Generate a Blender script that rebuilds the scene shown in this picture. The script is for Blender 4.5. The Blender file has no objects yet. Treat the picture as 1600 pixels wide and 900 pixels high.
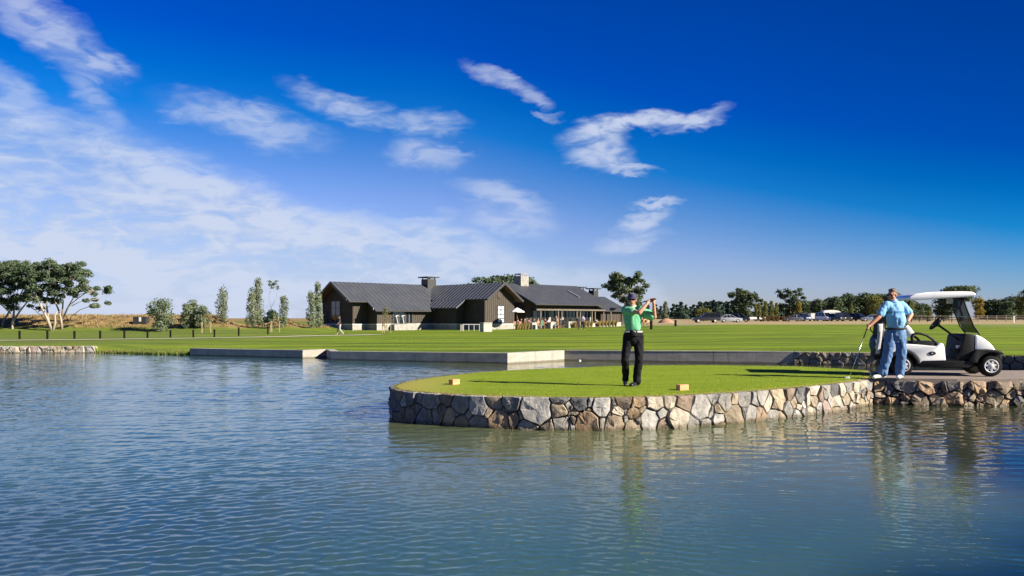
import bpy, bmesh, math, random
from mathutils import Vector, Matrix, noise
from mathutils.geometry import delaunay_2d_cdt

# ------------------------------------------------------------------ camera, sky, sun, exposure
SC = bpy.context.scene
COL = SC.collection
R = math.radians
ZC, F, YH = 1.815, 1244.0, 497.0           # eye height over the water, focal length and horizon row (1600 px wide frame)

cam_d = bpy.data.cameras.new("camera")
cam = bpy.data.objects.new("camera", cam_d)
COL.objects.link(cam)
cam.location = (0, 0, ZC)
cam.rotation_euler = (R(90), 0, 0)
cam_d.sensor_width = 36.0
cam_d.lens = 36.0 * F / 1600.0
cam_d.shift_y = (YH - 450.0) / 1600.0
cam_d.clip_start = 0.1
cam_d.clip_end = 8000
SC.camera = cam

SUN_AZ, SUN_EL = R(111.5), R(27.5)          # azimuth clockwise from +Y
sun_d = bpy.data.lights.new("sun", 'SUN')
sun_d.energy = 5.0
sun_d.angle = R(0.53)
sun_d.color = (1.0, 0.90, 0.74)
sun = bpy.data.objects.new("sun", sun_d)
COL.objects.link(sun)
sv = Vector((math.sin(SUN_AZ) * math.cos(SUN_EL), math.cos(SUN_AZ) * math.cos(SUN_EL), math.sin(SUN_EL)))
sun.rotation_euler = sv.to_track_quat('Z', 'Y').to_euler()
sun.location = sv * 60

SC.view_settings.view_transform = 'Standard'
SC.view_settings.look = 'None'
SC.view_settings.exposure = 1.4
SC.view_settings.gamma = 1.0
SC.view_settings.use_curve_mapping = False

class NT:
    """small helper to write node trees"""
    def __init__(self, tree):
        self.t = tree
    def n(self, kind, ins=None, **props):
        nd = self.t.nodes.new(kind)
        for k, v in props.items():
            setattr(nd, k, v)
        for k, v in (ins or {}).items():
            self.put(nd.inputs[k], v)
        return nd
    def put(self, sock, v):
        if isinstance(v, bpy.types.NodeSocket):
            self.t.links.new(v, sock)
        else:
            sock.default_value = v
    def m(self, op, a, b=None, c=None, clamp=False):
        nd = self.t.nodes.new('ShaderNodeMath'); nd.operation = op; nd.use_clamp = clamp
        for i, v in enumerate((a, b, c)):
            if v is not None:
                self.put(nd.inputs[i], v)
        return nd.outputs[0]
    def v(self, op, a, b=None):
        nd = self.t.nodes.new('ShaderNodeVectorMath'); nd.operation = op
        self.put(nd.inputs[0], a)
        if b is not None:
            self.put(nd.inputs[3 if op == 'SCALE' else 1], b)
        return nd.outputs['Value' if op in ('LENGTH', 'DOT_PRODUCT') else 'Vector']
    def mr(self, v, a, b, c=0.0, d=1.0, smooth=True):
        nd = self.t.nodes.new('ShaderNodeMapRange')
        nd.interpolation_type = 'SMOOTHSTEP' if smooth else 'LINEAR'
        for k, q in zip(('Value', 'From Min', 'From Max', 'To Min', 'To Max'), (v, a, b, c, d)):
            self.put(nd.inputs[k], q)
        return nd.outputs[0]
    def mix(self, f, a, b, mode='MIX'):
        nd = self.t.nodes.new('ShaderNodeMix'); nd.data_type = 'RGBA'; nd.blend_type = mode
        self.put(nd.inputs[0], f); self.put(nd.inputs[6], a); self.put(nd.inputs[7], b)
        return nd.outputs[2]
    def noise(self, vec, scale, detail=3.0, rough=0.5, dist=0.0, out='Fac'):
        nd = self.n('ShaderNodeTexNoise', {'Scale': scale, 'Detail': detail, 'Roughness': rough, 'Distortion': dist})
        if vec is not None:
            self.put(nd.inputs['Vector'], vec)
        return nd.outputs[out]
    def ramp(self, f, stops):
        nd = self.t.nodes.new('ShaderNodeValToRGB')
        self.put(nd.inputs[0], f)
        e = nd.color_ramp.elements
        while len(e) < len(stops):
            e.new(0.5)
        for i, (p, c) in enumerate(stops):
            e[i].position = p
            e[i].color = (c[0], c[1], c[2], 1)
        return nd.outputs[0]

def c4(c):
    return (c[0], c[1], c[2], 1.0)

def build_world():
    w = bpy.data.worlds.new("World")
    SC.world = w
    w.use_nodes = True
    w.node_tree.nodes.clear()
    k = NT(w.node_tree)
    gen = k.n('ShaderNodeTexCoord').outputs['Generated']
    sep = k.n('ShaderNodeSeparateXYZ', {0: gen})
    x, y, z = sep.outputs
    zc = k.m('MAXIMUM', z, 0.004)
    d2 = k.n('ShaderNodeCombineXYZ', {0: x, 1: y, 2: zc}).outputs[0]
    sky = k.n('ShaderNodeTexSky', {'Vector': d2}, sky_type='NISHITA', sun_disc=False,
              sun_elevation=SUN_EL, sun_rotation=SUN_AZ, altitude=0.0, air_density=1.0, dust_density=0.35, ozone_density=4.0)
    el = k.m('ARCSINE', zc)
    az = k.m('ARCTAN2', x, y)
    # the clean-air sky of the photograph: deeper and more saturated with height, deepest towards the sun's side
    g = k.n('ShaderNodeGamma', {0: sky.outputs[0], 1: 1.0}).outputs[0]
    # the pale haze stands higher on the left than on the right
    e2 = k.m('ADD', el, k.m('MULTIPLY', k.m('MINIMUM', k.m('MAXIMUM', az, -0.10), 0.75), 0.22))
    tint = k.ramp(k.m('DIVIDE', e2, 1.2), SKY_TINT)
    skyc = k.mix(1.0, g, tint, 'MULTIPLY')
    azr = k.ramp(k.mr(az, -0.7, 0.75, smooth=False), SKY_AZ)
    # the side tint fades in with height so that the horizon stays pale everywhere
    azr = k.mix(k.mr(el, 0.0, 0.20), (1, 1, 1, 1), azr)
    skyc = k.mix(1.0, skyc, azr, 'MULTIPLY')
    # ---- clouds, laid on the dome of directions
    ae = k.n('ShaderNodeCombineXYZ', {0: az, 1: el, 2: 0.0}).outputs[0]
    st = k.n('ShaderNodeMapping', {'Vector': ae, 'Rotation': (0, 0, R(-14)), 'Scale': (1.0, 2.6, 1)}).outputs[0]
    n_c = k.noise(st, 9.0, 3.0, 0.6, 0.3, 'Color')
    warp = k.v('SCALE', k.v('SUBTRACT', n_c, (0.5, 0.5, 0.5)), 0.036)
    n_f = k.noise(st, 30.0, 4.0, 0.55, 0.5, 'Color')
    warp2 = k.v('SCALE', k.v('SUBTRACT', n_f, (0.5, 0.5, 0.5)), 0.026)
    wae = k.v('ADD', k.v('ADD', ae, warp), warp2)
    fine = k.noise(st, 22.0, 5.0, 0.55, 0.8)
    broad = k.noise(k.n('ShaderNodeMapping', {'Vector': ae, 'Rotation': (0, 0, R(-5)), 'Scale': (1.0, 4.5, 1)}).outputs[0], 5.0, 6.0, 0.6, 0.3)
    total = None
    def P(px, py):
        a = math.atan((px - 800) / F)
        return a, math.atan((YH - py) / F * math.cos(a))
    for (px, py, rx, ry, ang, amt) in CLOUDS:
        a, e = P(px, py)
        mp = k.n('ShaderNodeMapping', {'Vector': wae, 'Location': (a, e, 0), 'Rotation': (0, 0, R(-ang)),
                                       'Scale': (rx / F, ry / F, 1)}, vector_type='TEXTURE').outputs[0]
        ln = k.v('LENGTH', mp)
        b = k.m('MULTIPLY', k.mr(ln, 1.28, 0.25), amt)
        total = b if total is None else k.m('MAXIMUM', total, b)
    wisp = k.m('MULTIPLY', total, k.mr(fine, 0.28, 0.60, 0.42, 1.0))
    # the cloud bank low on the left: everything under a slanting upper edge
    fc = k.n('ShaderNodeFloatCurve', {'Value': k.mr(az, -0.75, 0.45, smooth=False)})
    pts = [(-0.75, 0.262), (-0.57, 0.233), (-0.45, 0.207), (-0.38, 0.186), (-0.31, 0.168), (-0.25, 0.140), (-0.17, 0.132), (-0.09, 0.124), (-0.03, 0.105), (0.05, 0.072), (0.16, 0.056), (0.22, 0.012), (0.45, 0.0)]
    cv = fc.mapping.curves[0]
    while len(cv.points) < len(pts):
        cv.points.new(0.5, 0.5)
    for i, (a, e) in enumerate(pts):
        cv.points[i].location = ((a + 0.75) / 1.2, e / 0.4)
    fc.mapping.update()
    top = k.m('MULTIPLY', fc.outputs[0], 0.4)
    wy = k.n('ShaderNodeSeparateXYZ', {0: wae}).outputs[1]
    dep = k.m('SUBTRACT', top, wy)
    bank = k.mr(dep, -0.012, 0.026)
    tex = k.m('ADD', k.m('MULTIPLY', broad, 0.65), k.m('MULTIPLY', fine, 0.45))
    bank = k.m('MULTIPLY', bank, k.mr(tex, 0.38, 0.64, 0.46, 1.0))
    bank = k.m('MULTIPLY', bank, k.mr(az, -0.30, 0.32, 1.0, 0.42))
    bank = k.m('MULTIPLY', bank, k.mr(el, 0.22, 0.08, 0.78, 1.0))
    dens = k.m('MAXIMUM', bank, wisp, clamp=True)
    # thicker and whiter towards the horizon and in the streaks
    lit = k.m('ADD', k.m('MULTIPLY', k.mr(tex, 0.40, 0.72), 0.85), k.mr(el, 0.26, 0.03, 0.0, 0.5))
    lit = k.m('ADD', lit, k.m('MULTIPLY', k.mr(dep, 0.05, 0.005), 0.35))
    lit = k.m('ADD', lit, k.m('MULTIPLY', wisp, 0.4), clamp=True)
    shade = k.mix(lit, c4(CLOUD_LO), c4(CLOUD_HI))
    out = k.mix(dens, skyc, shade)
    bg = k.n('ShaderNodeBackground', {'Color': out, 'Strength': 0.084})
    o = k.n('ShaderNodeOutputWorld')
    k.t.links.new(bg.outputs[0], o.inputs[0])

SKY_TINT = [(q / 1.2, c) for q, c in ((0.0, (.55, .52, .70)), (.08, (.45, .47, .68)), (.125, (.40, .43, .66)), (.173, (.21, .36, .62)), (.22, (.02, .29, .61)), (.26, (.0, .235, .58)), (.31, (.0, .16, .58)), (.43, (.0, .14, .52)), (.75, (.0, .12, .46)))]
SKY_AZ = [(0.0, (1.1, 1.06, 1.04)), (0.42, (1.02, 1.02, 1.02)), (0.66, (.92, .92, .92)), (.85, (.72, .72, .72)), (1.0, (0.58, 0.58, 0.56))]
CLOUD_LO, CLOUD_HI = (1.15, 1.90, 3.35), (2.75, 3.10, 3.90)
CLOUDS = [  # px, py, half length, half height, slope (deg, down to the right positive), amount
    (70, 40, 105, 34, 33, 0.62), (150, 92, 55, 16, 22, 0.66), (20, 20, 70, 25, 35, 0.45),
    (150, 160, 62, 22, 50, 0.45), (30, 160, 70, 26, 40, 0.5),
    (390, 192, 120, 30, 9, 0.62), (290, 182, 40, 13, -6, 0.4),
    (560, 172, 110, 20, 14, 0.62), (660, 192, 75, 17, 4, 0.6),
    (662, 240, 62, 28, 4, 0.55), (690, 232, 55, 12, 6, 0.5),
    (780, 122, 60, 13, 20, 0.62), (828, 152, 38, 11, 26, 0.5), (855, 180, 27, 5, 4, 0.4),
    (930, 203, 62, 24, -12, 0.9), (990, 191, 80, 13, -2, 0.9), (1050, 193, 50, 10, -3, 0.85), (1095, 188, 42, 12, -12, 0.9),
    (945, 222, 40, 22, 12, 0.8), (935, 243, 50, 19, 4, 0.85), (975, 256, 48, 8, 7, 0.75),
    (790, 310, 85, 22, 12, 0.6), (800, 345, 75, 25, 6, 0.55), (1032, 317, 38, 8, -3, 0.75), (1003, 345, 44, 16, -14, 0.75),
    (985, 378, 62, 18, -12, 0.6), (650, 345, 70, 16, -8, 0.5),
]
build_world()
# ------------------------------------------------------------------ helpers
def at(px, py, z):
    """point of the level z that the photograph shows at px, py"""
    Y = (ZC - z) * F / (py - YH)
    return Vector(((px - 800) / F * Y, Y, z))

def ax(px, Y):
    return (px - 800) / F * Y

def zz(py, Y):
    return ZC - (py - YH) / F * Y

def smooth(a, b, v):
    t = min(1, max(0, (v - a) / (b - a)))
    return t * t * (3 - 2 * t)

MATS = {}
def mat(name, c1, c2=None, rough=0.6, scale=6.0, bump=0.0, bscale=None, metal=0.0, detail=4.0, spec=0.5, stretch=(1, 1, 1),
        c3=None, coat=0.0, rnd=0.0, lo=0.35, hi=0.65, translucent=0.0, world=False):
    """principled material with two or three colours mixed by noise, fine relief and per-object variation"""
    if name in MATS:
        return MATS[name]
    m = bpy.data.materials.new(name)
    m.use_nodes = True
    k = NT(m.node_tree)
    m.node_tree.nodes.clear()
    out = k.n('ShaderNodeOutputMaterial')
    b = k.n('ShaderNodeBsdfPrincipled', {'Roughness': rough, 'Metallic': metal, 'Specular IOR Level': spec, 'Coat Weight': coat})
    if world:
        vec = k.n('ShaderNodeNewGeometry').outputs['Position']
    else:
        vec = k.n('ShaderNodeTexCoord').outputs['Object']
    info = k.n('ShaderNodeObjectInfo').outputs['Random']
    vec = k.v('ADD', vec, k.n('ShaderNodeCombineXYZ', {0: k.m('MULTIPLY', info, 37.0), 1: k.m('MULTIPLY', info, 91.0), 2: 0.0}).outputs[0]) if not world else vec
    sv_ = k.v('MULTIPLY', vec, stretch)
    col = c4(c1)
    if c2 is not None:
        f = k.mr(k.noise(sv_, scale, detail, 0.6), lo, hi)
        col = k.mix(f, c4(c1), c4(c2))
    if c3 is not None:
        f = k.mr(k.noise(sv_, scale * 3.3, detail, 0.65), 0.52, 0.72)
        col = k.mix(f, col, c4(c3))
    if rnd:
        hv = k.n('ShaderNodeHueSaturation', {'Hue': k.m('ADD', 0.5, k.m('MULTIPLY', k.m('SUBTRACT', info, 0.5), rnd * 0.12)),
                                             'Value': k.m('ADD', 1.0, k.m('MULTIPLY', k.m('SUBTRACT', k.m('FRACT', k.m('MULTIPLY', info, 7.31)), 0.5), rnd * 2)),
                                             'Color': col})
        col = hv.outputs[0]
    k.put(b.inputs['Base Color'], col)
    if bump:
        bn = k.n('ShaderNodeBump', {'Strength': 1.0, 'Distance': bump, 'Height': k.noise(sv_, bscale or scale * 4, 5.0, 0.65)})
        k.put(b.inputs['Normal'], bn.outputs[0])
    if translucent:
        tr = k.n('ShaderNodeBsdfTranslucent', {'Color': col})
        mx = k.n('ShaderNodeMixShader', {0: translucent, 1: b.outputs[0], 2: tr.outputs[0]})
        k.t.links.new(mx.outputs[0], out.inputs[0])
    else:
        k.t.links.new(b.outputs[0], out.inputs[0])
    MATS[name] = m
    return m

def glass_mat(name, col, rough=0.03, alpha=0.35):
    m = bpy.data.materials.new(name); m.use_nodes = True
    k = NT(m.node_tree); m.node_tree.nodes.clear()
    out = k.n('ShaderNodeOutputMaterial')
    tr = k.n('ShaderNodeBsdfTransparent', {0: c4(col)})
    gl = k.n('ShaderNodeBsdfPrincipled', {'Base Color': (0.02, 0.025, 0.03, 1), 'Roughness': rough})
    mx = k.n('ShaderNodeMixShader', {0: alpha, 1: tr.outputs[0], 2: gl.outputs[0]})
    k.t.links.new(mx.outputs[0], out.inputs[0])
    return m

class MB:
    """collects faces; build() links them as ONE mesh object"""
    def __init__(self):
        self.v, self.f, self.mi = [], [], []
    def add(self, vs, fs, mi=0, M=None):
        o = len(self.v)
        self.v += [(M @ Vector(p)) if M else Vector(p) for p in vs]
        self.f += [tuple(i + o for i in f) for f in fs]
        self.mi += [mi] * len(fs)
        return self
    def box(self, x0, x1, y0, y1, z0, z1, mi=0, M=None):
        vs = [(x, y, z) for z in (z0, z1) for y in (y0, y1) for x in (x0, x1)]
        return self.add(vs, [(0, 2, 3, 1), (4, 5, 7, 6), (0, 1, 5, 4), (2, 6, 7, 3), (0, 4, 6, 2), (1, 3, 7, 5)], mi, M)
    def rbox(self, x0, x1, y0, y1, z0, z1, r=0.02, M=None, mi=0):
        """box with chamfered edges"""
        bm = bmesh.new()
        bmesh.ops.create_cube(bm, size=1)
        for v in bm.verts:
            v.co = ((x0 + x1) / 2 + v.co.x * (x1 - x0), (y0 + y1) / 2 + v.co.y * (y1 - y0), (z0 + z1) / 2 + v.co.z * (z1 - z0))
        bmesh.ops.bevel(bm, geom=bm.edges[:], offset=r, segments=2, affect='EDGES', profile=0.6)
        bm.verts.index_update()
        self.add([v.co.copy() for v in bm.verts], [[v.index for v in f.verts] for f in bm.faces], mi, M)
        bm.free()
        return self
    def prism(self, pts, d0, d1, axis='y', mi=0, M=None):
        """polygon in a coordinate plane pushed along the third axis"""
        n = len(pts)
        def p3(p, d):
            return {'y': (p[0], d, p[1]), 'x': (d, p[0], p[1]), 'z': (p[0], p[1], d)}[axis]
        vs = [p3(p, d0) for p in pts] + [p3(p, d1) for p in pts]
        fs = [tuple(range(n)), tuple(range(2 * n - 1, n - 1, -1))]
        fs += [(i, i + n, (i + 1) % n + n, (i + 1) % n) for i in range(n)]
        return self.add(vs, fs, mi, M)
    def tube(self, pts, rad, n=6, mi=0, M=None, closed=False, flat=None):
        pts = [Vector(p) for p in pts]
        m = len(pts)
        rads = rad if isinstance(rad, (list, tuple)) else [rad] * m
        vs, fs = [], []
        up = None
        for i, p in enumerate(pts):
            if closed:
                t = pts[(i + 1) % m] - pts[i - 1]
            else:
                t = pts[min(i + 1, m - 1)] - pts[max(i - 1, 0)]
            t = t.normalized() if t.length > 1e-9 else Vector((0, 0, 1))
            if up is None:
                up = Vector((0, 0, 1)) if abs(t.z) < 0.9 else Vector((1, 0, 0))
            s = t.cross(up)
            s = s.normalized() if s.length > 1e-6 else t.orthogonal().normalized()
            u = s.cross(t).normalized()
            up = u
            for q in range(n):
                a = 2 * math.pi * q / n
                vs.append(p + (s * math.cos(a) + u * math.sin(a) * (flat or 1)) * rads[i])
        for i in range(m if closed else m - 1):
            j = (i + 1) % m
            for q in range(n):
                r_ = (q + 1) % n
                fs.append((i * n + q, i * n + r_, j * n + r_, j * n + q))
        if not closed:
            fs.append(tuple(range(n - 1, -1, -1)))
            fs.append(tuple(range((m - 1) * n, m * n)))
        return self.add(vs, fs, mi, M)
    def lathe(self, prof, n=16, mi=0, M=None):
        """profile of (r, z) turned about z"""
        vs, fs = [], []
        for (r_, z_) in prof:
            for q in range(n):
                a = 2 * math.pi * q / n
                vs.append((r_ * math.cos(a), r_ * math.sin(a), z_))
        for i in range(len(prof) - 1):
            for q in range(n):
                b = (q + 1) % n
                fs.append((i * n + q, i * n + b, (i + 1) * n + b, (i + 1) * n + q))
        fs.append(tuple(range(n - 1, -1, -1)))
        fs.append(tuple(range((len(prof) - 1) * n, len(prof) * n)))
        return self.add(vs, fs, mi, M)
    def ball(self, c, r_, sc=(1, 1, 1), n=10, mi=0, M=None):
        vs, fs = [], []
        rows = max(4, n // 2 + 1)
        vs.append((c[0], c[1], c[2] - r_ * sc[2]))
        for i in range(1, rows):
            ph = -math.pi / 2 + math.pi * i / rows
            for q in range(n):
                a = 2 * math.pi * q / n
                vs.append((c[0] + r_ * sc[0] * math.cos(ph) * math.cos(a), c[1] + r_ * sc[1] * math.cos(ph) * math.sin(a), c[2] + r_ * sc[2] * math.sin(ph)))
        vs.append((c[0], c[1], c[2] + r_ * sc[2]))
        for q in range(n):
            fs.append((0, 1 + (q + 1) % n, 1 + q))
        for i in range(rows - 2):
            for q in range(n):
                a, b = 1 + i * n + q, 1 + i * n + (q + 1) % n
                fs.append((a, b, b + n, a + n))
        e = 1 + (rows - 2) * n
        for q in range(n):
            fs.append((e + q, e + (q + 1) % n, len(vs) - 1))
        return self.add(vs, fs, mi, M)
    def mesh(self, name, mats, shade=False):
        me = bpy.data.meshes.new(name)
        me.from_pydata([tuple(p) for p in self.v], [], self.f)
        for m_ in (mats if isinstance(mats, (list, tuple)) else [mats]):
            me.materials.append(m_)
        if any(self.mi):
            me.polygons.foreach_set('material_index', self.mi)
        bm = bmesh.new(); bm.from_mesh(me)
        bmesh.ops.recalc_face_normals(bm, faces=bm.faces)
        bm.to_mesh(me); bm.free()
        if shade:
            me.polygons.foreach_set('use_smooth', [True] * len(me.polygons))
        me.update()
        return me
    def build(self, name, mats, parent=None, shade=False, loc=None):
        return link(name, self.mesh(name, mats, shade), parent, loc)

def link(name, me, parent=None, loc=None):
    o = bpy.data.objects.new(name, me)
    COL.objects.link(o)
    if parent is not None:
        o.parent = parent
    if loc is not None:
        o.location = loc
    return o

def tag(o, label=None, cat=None, group=None, kind=None):
    for k_, v_ in (('label', label), ('category', cat), ('group', group), ('kind', kind)):
        if v_:
            o[k_] = v_
    return o

def thing(name, label, cat, loc=(0, 0, 0), rz=0.0, group=None):
    o = bpy.data.objects.new(name, None)
    o.empty_display_size = 0.2
    COL.objects.link(o)
    o.location = loc
    o.rotation_euler = (0, 0, rz)
    return tag(o, label, cat, group, 'thing')

def copy_tree(o, parent=None):
    c = o.copy()
    COL.objects.link(c)
    if parent is not None:
        c.parent = parent
    for ch in list(o.children):
        copy_tree(ch, c)
    return c

def smooth_by_angle(o, deg=40):
    me = o.data
    me.polygons.foreach_set('use_smooth', [True] * len(me.polygons))
    me.set_sharp_from_angle(angle=R(deg))
    return o

def baked(o):
    """apply the modifiers of o without operators"""
    dg = bpy.context.evaluated_depsgraph_get()
    dg.update()
    me = bpy.data.meshes.new_from_object(o.evaluated_get(dg))
    o.modifiers.clear()
    o.data = me
    return o

def remeshed(mb, name, m_, parent, voxel=0.012, relax=4, wrinkle=0.0, wscale=9.0, wstretch=(1, 1, 1)):
    """fuses the overlapping shapes of mb into one continuous skin"""
    o = mb.build(name, m_, parent)
    md = o.modifiers.new('fuse', 'REMESH')
    md.mode = 'VOXEL'; md.voxel_size = voxel; md.use_smooth_shade = True
    if relax:
        sm = o.modifiers.new('relax', 'SMOOTH')
        sm.factor = 0.5; sm.iterations = relax
    baked(o)
    me = o.data
    if not me.materials:
        me.materials.append(m_)
    if wrinkle:
        ns = [v.normal.copy() for v in me.vertices]
        for v, nn in zip(me.vertices, ns):
            p = Vector((v.co.x * wstretch[0], v.co.y * wstretch[1], v.co.z * wstretch[2])) * wscale
            v.co += nn * wrinkle * (abs(noise.noise(p)) * 2 - 0.5 + 0.5 * noise.noise(p * 2.3))
    me.polygons.foreach_set('use_smooth', [True] * len(me.polygons))
    return o

def limb(mb, p0, p1, r0, r1, n=12, flat=1.0, ref=None):
    """tapered capsule from p0 to p1; flat squeezes it along ref"""
    p0, p1 = Vector(p0), Vector(p1)
    d = p1 - p0
    L = d.length
    t = d.normalized() if L > 1e-6 else Vector((0, 0, 1))
    if ref is not None:
        u = Vector(ref) - t * t.dot(Vector(ref))
        u = u.normalized() if u.length > 1e-5 else t.orthogonal().normalized()
    else:
        u = t.orthogonal().normalized()
    s = t.cross(u)
    rings = []
    for a in (-75, -50, -25):
        rings.append((p0 + t * r0 * math.sin(R(a)), r0 * math.cos(R(a))))
    for q in range(4):
        f = q / 3
        rings.append((p0.lerp(p1, f), r0 + (r1 - r0) * f))
    for a in (25, 50, 75):
        rings.append((p1 + t * r1 * math.sin(R(a)), r1 * math.cos(R(a))))
    vs, fs = [], []
    for c, r_ in rings:
        for q in range(n):
            a = 2 * math.pi * q / n
            vs.append(c + (u * math.cos(a) * flat + s * math.sin(a)) * r_)
    m = len(rings)
    for i in range(m - 1):
        for q in range(n):
            b = (q + 1) % n
            fs.append((i * n + q, i * n + b, (i + 1) * n + b, (i + 1) * n + q))
    fs.append(tuple(range(n - 1, -1, -1)))
    fs.append(tuple(range((m - 1) * n, m * n)))
    mb.add(vs, fs)
    return mb

def chain(mb, pts, rads, flat=1.0, ref=None, n=12):
    for i in range(len(pts) - 1):
        limb(mb, pts[i], pts[i + 1], rads[i], rads[i + 1], n, flat, ref)
    return mb
# ------------------------------------------------------------------ the setting: ground, pond, island, path
def edge_z(x):
    return 0.40 + 0.006 * min(18, max(-12, x))

def dune(x, y):
    """long tan bank on the left behind the trees"""
    if x > 5 or y < 88 or y > 170:
        return 0.0
    a = smooth(92, 104, y) * (1 - smooth(118, 165, y))
    px = 800 + x / y * F
    if px < 350:
        w = 1.22 + 0.16 * noise.noise((x * 0.09, y * 0.05, 3.1))
    else:
        w = 0.35 + 0.55 * max(0, math.sin((px - 350) / 95 * math.pi * 2 + 1.9)) * (1 - smooth(470, 520, px))
        w *= 1 - smooth(500, 540, px)
    fade = 1 - smooth(-24, -8, x)
    return a * 1.55 * w * fade + a * fade * 0.16 * noise.noise((x * 0.5, y * 0.5, 0))

def ground_z(x, y):
    k = smooth(-10, 35, x)
    h = edge_z(x)
    q = min(1, max(0, (y - 40) / 55))
    h += -0.15 * (1 - k) * q + 0.004 * k * min(220, max(0, y - 38))
    h += 0.05 * noise.noise((x * 0.045, y * 0.06, 1.7)) * min(1, max(0, (y - 40) / 15))
    # soft rise before the shrubs on the left
    px = 800 + x / max(y, 1) * F
    if x < 0 and 62 < y < 100:
        h += 0.18 * smooth(62, 82, y) * smooth(230, 330, px) * (1 - smooth(470, 520, px))
    h += dune(x, y)
    if y > 170:
        h += smooth(170, 420, y) * (0.9 * (1 - k))
    return h

# pond edge, clockwise from the far left corner (x, y, height of the lawn there)
E = []
def e(px, py, z=None):
    p = at(px, py, 0.0)
    E.append((p.x, p.y, edge_z(p.x) if z is None else z))
E_STONE_L = [at(-160, 553, 0), at(0, 552, 0), at(149, 551.5, 0)]
for p in E_STONE_L:
    E.append((p.x, p.y, edge_z(p.x)))
e(152, 551.5, 0.0); e(200, 552.5, 0.0); e(250, 554, 0.0); e(294, 555.3, 0.0)
W1 = [at(297, 555.7, 0), at(473, 560, 0), at(510, 558.5, 0)]
W2 = [W1[-1] + Vector((0.01, -0.01, 0)), at(517, 562.6, 0), at(793, 568.6, 0), at(882, 563.5, 0)]
W3 = [at(882, 563.5, 0) + Vector((0.02, 0.02, 0)), at(1240, 569, 0)]
W4 = [at(1240, 569, 0), at(1420, 572.3, 0), at(1600, 578.5, 0), at(1790, 586, 0)]
for W in (W1, W2, W3[1:], W4[1:]):
    for p in W:
        E.append((p.x, p.y, edge_z(p.x)))
E += [(30, 20, .5), (30, 2, .5), (20, -1, .45), (6, 1.2, .42), (-4, 1.0, .4), (-14, -1, .35), (-40, 4, .3), (-46, 30, .3)]

def inside(poly, x, y):
    c = False
    n = len(poly)
    j = n - 1
    for i in range(n):
        xi, yi = poly[i][0], poly[i][1]
        xj, yj = poly[j][0], poly[j][1]
        if (yi > y) != (yj > y) and x < (xj - xi) * (y - yi) / (yj - yi) + xi:
            c = not c
        j = i
    return c

def seg_dist(poly, x, y):
    best = (1e9, 0)
    for i in range(len(poly)):
        a, b = poly[i], poly[(i + 1) % len(poly)]
        dx, dy = b[0] - a[0], b[1] - a[1]
        t = max(0, min(1, ((x - a[0]) * dx + (y - a[1]) * dy) / (dx * dx + dy * dy + 1e-12)))
        d = math.hypot(a[0] + t * dx - x, a[1] + t * dy - y)
        if d < best[0]:
            best = (d, a[2] + (b[2] - a[2]) * t)
    return best

def spaced(a, b, s0, grow):
    out, v, s = [], a, s0
    while v < b:
        out.append(v); v += s; s *= grow
    return out + [b]

def build_ground():
    rnd = random.Random(4)
    ys = spaced(-60, 25, 7, 0.92) + spaced(26, 180, 1.3, 1.012)[1:] + spaced(185, 3500, 8, 1.22)
    xs = [-v for v in reversed(spaced(30, 3000, 2.4, 1.1))] + [v for v in range(-28, 30, 2)] + spaced(30, 3000, 2.4, 1.1)
    pts, zs = [], []
    for (x, y, z) in E:
        pts.append(Vector((x, y))); zs.append(z)
    n = len(E)
    for y in ys:
        for x in xs:
            jx, jy = x, y
            if not inside(E, jx, jy):
                d, ez = seg_dist(E, jx, jy)
                if d > 0.45:
                    g = ground_z(jx, jy)
                    t = smooth(0, 7, d)
                    pts.append(Vector((jx, jy))); zs.append(ez + (g - ez) * t)
    edges = [(i, (i + 1) % n) for i in range(n)]
    vo, eo, fo, ov, oe, of = delaunay_2d_cdt(pts, edges, [], 0, 1e-5)
    vs = []
    for v, src in zip(vo, ov):
        vs.append((v.x, v.y, zs[src[0]] if src else ground_z(v.x, v.y)))
    fs = []
    for f in fo:
        cx = sum(vo[i].x for i in f) / len(f); cy = sum(vo[i].y for i in f) / len(f)
        if not inside(E, cx, cy):
            fs.append(tuple(f))
    mb = MB(); mb.add(vs, fs)
    o = mb.build('lawn_ground', lawn_mat(), shade=True)
    tag(o, kind='structure')
    bed = MB()
    bed.add([(-70, -10, -0.7), (60, -10, -0.7), (60, 60, -0.7), (-70, 60, -0.7)], [(0, 1, 2, 3)])
    tag(bed.build('pond_bed', mat('pond bed silt', (0.05, 0.045, 0.03), (0.08, 0.07, 0.045), 0.9)), kind='structure')

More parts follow.
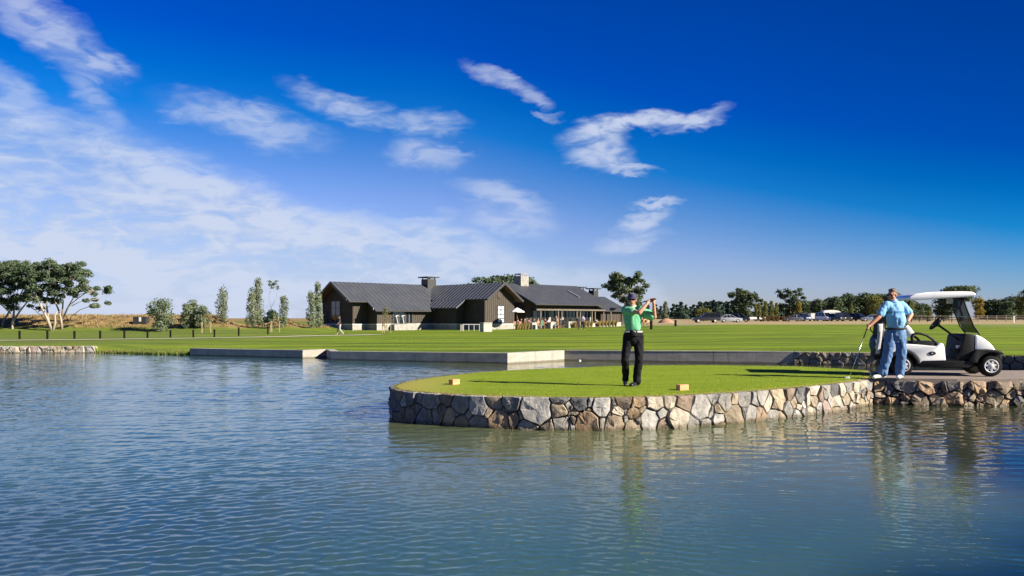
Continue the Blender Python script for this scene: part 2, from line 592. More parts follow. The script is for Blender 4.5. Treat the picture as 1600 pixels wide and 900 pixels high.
def lawn_mat():
    m = bpy.data.materials.new('mown lawn and dry bank'); m.use_nodes = True
    k = NT(m.node_tree); m.node_tree.nodes.clear()
    pos = k.n('ShaderNodeNewGeometry').outputs['Position']
    x, y, z = k.n('ShaderNodeSeparateXYZ', {0: pos}).outputs
    # mowing bands run across the view
    bend = k.m('MULTIPLY', k.noise(k.v('MULTIPLY', pos, (0.03, 0.03, 0)), 1.0, 2.0), 6.0)
    yy = k.m('ADD', k.m('ADD', y, k.m('MULTIPLY', x, 0.05)), bend)
    band = k.m('ADD', k.m('MULTIPLY', k.m('SINE', k.m('MULTIPLY', yy, 2 * math.pi / 5.6)), 0.5), k.m('MULTIPLY', k.m('SINE', k.m('MULTIPLY', yy, 2 * math.pi / 13.7)), 0.4))
    band = k.mr(band, -0.6, 0.6)
    patch = k.noise(k.v('MULTIPLY', pos, (0.085, 0.42, 0)), 1.0, 6.0, 0.65, 0.3)
    fine = k.noise(k.v('MULTIPLY', pos, (0.8, 2.4, 1)), 1.2, 5.0, 0.75)
    dry = k.noise(k.v('MULTIPLY', pos, (0.07, 0.25, 0)), 1.7, 5.0, 0.65)
    g = k.mix(k.mr(k.m('ADD', k.m('MULTIPLY', band, 0.13), k.m('MULTIPLY', patch, 1.15)), 0.46, 0.80), (0.068, 0.116, 0.006, 1), (0.172, 0.244, 0.009, 1))
    g = k.mix(k.mr(fine, 0.35, 0.75, 0.0, 0.55), g, (0.065, 0.10, 0.007, 1))
    g = k.mix(k.mr(dry, 0.50, 0.72, 0.0, 0.5), g, (0.21, 0.20, 0.035, 1))
    # far fairway on the left is duller
    g = k.mix(k.m('MULTIPLY', k.mr(x, -8, -34), 0.6), g, (0.105, 0.135, 0.030, 1))
    # dry grass on the bank: higher and beyond 90 m
    tan = k.mix(k.mr(k.noise(pos, 0.7, 5.0, 0.7), 0.35, 0.65), (0.30, 0.20, 0.095, 1), (0.13, 0.105, 0.035, 1))
    lim = k.m('ADD', z, k.m('MULTIPLY', k.m('SUBTRACT', k.noise(pos, 0.25, 4.0), 0.5), 0.5))
    t = k.m('MULTIPLY', k.m('MULTIPLY', k.mr(lim, 0.50, 0.78), k.mr(y, 92, 99)), k.mr(x, -3, -14))
    col = k.mix(t, g, tan)
    # parched turf and gravel beyond the lawn on the right
    far = k.mr(k.m('ADD', y, k.m('MULTIPLY', k.m('SUBTRACT', patch, 0.5), 14)), 118, 128)
    far = k.m('MULTIPLY', far, k.mr(x, 8, 20))
    par = k.mix(k.mr(fine, 0.3, 0.7), (0.33, 0.255, 0.15, 1), (0.26, 0.215, 0.115, 1))
    col = k.mix(far, col, par)
    bn = k.n('ShaderNodeBump', {'Strength': 1.0, 'Distance': 0.05, 'Height': k.noise(k.v('MULTIPLY', pos, (1, 1, 1)), 9.0, 4.0, 0.7)})
    b = k.n('ShaderNodeBsdfPrincipled', {'Base Color': col, 'Roughness': 0.85, 'Specular IOR Level': 0.15, 'Normal': bn.outputs[0]})
    o = k.n('ShaderNodeOutputMaterial'); k.t.links.new(b.outputs[0], o.inputs[0])
    return m

def build_water():
    rnd = random.Random(11)
    core_x0, core_x1, core_y0, core_y1 = -17.0, 15.5, 4.6, 25.0
    def steps(a, b, s0, s1, p):
        out, v = [], a
        while v < b:
            out.append(v); v += s0 + (s1 - s0) * ((v - a) / (b - a)) ** p
        return out + [b]
    right = steps(0.0, core_x1, 0.030, 0.09, 1.6)
    left = [-v for v in reversed(steps(0.0, -core_x0, 0.030, 0.09, 1.6))][:-1]
    xs = [-70, -40, -25] + left + right + [20, 30, 60]
    ys = [-10, 2] + steps(core_y0, core_y1, 0.018, 0.10, 0.9) + [30, 40, 60]
    import numpy as np
    X, Y = np.meshgrid(np.array(xs), np.array(ys))
    Z = np.zeros_like(X)
    # slow field that makes gusts and calmer patches
    gust = 0.80 + 0.30 * np.sin(X * 0.33 + 0.5 * np.sin(Y * 0.4)) * np.sin(Y * 0.47 + 1.3 + 0.4 * np.sin(X * 0.27))
    # short wind ripples: crests fan out, rising to the right on the left of the pond and falling on the right
    side = 1 / (1 + np.exp(-(X + 0.4 + 0.25 * (Y - 9)) * 0.9))
    for i in range(110):
        rt = i % 2
        lam = rnd.uniform(.08, .15) if rt else rnd.uniform(.085, .20)
        th = (R(-107) if rt else R(-66)) + rnd.gauss(0, 0.30 if rt else 0.46)
        kx, ky = math.cos(th) * 2 * math.pi / lam, math.sin(th) * 2 * math.pi / lam
        amp = (0.0035 if rt else 0.0043) * lam * rnd.uniform(0.6, 1.2)
        ph = rnd.uniform(0, 6.28)
        wob = 1.4 * np.sin(X * rnd.uniform(.3, 1.2) + Y * rnd.uniform(.3, 1.2) + rnd.uniform(0, 6)) + 0.9 * np.sin(X * rnd.uniform(1.0, 2.6) - Y * rnd.uniform(.8, 2.0) + rnd.uniform(0, 6))
        fade = np.clip(1.7 - Y / (lam * 95), 0, 1)      # the shortest ones are left to the shader further out
        Z += amp * fade * (side if rt else 1 - side) * np.sin(kx * X + ky * Y + ph + wob)
    for i in range(26):
        lam = rnd.uniform(.28, .60)
        th = R(-84) + rnd.gauss(0, 0.55)
        kx, ky = math.cos(th) * 2 * math.pi / lam, math.sin(th) * 2 * math.pi / lam
        wob = 1.6 * np.sin(X * rnd.uniform(.3, 1.0) + Y * rnd.uniform(.3, 1.0) + rnd.uniform(0, 6))
        Z += 0.0030 * lam * np.clip((Y - 6) / 7, 0.15, 1) * rnd.uniform(.6, 1.2) * np.sin(kx * X + ky * Y + rnd.uniform(0, 6.28) + wob)
    Z *= gust
    calm = 1 - 0.25 * np.clip((X + 1.5) / 7, 0, 1) * np.clip((Y - 5) / 5, 0.35, 1)
    Z *= calm
    tap = np.clip((X - core_x0) / 1.5, 0, 1) * np.clip((core_x1 - X) / 1.5, 0, 1) * np.clip((core_y1 - Y) / 5, 0, 1) * np.clip((Y - core_y0) / 0.2, 0, 1)
    Z *= tap
    nx, ny = len(xs), len(ys)
    me = bpy.data.meshes.new('pond_water')
    co = np.stack([X.ravel(), Y.ravel(), Z.ravel()], 1)
    idx = np.arange(nx * ny).reshape(ny, nx)
    q = np.stack([idx[:-1, :-1].ravel(), idx[:-1, 1:].ravel(), idx[1:, 1:].ravel(), idx[1:, :-1].ravel()], 1)
    me.vertices.add(len(co)); me.vertices.foreach_set('co', co.ravel())
    me.loops.add(q.size); me.loops.foreach_set('vertex_index', q.ravel().astype(np.int32))
    me.polygons.add(len(q)); me.polygons.foreach_set('loop_start', np.arange(0, q.size, 4, dtype=np.int32))
    me.polygons.foreach_set('loop_total', np.full(len(q), 4, dtype=np.int32))
    me.update(calc_edges=True)
    me.polygons.foreach_set('use_smooth', [True] * len(me.polygons))
    m = bpy.data.materials.new('pond water'); m.use_nodes = True
    k = NT(m.node_tree); m.node_tree.nodes.clear()
    pos = k.n('ShaderNodeNewGeometry').outputs['Position']
    rot = k.n('ShaderNodeMapping', {'Vector': pos, 'Rotation': (0, 0, R(28)), 'Scale': (0.55, 1.6, 1)}).outputs[0]
    # fine ripples tilt the surface directly, so that they hold at grazing distance too
    n1 = k.noise(rot, 2.6, 2.0, 0.5, 0.4, 'Color')
    n2 = k.noise(rot, 8.0, 2.0, 0.55, 0.3, 'Color')
    big = k.noise(k.v('MULTIPLY', pos, (0.10, 0.16, 0)), 1.0, 3.0, 0.5)
    x, y, z = k.n('ShaderNodeSeparateXYZ', {0: pos}).outputs
    n3 = k.noise(rot, 24.0, 2.0, 0.6, 0.2, 'Color')
    far = k.mr(y, 8, 18)
    t1 = k.v('SCALE', k.v('SUBTRACT', n1, (0.5, 0.5, 0.5)), k.m('MULTIPLY', far, 0.15))
    t2 = k.v('SCALE', k.v('SUBTRACT', n2, (0.5, 0.5, 0.5)), k.m('ADD', 0.07, k.m('MULTIPLY', far, 0.09)))
    t3 = k.v('SCALE', k.v('SUBTRACT', n3, (0.5, 0.5, 0.5)), 0.12)
    tl = k.v('SCALE', k.v('ADD', k.v('ADD', t1, t3), t2), k.mr(big, 0.3, 0.65, 0.6, 1.15))
    tl = k.v('MULTIPLY', k.v('SCALE', tl, k.mr(x, 2.5, 5.0, 1.0, 0.7)), (1.0, 1.0, 0.0))
    nrm = k.v('NORMALIZE', k.v('ADD', k.n('ShaderNodeNewGeometry').outputs['Normal'], tl))
    # the pond is deep and dark on the left and at the near right, shallow and silty round the tee island
    wob = k.m('MULTIPLY', k.m('SUBTRACT', k.noise(k.v('MULTIPLY', pos, (0.22, 0.22, 0)), 1.0, 3.0, 0.5), 0.5), 5.0)
    xw = k.m('ADD', x, wob)
    right = k.mr(xw, -4.0, 0.5)
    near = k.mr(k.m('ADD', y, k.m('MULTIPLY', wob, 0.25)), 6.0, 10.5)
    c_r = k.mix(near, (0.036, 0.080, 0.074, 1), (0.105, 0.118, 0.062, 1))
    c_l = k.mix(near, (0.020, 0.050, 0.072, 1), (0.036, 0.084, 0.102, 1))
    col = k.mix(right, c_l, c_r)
    shelf = k.m('MULTIPLY', k.mr(x, -4.0, -2.0), k.mr(y, 11.5, 13.5))
    col = k.mix(shelf, col, (0.070, 0.085, 0.042, 1))
    shade = k.mr(k.m('ADD', x, k.m('MULTIPLY', wob, 0.3)), 4.2, 6.2)  # darker olive water body towards the right, so reflections show clearer
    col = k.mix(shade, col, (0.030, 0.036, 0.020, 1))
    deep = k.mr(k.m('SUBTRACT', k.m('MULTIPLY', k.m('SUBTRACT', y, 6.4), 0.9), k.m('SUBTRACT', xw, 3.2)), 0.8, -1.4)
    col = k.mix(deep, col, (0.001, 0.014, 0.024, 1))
    col = k.mix(k.mr(big, 0.35, 0.65, 0.0, 0.35), col, k.mix(1.0, col, (0.72, 0.78, 0.82, 1), 'MULTIPLY'))
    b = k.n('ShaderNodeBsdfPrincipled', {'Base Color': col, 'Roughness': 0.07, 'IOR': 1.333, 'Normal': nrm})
    o = k.n('ShaderNodeOutputMaterial'); k.t.links.new(b.outputs[0], o.inputs[0])
    me.materials.append(m)
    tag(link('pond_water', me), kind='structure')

TEE_Z = 0.519
FRONT_PX = [(610, 606), (617, 609.3), (628, 611.3), (640, 612.8), (670, 615), (700, 617), (750, 619.5), (800, 621), (850, 622), (900, 622.5), (950, 622.5), (1000, 621.5),
            (1050, 620), (1100, 617.5), (1150, 614.5), (1200, 611), (1250, 606.5), (1300, 601.5), (1340, 596.8), (1364, 593.5)]
BACK_PX = [(1362, 580), (1300, 575.5), (1240, 573), (1180, 572), (1100, 571), (1000, 571.5), (950, 572.6), (900, 575), (850, 576.5), (806, 578.7), (750, 582), (710, 586), (675, 590), (645, 594.5), (625, 599), (614, 602.8)]
FRONT = [at(px, py, TEE_Z) for px, py in FRONT_PX]
BACK = [at(px, py, TEE_Z) for px, py in BACK_PX]
PATH_Y0, PATH_Y1 = at(1500, 595, TEE_Z).y, at(1500, 581.5, TEE_Z).y
PATH_W = [FRONT[-1], Vector((9.2, PATH_Y0 - 0.02, TEE_Z)), Vector((14.0, PATH_Y0, TEE_Z)), Vector((24.0, PATH_Y0 + 0.3, TEE_Z))]

def offset_poly(pts, d):
    """moves a closed outline inwards by d (outline given anticlockwise)"""
    out = []
    n = len(pts)
    for i in range(n):
        a, b, c = pts[i - 1], pts[i], pts[(i + 1) % n]
        t = Vector((c.x - a.x, c.y - a.y, 0)).normalized()
        out.append(b + Vector((-t.y, t.x, 0)) * d)
    return out

def dense(pts, step):
    out = []
    for a, b in zip(pts[:-1], pts[1:]):
        n = max(1, int((b - a).length / step))
        for i in range(n):
            out.append(a.lerp(b, i / n))
    return out + [pts[-1]]

def build_island():
    outline = FRONT + BACK                       # anticlockwise seen from above
    rnd = random.Random(5)
    # turf: slightly inside the stones, crowned a little, ragged edge
    loop = dense(offset_poly(outline, 0.07) + [offset_poly(outline, 0.07)[0]], 0.16)[:-1]
    loop = [p + Vector((rnd.uniform(-.015, .015), rnd.uniform(-.015, .015), 0)) for p in loop]
    pts = [Vector((p.x, p.y)) for p in loop]
    n = len(pts)
    poly = [(p.x, p.y, 0) for p in pts]
    y = 12.9
    while y < 22:
        x = -2.5
        while x < 9.2:
            if inside(poly, x, y) and seg_dist(poly, x, y)[0] > 0.12:
                pts.append(Vector((x, y)))
            x += 0.3
        y += 0.3
    vo, eo, fo, ov, oe, of = delaunay_2d_cdt(pts, [(i, (i + 1) % n) for i in range(n)], [], 1, 1e-5)
    vs = []
    for i, v in enumerate(vo):
        d = seg_dist(poly, v.x, v.y)[0]
        vs.append((v.x, v.y, TEE_Z + 0.012 + 0.018 * smooth(0, 0.35, d)))
    mb = MB(); mb.add(vs, [tuple(f) for f in fo])
    tag(mb.build('tee_turf', tee_mat(), shade=True), kind='structure')
    # earth core below, set back behind the stones
    core = MB()
    inn = offset_poly(outline, 0.048)
    core.prism([(p.x, p.y) for p in inn], -0.69, TEE_Z + 0.004, 'z')
    tag(core.build('island_core', mat('earth and mortar fill', (0.075, 0.065, 0.052), (0.12, 0.105, 0.085), 0.95, 4.0)), kind='structure')
    # cart path on its causeway
    p = MB()
    pl = [(7.86, PATH_Y0 + 0.235), (9.2, PATH_Y0 + 0.0), (14, PATH_Y0 + 0.04), (24, PATH_Y0 + 0.34), (30.5, PATH_Y0 + 1.2), (30.5, PATH_Y1 + 2.0), (24, PATH_Y1 + 0.9), (14, PATH_Y1 + 0.1),
          (9.6, PATH_Y1 + 0.05), (8.75, PATH_Y1 - 0.1), (8.25, PATH_Y1 - 0.8), (8.0, PATH_Y1 - 1.6)]
    p.prism(pl, TEE_Z - 0.08, TEE_Z + 0.038, 'z')
    tag(p.build('cart_path', mat('path asphalt', (0.17, 0.135, 0.115), (0.21, 0.175, 0.15), 0.9, 3.0, 0.004, 60, c3=(0.13, 0.11, 0.10), world=True)), kind='structure')
    c = MB()
    c.prism([(8.0, PATH_Y0 + 0.5), (9.2, PATH_Y0 + 0.12), (14, PATH_Y0 + 0.14), (24, PATH_Y0 + 0.42), (31, PATH_Y0 + 1.4), (31, PATH_Y1 + 2.1), (24, PATH_Y1 + 1), (14, PATH_Y1 + 0.2), (8.7, PATH_Y1 + 0.15), (8.2, PATH_Y1)], -0.69, TEE_Z - 0.084, 'z')
    tag(c.build('causeway_core', MATS['earth and mortar fill']), kind='structure')
    # short blades over the whole tee
    bl = MB()
    while len(bl.f) < 34000:
        x, y = rnd.uniform(-2.3, 8.9), 12.9 + 9.0 * rnd.random() ** 1.5
        if not inside(poly, x, y) or x < -1.2 + .8 * rnd.random() or seg_dist(poly, x, y)[0] < .06 + .10 * rnd.random():
            continue
        h = rnd.uniform(.006, .020)
        b = Vector((x, y, TEE_Z + .022)); d = Vector((rnd.uniform(-.012, .012), rnd.uniform(-.012, .012), h + .006)); a = rnd.uniform(0, 3.1)
        w = Vector((math.cos(a), math.sin(a), 0)) * .0045
        bl.add([b - w, b + w, b + d], [(0, 1, 2)])
    tag(bl.build('grass', mat('tee grass blades', (0.185, 0.255, 0.013), (0.15, 0.215, 0.010), 0.8, .8, c3=(.22, .27, .03), world=True, translucent=.25)), kind='stuff')
    # overhanging turf fringe along the stones: nobody could count the blades
    fr = MB()
    for q in dense(offset_poly(FRONT + BACK, 0.085) + [offset_poly(FRONT + BACK, 0.085)[0]], 0.012):
        if q.x > 8.0:
            continue
        for j in range(2):
            b = q + Vector((rnd.uniform(-.03, .03), rnd.uniform(-.03, .03), 0.012))
            h = rnd.uniform(-0.025, 0.028)
            d = Vector((rnd.uniform(-.02, .02), rnd.uniform(-.06, .01), h))
            w = Vector((0.005, 0.002, 0))
            fr.add([b - w, b + w, b + d], [(0, 1, 2)])
    tag(fr.build('grass', mat('fringe grass', (0.20, 0.20, 0.03), (0.12, 0.15, 0.015), 0.8, 2.0, world=True)), kind='stuff')

def tee_mat():
    m = bpy.data.materials.new('tee turf'); m.use_nodes = True
    k = NT(m.node_tree); m.node_tree.nodes.clear()
    pos = k.n('ShaderNodeNewGeometry').outputs['Position']
    n1 = k.noise(k.v('MULTIPLY', pos, (0.5, 1.3, 0)), 1.3, 4.0, 0.6)
    n2 = k.noise(pos, 40.0, 3.0, 0.7)
    x, y, z = k.n('ShaderNodeSeparateXYZ', {0: pos}).outputs
    g = k.mix(k.mr(n1, 0.32, 0.68), (0.150, 0.215, 0.009, 1), (0.195, 0.262, 0.014, 1))
    g = k.mix(k.mr(n2, 0.35, 0.7, 0.0, 0.55), g, (0.115, 0.17, 0.010, 1))
    # worn and dry towards the tip and the rim
    worn = k.m('MULTIPLY', k.mr(k.m('ADD', x, k.m('MULTIPLY', n1, 1.2)), 0.1, -1.5), 0.75)
    g = k.mix(worn, g, (0.30, 0.27, 0.07, 1))
    rim = k.mr(z, TEE_Z + 0.026, TEE_Z + 0.013)
    g = k.mix(k.m('MULTIPLY', rim, 0.7), g, (0.27, 0.23, 0.06, 1))
    bn = k.n('ShaderNodeBump', {'Strength': 0.8, 'Distance': 0.012, 'Height': k.noise(pos, 90.0, 3.0, 0.7)})
    b = k.n('ShaderNodeBsdfPrincipled', {'Base Color': g, 'Roughness': 0.85, 'Specular IOR Level': 0.12, 'Normal': bn.outputs[0]})
    o = k.n('ShaderNodeOutputMaterial'); k.t.links.new(b.outputs[0], o.inputs[0])
    return m

# ------------------------------------------------------------------ stone walls: cells of a power diagram, one object per stone
STONE_COL = {
    'l': ((0.34, 0.33, 0.315), (0.26, 0.25, 0.24), (0.40, 0.38, 0.34)), 'g': ((0.25, 0.24, 0.225), (0.17, 0.165, 0.16), (0.33, 0.29, 0.24)),
    'd': ((0.095, 0.097, 0.102), (0.15, 0.148, 0.15), (0.055, 0.055, 0.06)), 't': ((0.31, 0.25, 0.175), (0.22, 0.18, 0.135), (0.36, 0.31, 0.24)),
    'o': ((0.33, 0.225, 0.13), (0.235, 0.175, 0.125), (0.38, 0.285, 0.18)), 'b': ((0.165, 0.128, 0.10), (0.215, 0.165, 0.125), (0.10, 0.08, 0.067)),
    'c': ((0.40, 0.35, 0.28), (0.31, 0.275, 0.225), (0.46, 0.41, 0.34)), 'p': ((0.33, 0.25, 0.22), (0.25, 0.2, 0.18), (0.4, 0.32, 0.26))}

def stone_mat(code):
    a, b, c = STONE_COL[code]
    nm = {'l': 'pale grey', 'g': 'grey', 'd': 'slate', 't': 'tan', 'o': 'ochre', 'b': 'brown', 'c': 'cream', 'p': 'pinkish'}[code] + ' field stone'
    new = nm not in MATS
    m = mat(nm, a, b, 0.88, 4.5, 0.030, 9.0, detail=7.0, c3=c, spec=0.25, rnd=0.10, lo=.40, hi=.60)
    if new:
        # grime in blotches, and a wet, weedy tide line just above the water
        k = NT(m.node_tree)
        bs = [n for n in m.node_tree.nodes if n.type == 'BSDF_PRINCIPLED'][0]
        col = bs.inputs['Base Color'].links[0].from_socket
        pos = k.n('ShaderNodeNewGeometry').outputs['Position']
        z = k.n('ShaderNodeSeparateXYZ', {0: pos}).outputs[2]
        gr = k.noise(pos, 7.0, 6.0, 0.7)
        col = k.mix(k.mr(gr, 0.52, 0.70, 0.0, 0.55), col, (0.085, 0.075, 0.062, 1))
        col = k.mix(k.mr(k.noise(pos, 16.0, 5.0, 0.7), 0.56, 0.72, 0.0, 0.5), col, (0.45, 0.42, 0.36, 1))
        wet = k.mr(k.m('ADD', z, k.m('MULTIPLY', k.m('SUBTRACT', k.noise(pos, 5.0, 4.0), 0.5), 0.08)), 0.085, 0.02)
        col = k.mix(k.m('MULTIPLY', wet, 0.7), col, (0.075, 0.058, 0.028, 1))
        k.put(bs.inputs['Base Color'], col)
        k.put(bs.inputs['Roughness'], k.m('SUBTRACT', 0.88, k.m('MULTIPLY', wet, 0.5)))
    return m

class Curve2:
    """a wall line on the ground: arc length <-> point and outward normal"""
    def __init__(self, pts):
        self.p = [Vector((p.x, p.y, 0)) for p in pts]
        self.s = [0]
        for a, b in zip(self.p[:-1], self.p[1:]):
            self.s.append(self.s[-1] + (b - a).length)
        self.L = self.s[-1]
    def at(self, s):
        i = 0
        while i < len(self.s) - 2 and self.s[i + 1] < s:
            i += 1
        t = (s - self.s[i]) / (self.s[i + 1] - self.s[i])
        p = self.p[i].lerp(self.p[i + 1], t)
        def nrm(j):
            a, b = self.p[max(j - 1, 0)], self.p[min(j + 1, len(self.p) - 1)]
            d = (b - a).normalized()
            return Vector((d.y, -d.x, 0))
        n = nrm(i).lerp(nrm(i + 1), min(1, max(0, t))).normalized()
        return p, n
    def px(self, px, py):
        """arc length and height that the photograph shows at px, py"""
        r_ = (px - 800) / F
        for i in range(len(self.p) - 1):
            a, b = self.p[i], self.p[i + 1]
            fa, fb = a.x - r_ * a.y, b.x - r_ * b.y
            if fa <= 0 <= fb or (i == len(self.p) - 2 and fb < 0):
                t = fa / (fa - fb)
                q = a.lerp(b, t)
                return self.s[i] + (self.s[i + 1] - self.s[i]) * t, zz(py, q.y)
        return None

def clip(poly, nx, ny, c):
    """keeps the side nx*x + ny*y <= c"""
    out = []
    for i in range(len(poly)):
        a, b = poly[i - 1], poly[i]
        da, db = nx * a[0] + ny * a[1] - c, nx * b[0] + ny * b[1] - c
        if (da <= 0) != (db <= 0):
            t = da / (da - db)
            out.append((a[0] + (b[0] - a[0]) * t, a[1] + (b[1] - a[1]) * t))
        if db <= 0:
            out.append(b)
    return out

def stone_cells(seeds, s0, s1, z0, z1):
    cells = []
    for i, (sx, sz, r_, code) in enumerate(seeds):
        poly = [(s0, z0), (s1, z0), (s1, z1), (s0, z1)]
        for j, (tx, tz, q, _) in enumerate(seeds):
            if j == i or abs(tx - sx) > 1.6:
                continue
            nx, ny = tx - sx, tz - sz
            d2 = nx * nx + ny * ny
            c = (tx * tx + tz * tz - q * q * 0.8 - sx * sx - sz * sz + r_ * r_ * 0.8) / 2
            poly = clip(poly, nx, ny, c)
            if len(poly) < 3:
                break
        if len(poly) >= 3:
            cells.append((poly, code))
    return cells

def with_fillers(seeds, s0, s1, z0, z1, rnd, share, codes):
    out = list(seeds)
    for poly, _ in stone_cells(seeds, s0, s1, z0, z1):
        for (x, y) in poly:
            if z0 + .12 < y < z1 - .05 and s0 < x < s1 and rnd.random() < share / 3:
                if all((x - q[0]) ** 2 + (y - q[1]) ** 2 > .055 ** 2 for q in out):
                    near = min(math.hypot(x - q[0], y - q[1]) ** 2 - .8 * q[2] ** 2 for q in seeds)
                    r_ = math.sqrt(max(0.0004, -near / .8 + rnd.uniform(.0025, .006))) if near < .0025 else rnd.uniform(.02, .04)
                    out.append((x + rnd.uniform(-.012, .012), y + rnd.uniform(-.012, .012), r_, rnd.choice(codes)))
    return out

def area_c(poly):
    A = cx = cy = 0
    for i in range(len(poly)):
        a, b = poly[i - 1], poly[i]
        w = a[0] * b[1] - b[0] * a[1]
        A += w; cx += (a[0] + b[0]) * w; cy += (a[1] + b[1]) * w
    if abs(A) < 1e-9:
        return 0, poly[0]
    return abs(A) / 2, (cx / (3 * A), cy / (3 * A))

def lay_stones(wall, curve, cells, rnd, joint=0.007, depth=0.11, rough=1.0, top=None, coarse=False):
    count = 0
    for poly, code in cells:
        A, c = area_c(poly)
        if A < 0.0022:
            continue
        # outline: joints opened, long sides split and jittered, corners rounded
        pts = []
        n = len(poly)
        for i in range(n):
            a, b = Vector(poly[i]), Vector(poly[(i + 1) % n])
            L = (b - a).length
            if L < 0.02:
                continue
            m = 1 if coarse else max(1, min(3, int(L / 0.10)))
            cut = min(0.22, rnd.uniform(.008, .026) / L)
            fr = [cut] + [(q + rnd.uniform(-.2, .2)) / m for q in range(1, m)] + [1 - cut]
            for f in fr:
                p = a.lerp(b, f)
                j = 0.010 * rough if 0 < f < 1 else 0
                pts.append(p + Vector((rnd.uniform(-j, j), rnd.uniform(-j, j))))
        cc = Vector(c)
        out = []
        for p in pts:
            d = p - cc
            L = d.length
            k_ = max(0.4, (L - joint * rnd.uniform(0.6, 1.6)) / L) if L > 0 else 1
            q = cc + d * k_
            if top is not None:
                q.y = min(q.y, top + rnd.uniform(-0.006, 0.004))
            out.append(q)
        pc, nc = curve.at(c[0])
        size = math.sqrt(A)
        ta, tb = rnd.uniform(-.12, .12) * rough, rnd.uniform(-.16, .12) * rough
        base = rnd.uniform(0.0, 0.035) * rough
        ridge = rnd.uniform(0, math.pi)
        def face(p, bulge):
            d = p - cc
            v = base + ta * d.x + tb * d.y + bulge
            v += 0.035 * rough * noise.noise((p.x * 7, p.y * 7, 3.3))
            return v
        org = Vector((pc.x, pc.y, c[1]))
        def to3(p, dep):
            q, nn = curve.at(p.x)
            return Vector((q.x, q.y, p.y)) + nn * dep - org
        m = len(out)
        vs, fs = [], []
        for p in out:
            vs.append(to3(p, -depth))
        for p in out:
            vs.append(to3(p, min(0.02, face(p, 0)) - rnd.uniform(.010, .024)))
        for p in out:
            q = cc + (p - cc) * rnd.uniform(.88, .95)
            vs.append(to3(q, face(q, 0.002)))
        for p in out:
            q = cc + (p - cc) * 0.45 + Vector((rnd.uniform(-.02, .02), rnd.uniform(-.02, .02))) * size * 2
            vs.append(to3(q, face(q, 0.004 + rnd.uniform(-.008, .010) * rough)))
        vs.append(to3(cc, face(cc, 0.005)))
        for ring in range(3):
            for i in range(m):
                j = (i + 1) % m
                fs.append((ring * m + i, ring * m + j, (ring + 1) * m + j, (ring + 1) * m + i))
        for i in range(m):
            fs.append((3 * m + i, 3 * m + (i + 1) % m, 4 * m))
        mb = MB(); mb.add(vs, fs)
        o = mb.build('stone', stone_mat(code), wall, loc=org)
        smooth_by_angle(o, 30)
        count += 1
    return count

A_ = [(70,360,50,'d'),(72,470,35,'d'),(130,310,35,'b'),(125,400,40,'d'),(130,475,35,'b'),(220,340,65,'d'),(215,450,45,'b'),(380,350,85,'g'),(280,420,30,'d'),(330,485,70,'g'),(430,440,30,'g'),(515,345,50,'b'),(480,430,50,'b'),
      (555,470,55,'t'),(640,390,80,'g'),(640,515,50,'o'),(785,405,85,'l'),(780,525,65,'g'),(915,370,50,'t'),(965,510,95,'o'),(1050,385,70,'g'),(1075,500,50,'b'),(1010,435,30,'b'),(1265,430,140,'l'),(1205,560,85,'g'),
      (1355,565,35,'t'),(1470,430,75,'t'),(1475,360,55,'d'),(1490,540,70,'g')]
B_ = [(25,300,45,'g'),(100,345,40,'t'),(215,335,25,'t'),(30,435,45,'g'),(90,395,35,'b'),(140,275,70,'d'),(320,300,90,'l'),(200,425,110,'o'),(455,335,60,'c'),(440,285,30,'g'),(505,255,75,'b'),(625,260,45,'o'),(580,350,55,'o'),
      (430,430,85,'t'),(575,460,65,'t'),(715,395,90,'l'),(765,260,70,'c'),(885,255,40,'c'),(995,265,65,'b'),(950,395,105,'c'),(840,440,35,'b'),(860,470,50,'t'),(1160,310,95,'l'),(1090,450,35,'g'),(1185,450,50,'g'),(1340,250,75,'g'),
      (1290,320,40,'t'),(1285,395,55,'l'),(1295,475,55,'t'),(1430,370,90,'t'),(1510,225,80,'g'),(1560,340,55,'g')]
C_ = [(255,330,65,'g'),(435,340,100,'t'),(640,320,80,'d'),(240,500,50,'o'),(320,405,40,'c'),(365,510,70,'g'),(515,455,70,'g'),(465,540,45,'t'),(610,510,70,'l'),(630,420,40,'c'),(785,265,60,'c'),(780,355,60,'t'),(815,415,22,'l'),
      (740,480,50,'c'),(685,480,25,'d'),(825,500,40,'g'),(895,285,50,'g'),(890,420,60,'p'),(985,275,45,'d'),(1070,255,45,'c'),(995,375,55,'c'),(1000,465,50,'t'),(1090,360,60,'t'),(1090,445,50,'p'),(1135,220,28,'g'),(1145,310,30,'c'),
      (1195,220,38,'c'),(1265,210,30,'c'),(1320,220,35,'g'),(1210,340,40,'c'),(1255,330,25,'t'),(1310,290,35,'o'),(1250,410,90,'t'),(1345,400,45,'t'),(1170,420,30,'t')]
D_ = [(145,215,70,'o'),(260,250,60,'d'),(340,200,70,'d'),(455,235,65,'g'),(165,300,45,'t'),(300,290,50,'d'),(140,370,55,'b'),(275,375,70,'o'),(400,330,45,'b'),(400,385,45,'d'),(545,350,95,'b'),(660,215,110,'o'),(820,240,40,'b'),
      (880,230,70,'d'),(990,215,50,'t'),(700,305,60,'b'),(770,400,90,'t'),(895,340,105,'o'),(905,430,35,'t'),(1080,335,45,'t'),(1030,280,40,'d'),(1165,220,85,'o'),(1050,410,60,'b'),(1145,415,45,'t'),(1180,330,40,'b'),(1310,330,100,'t'),
      (1240,450,50,'b'),(1385,220,100,'b'),(1455,305,50,'t'),(1420,365,30,'t'),(1420,430,110,'o'),(1570,215,45,'t'),(1540,365,65,'d'),(1570,280,30,'b'),(1590,440,40,'b'),(450,420,25,'t')]

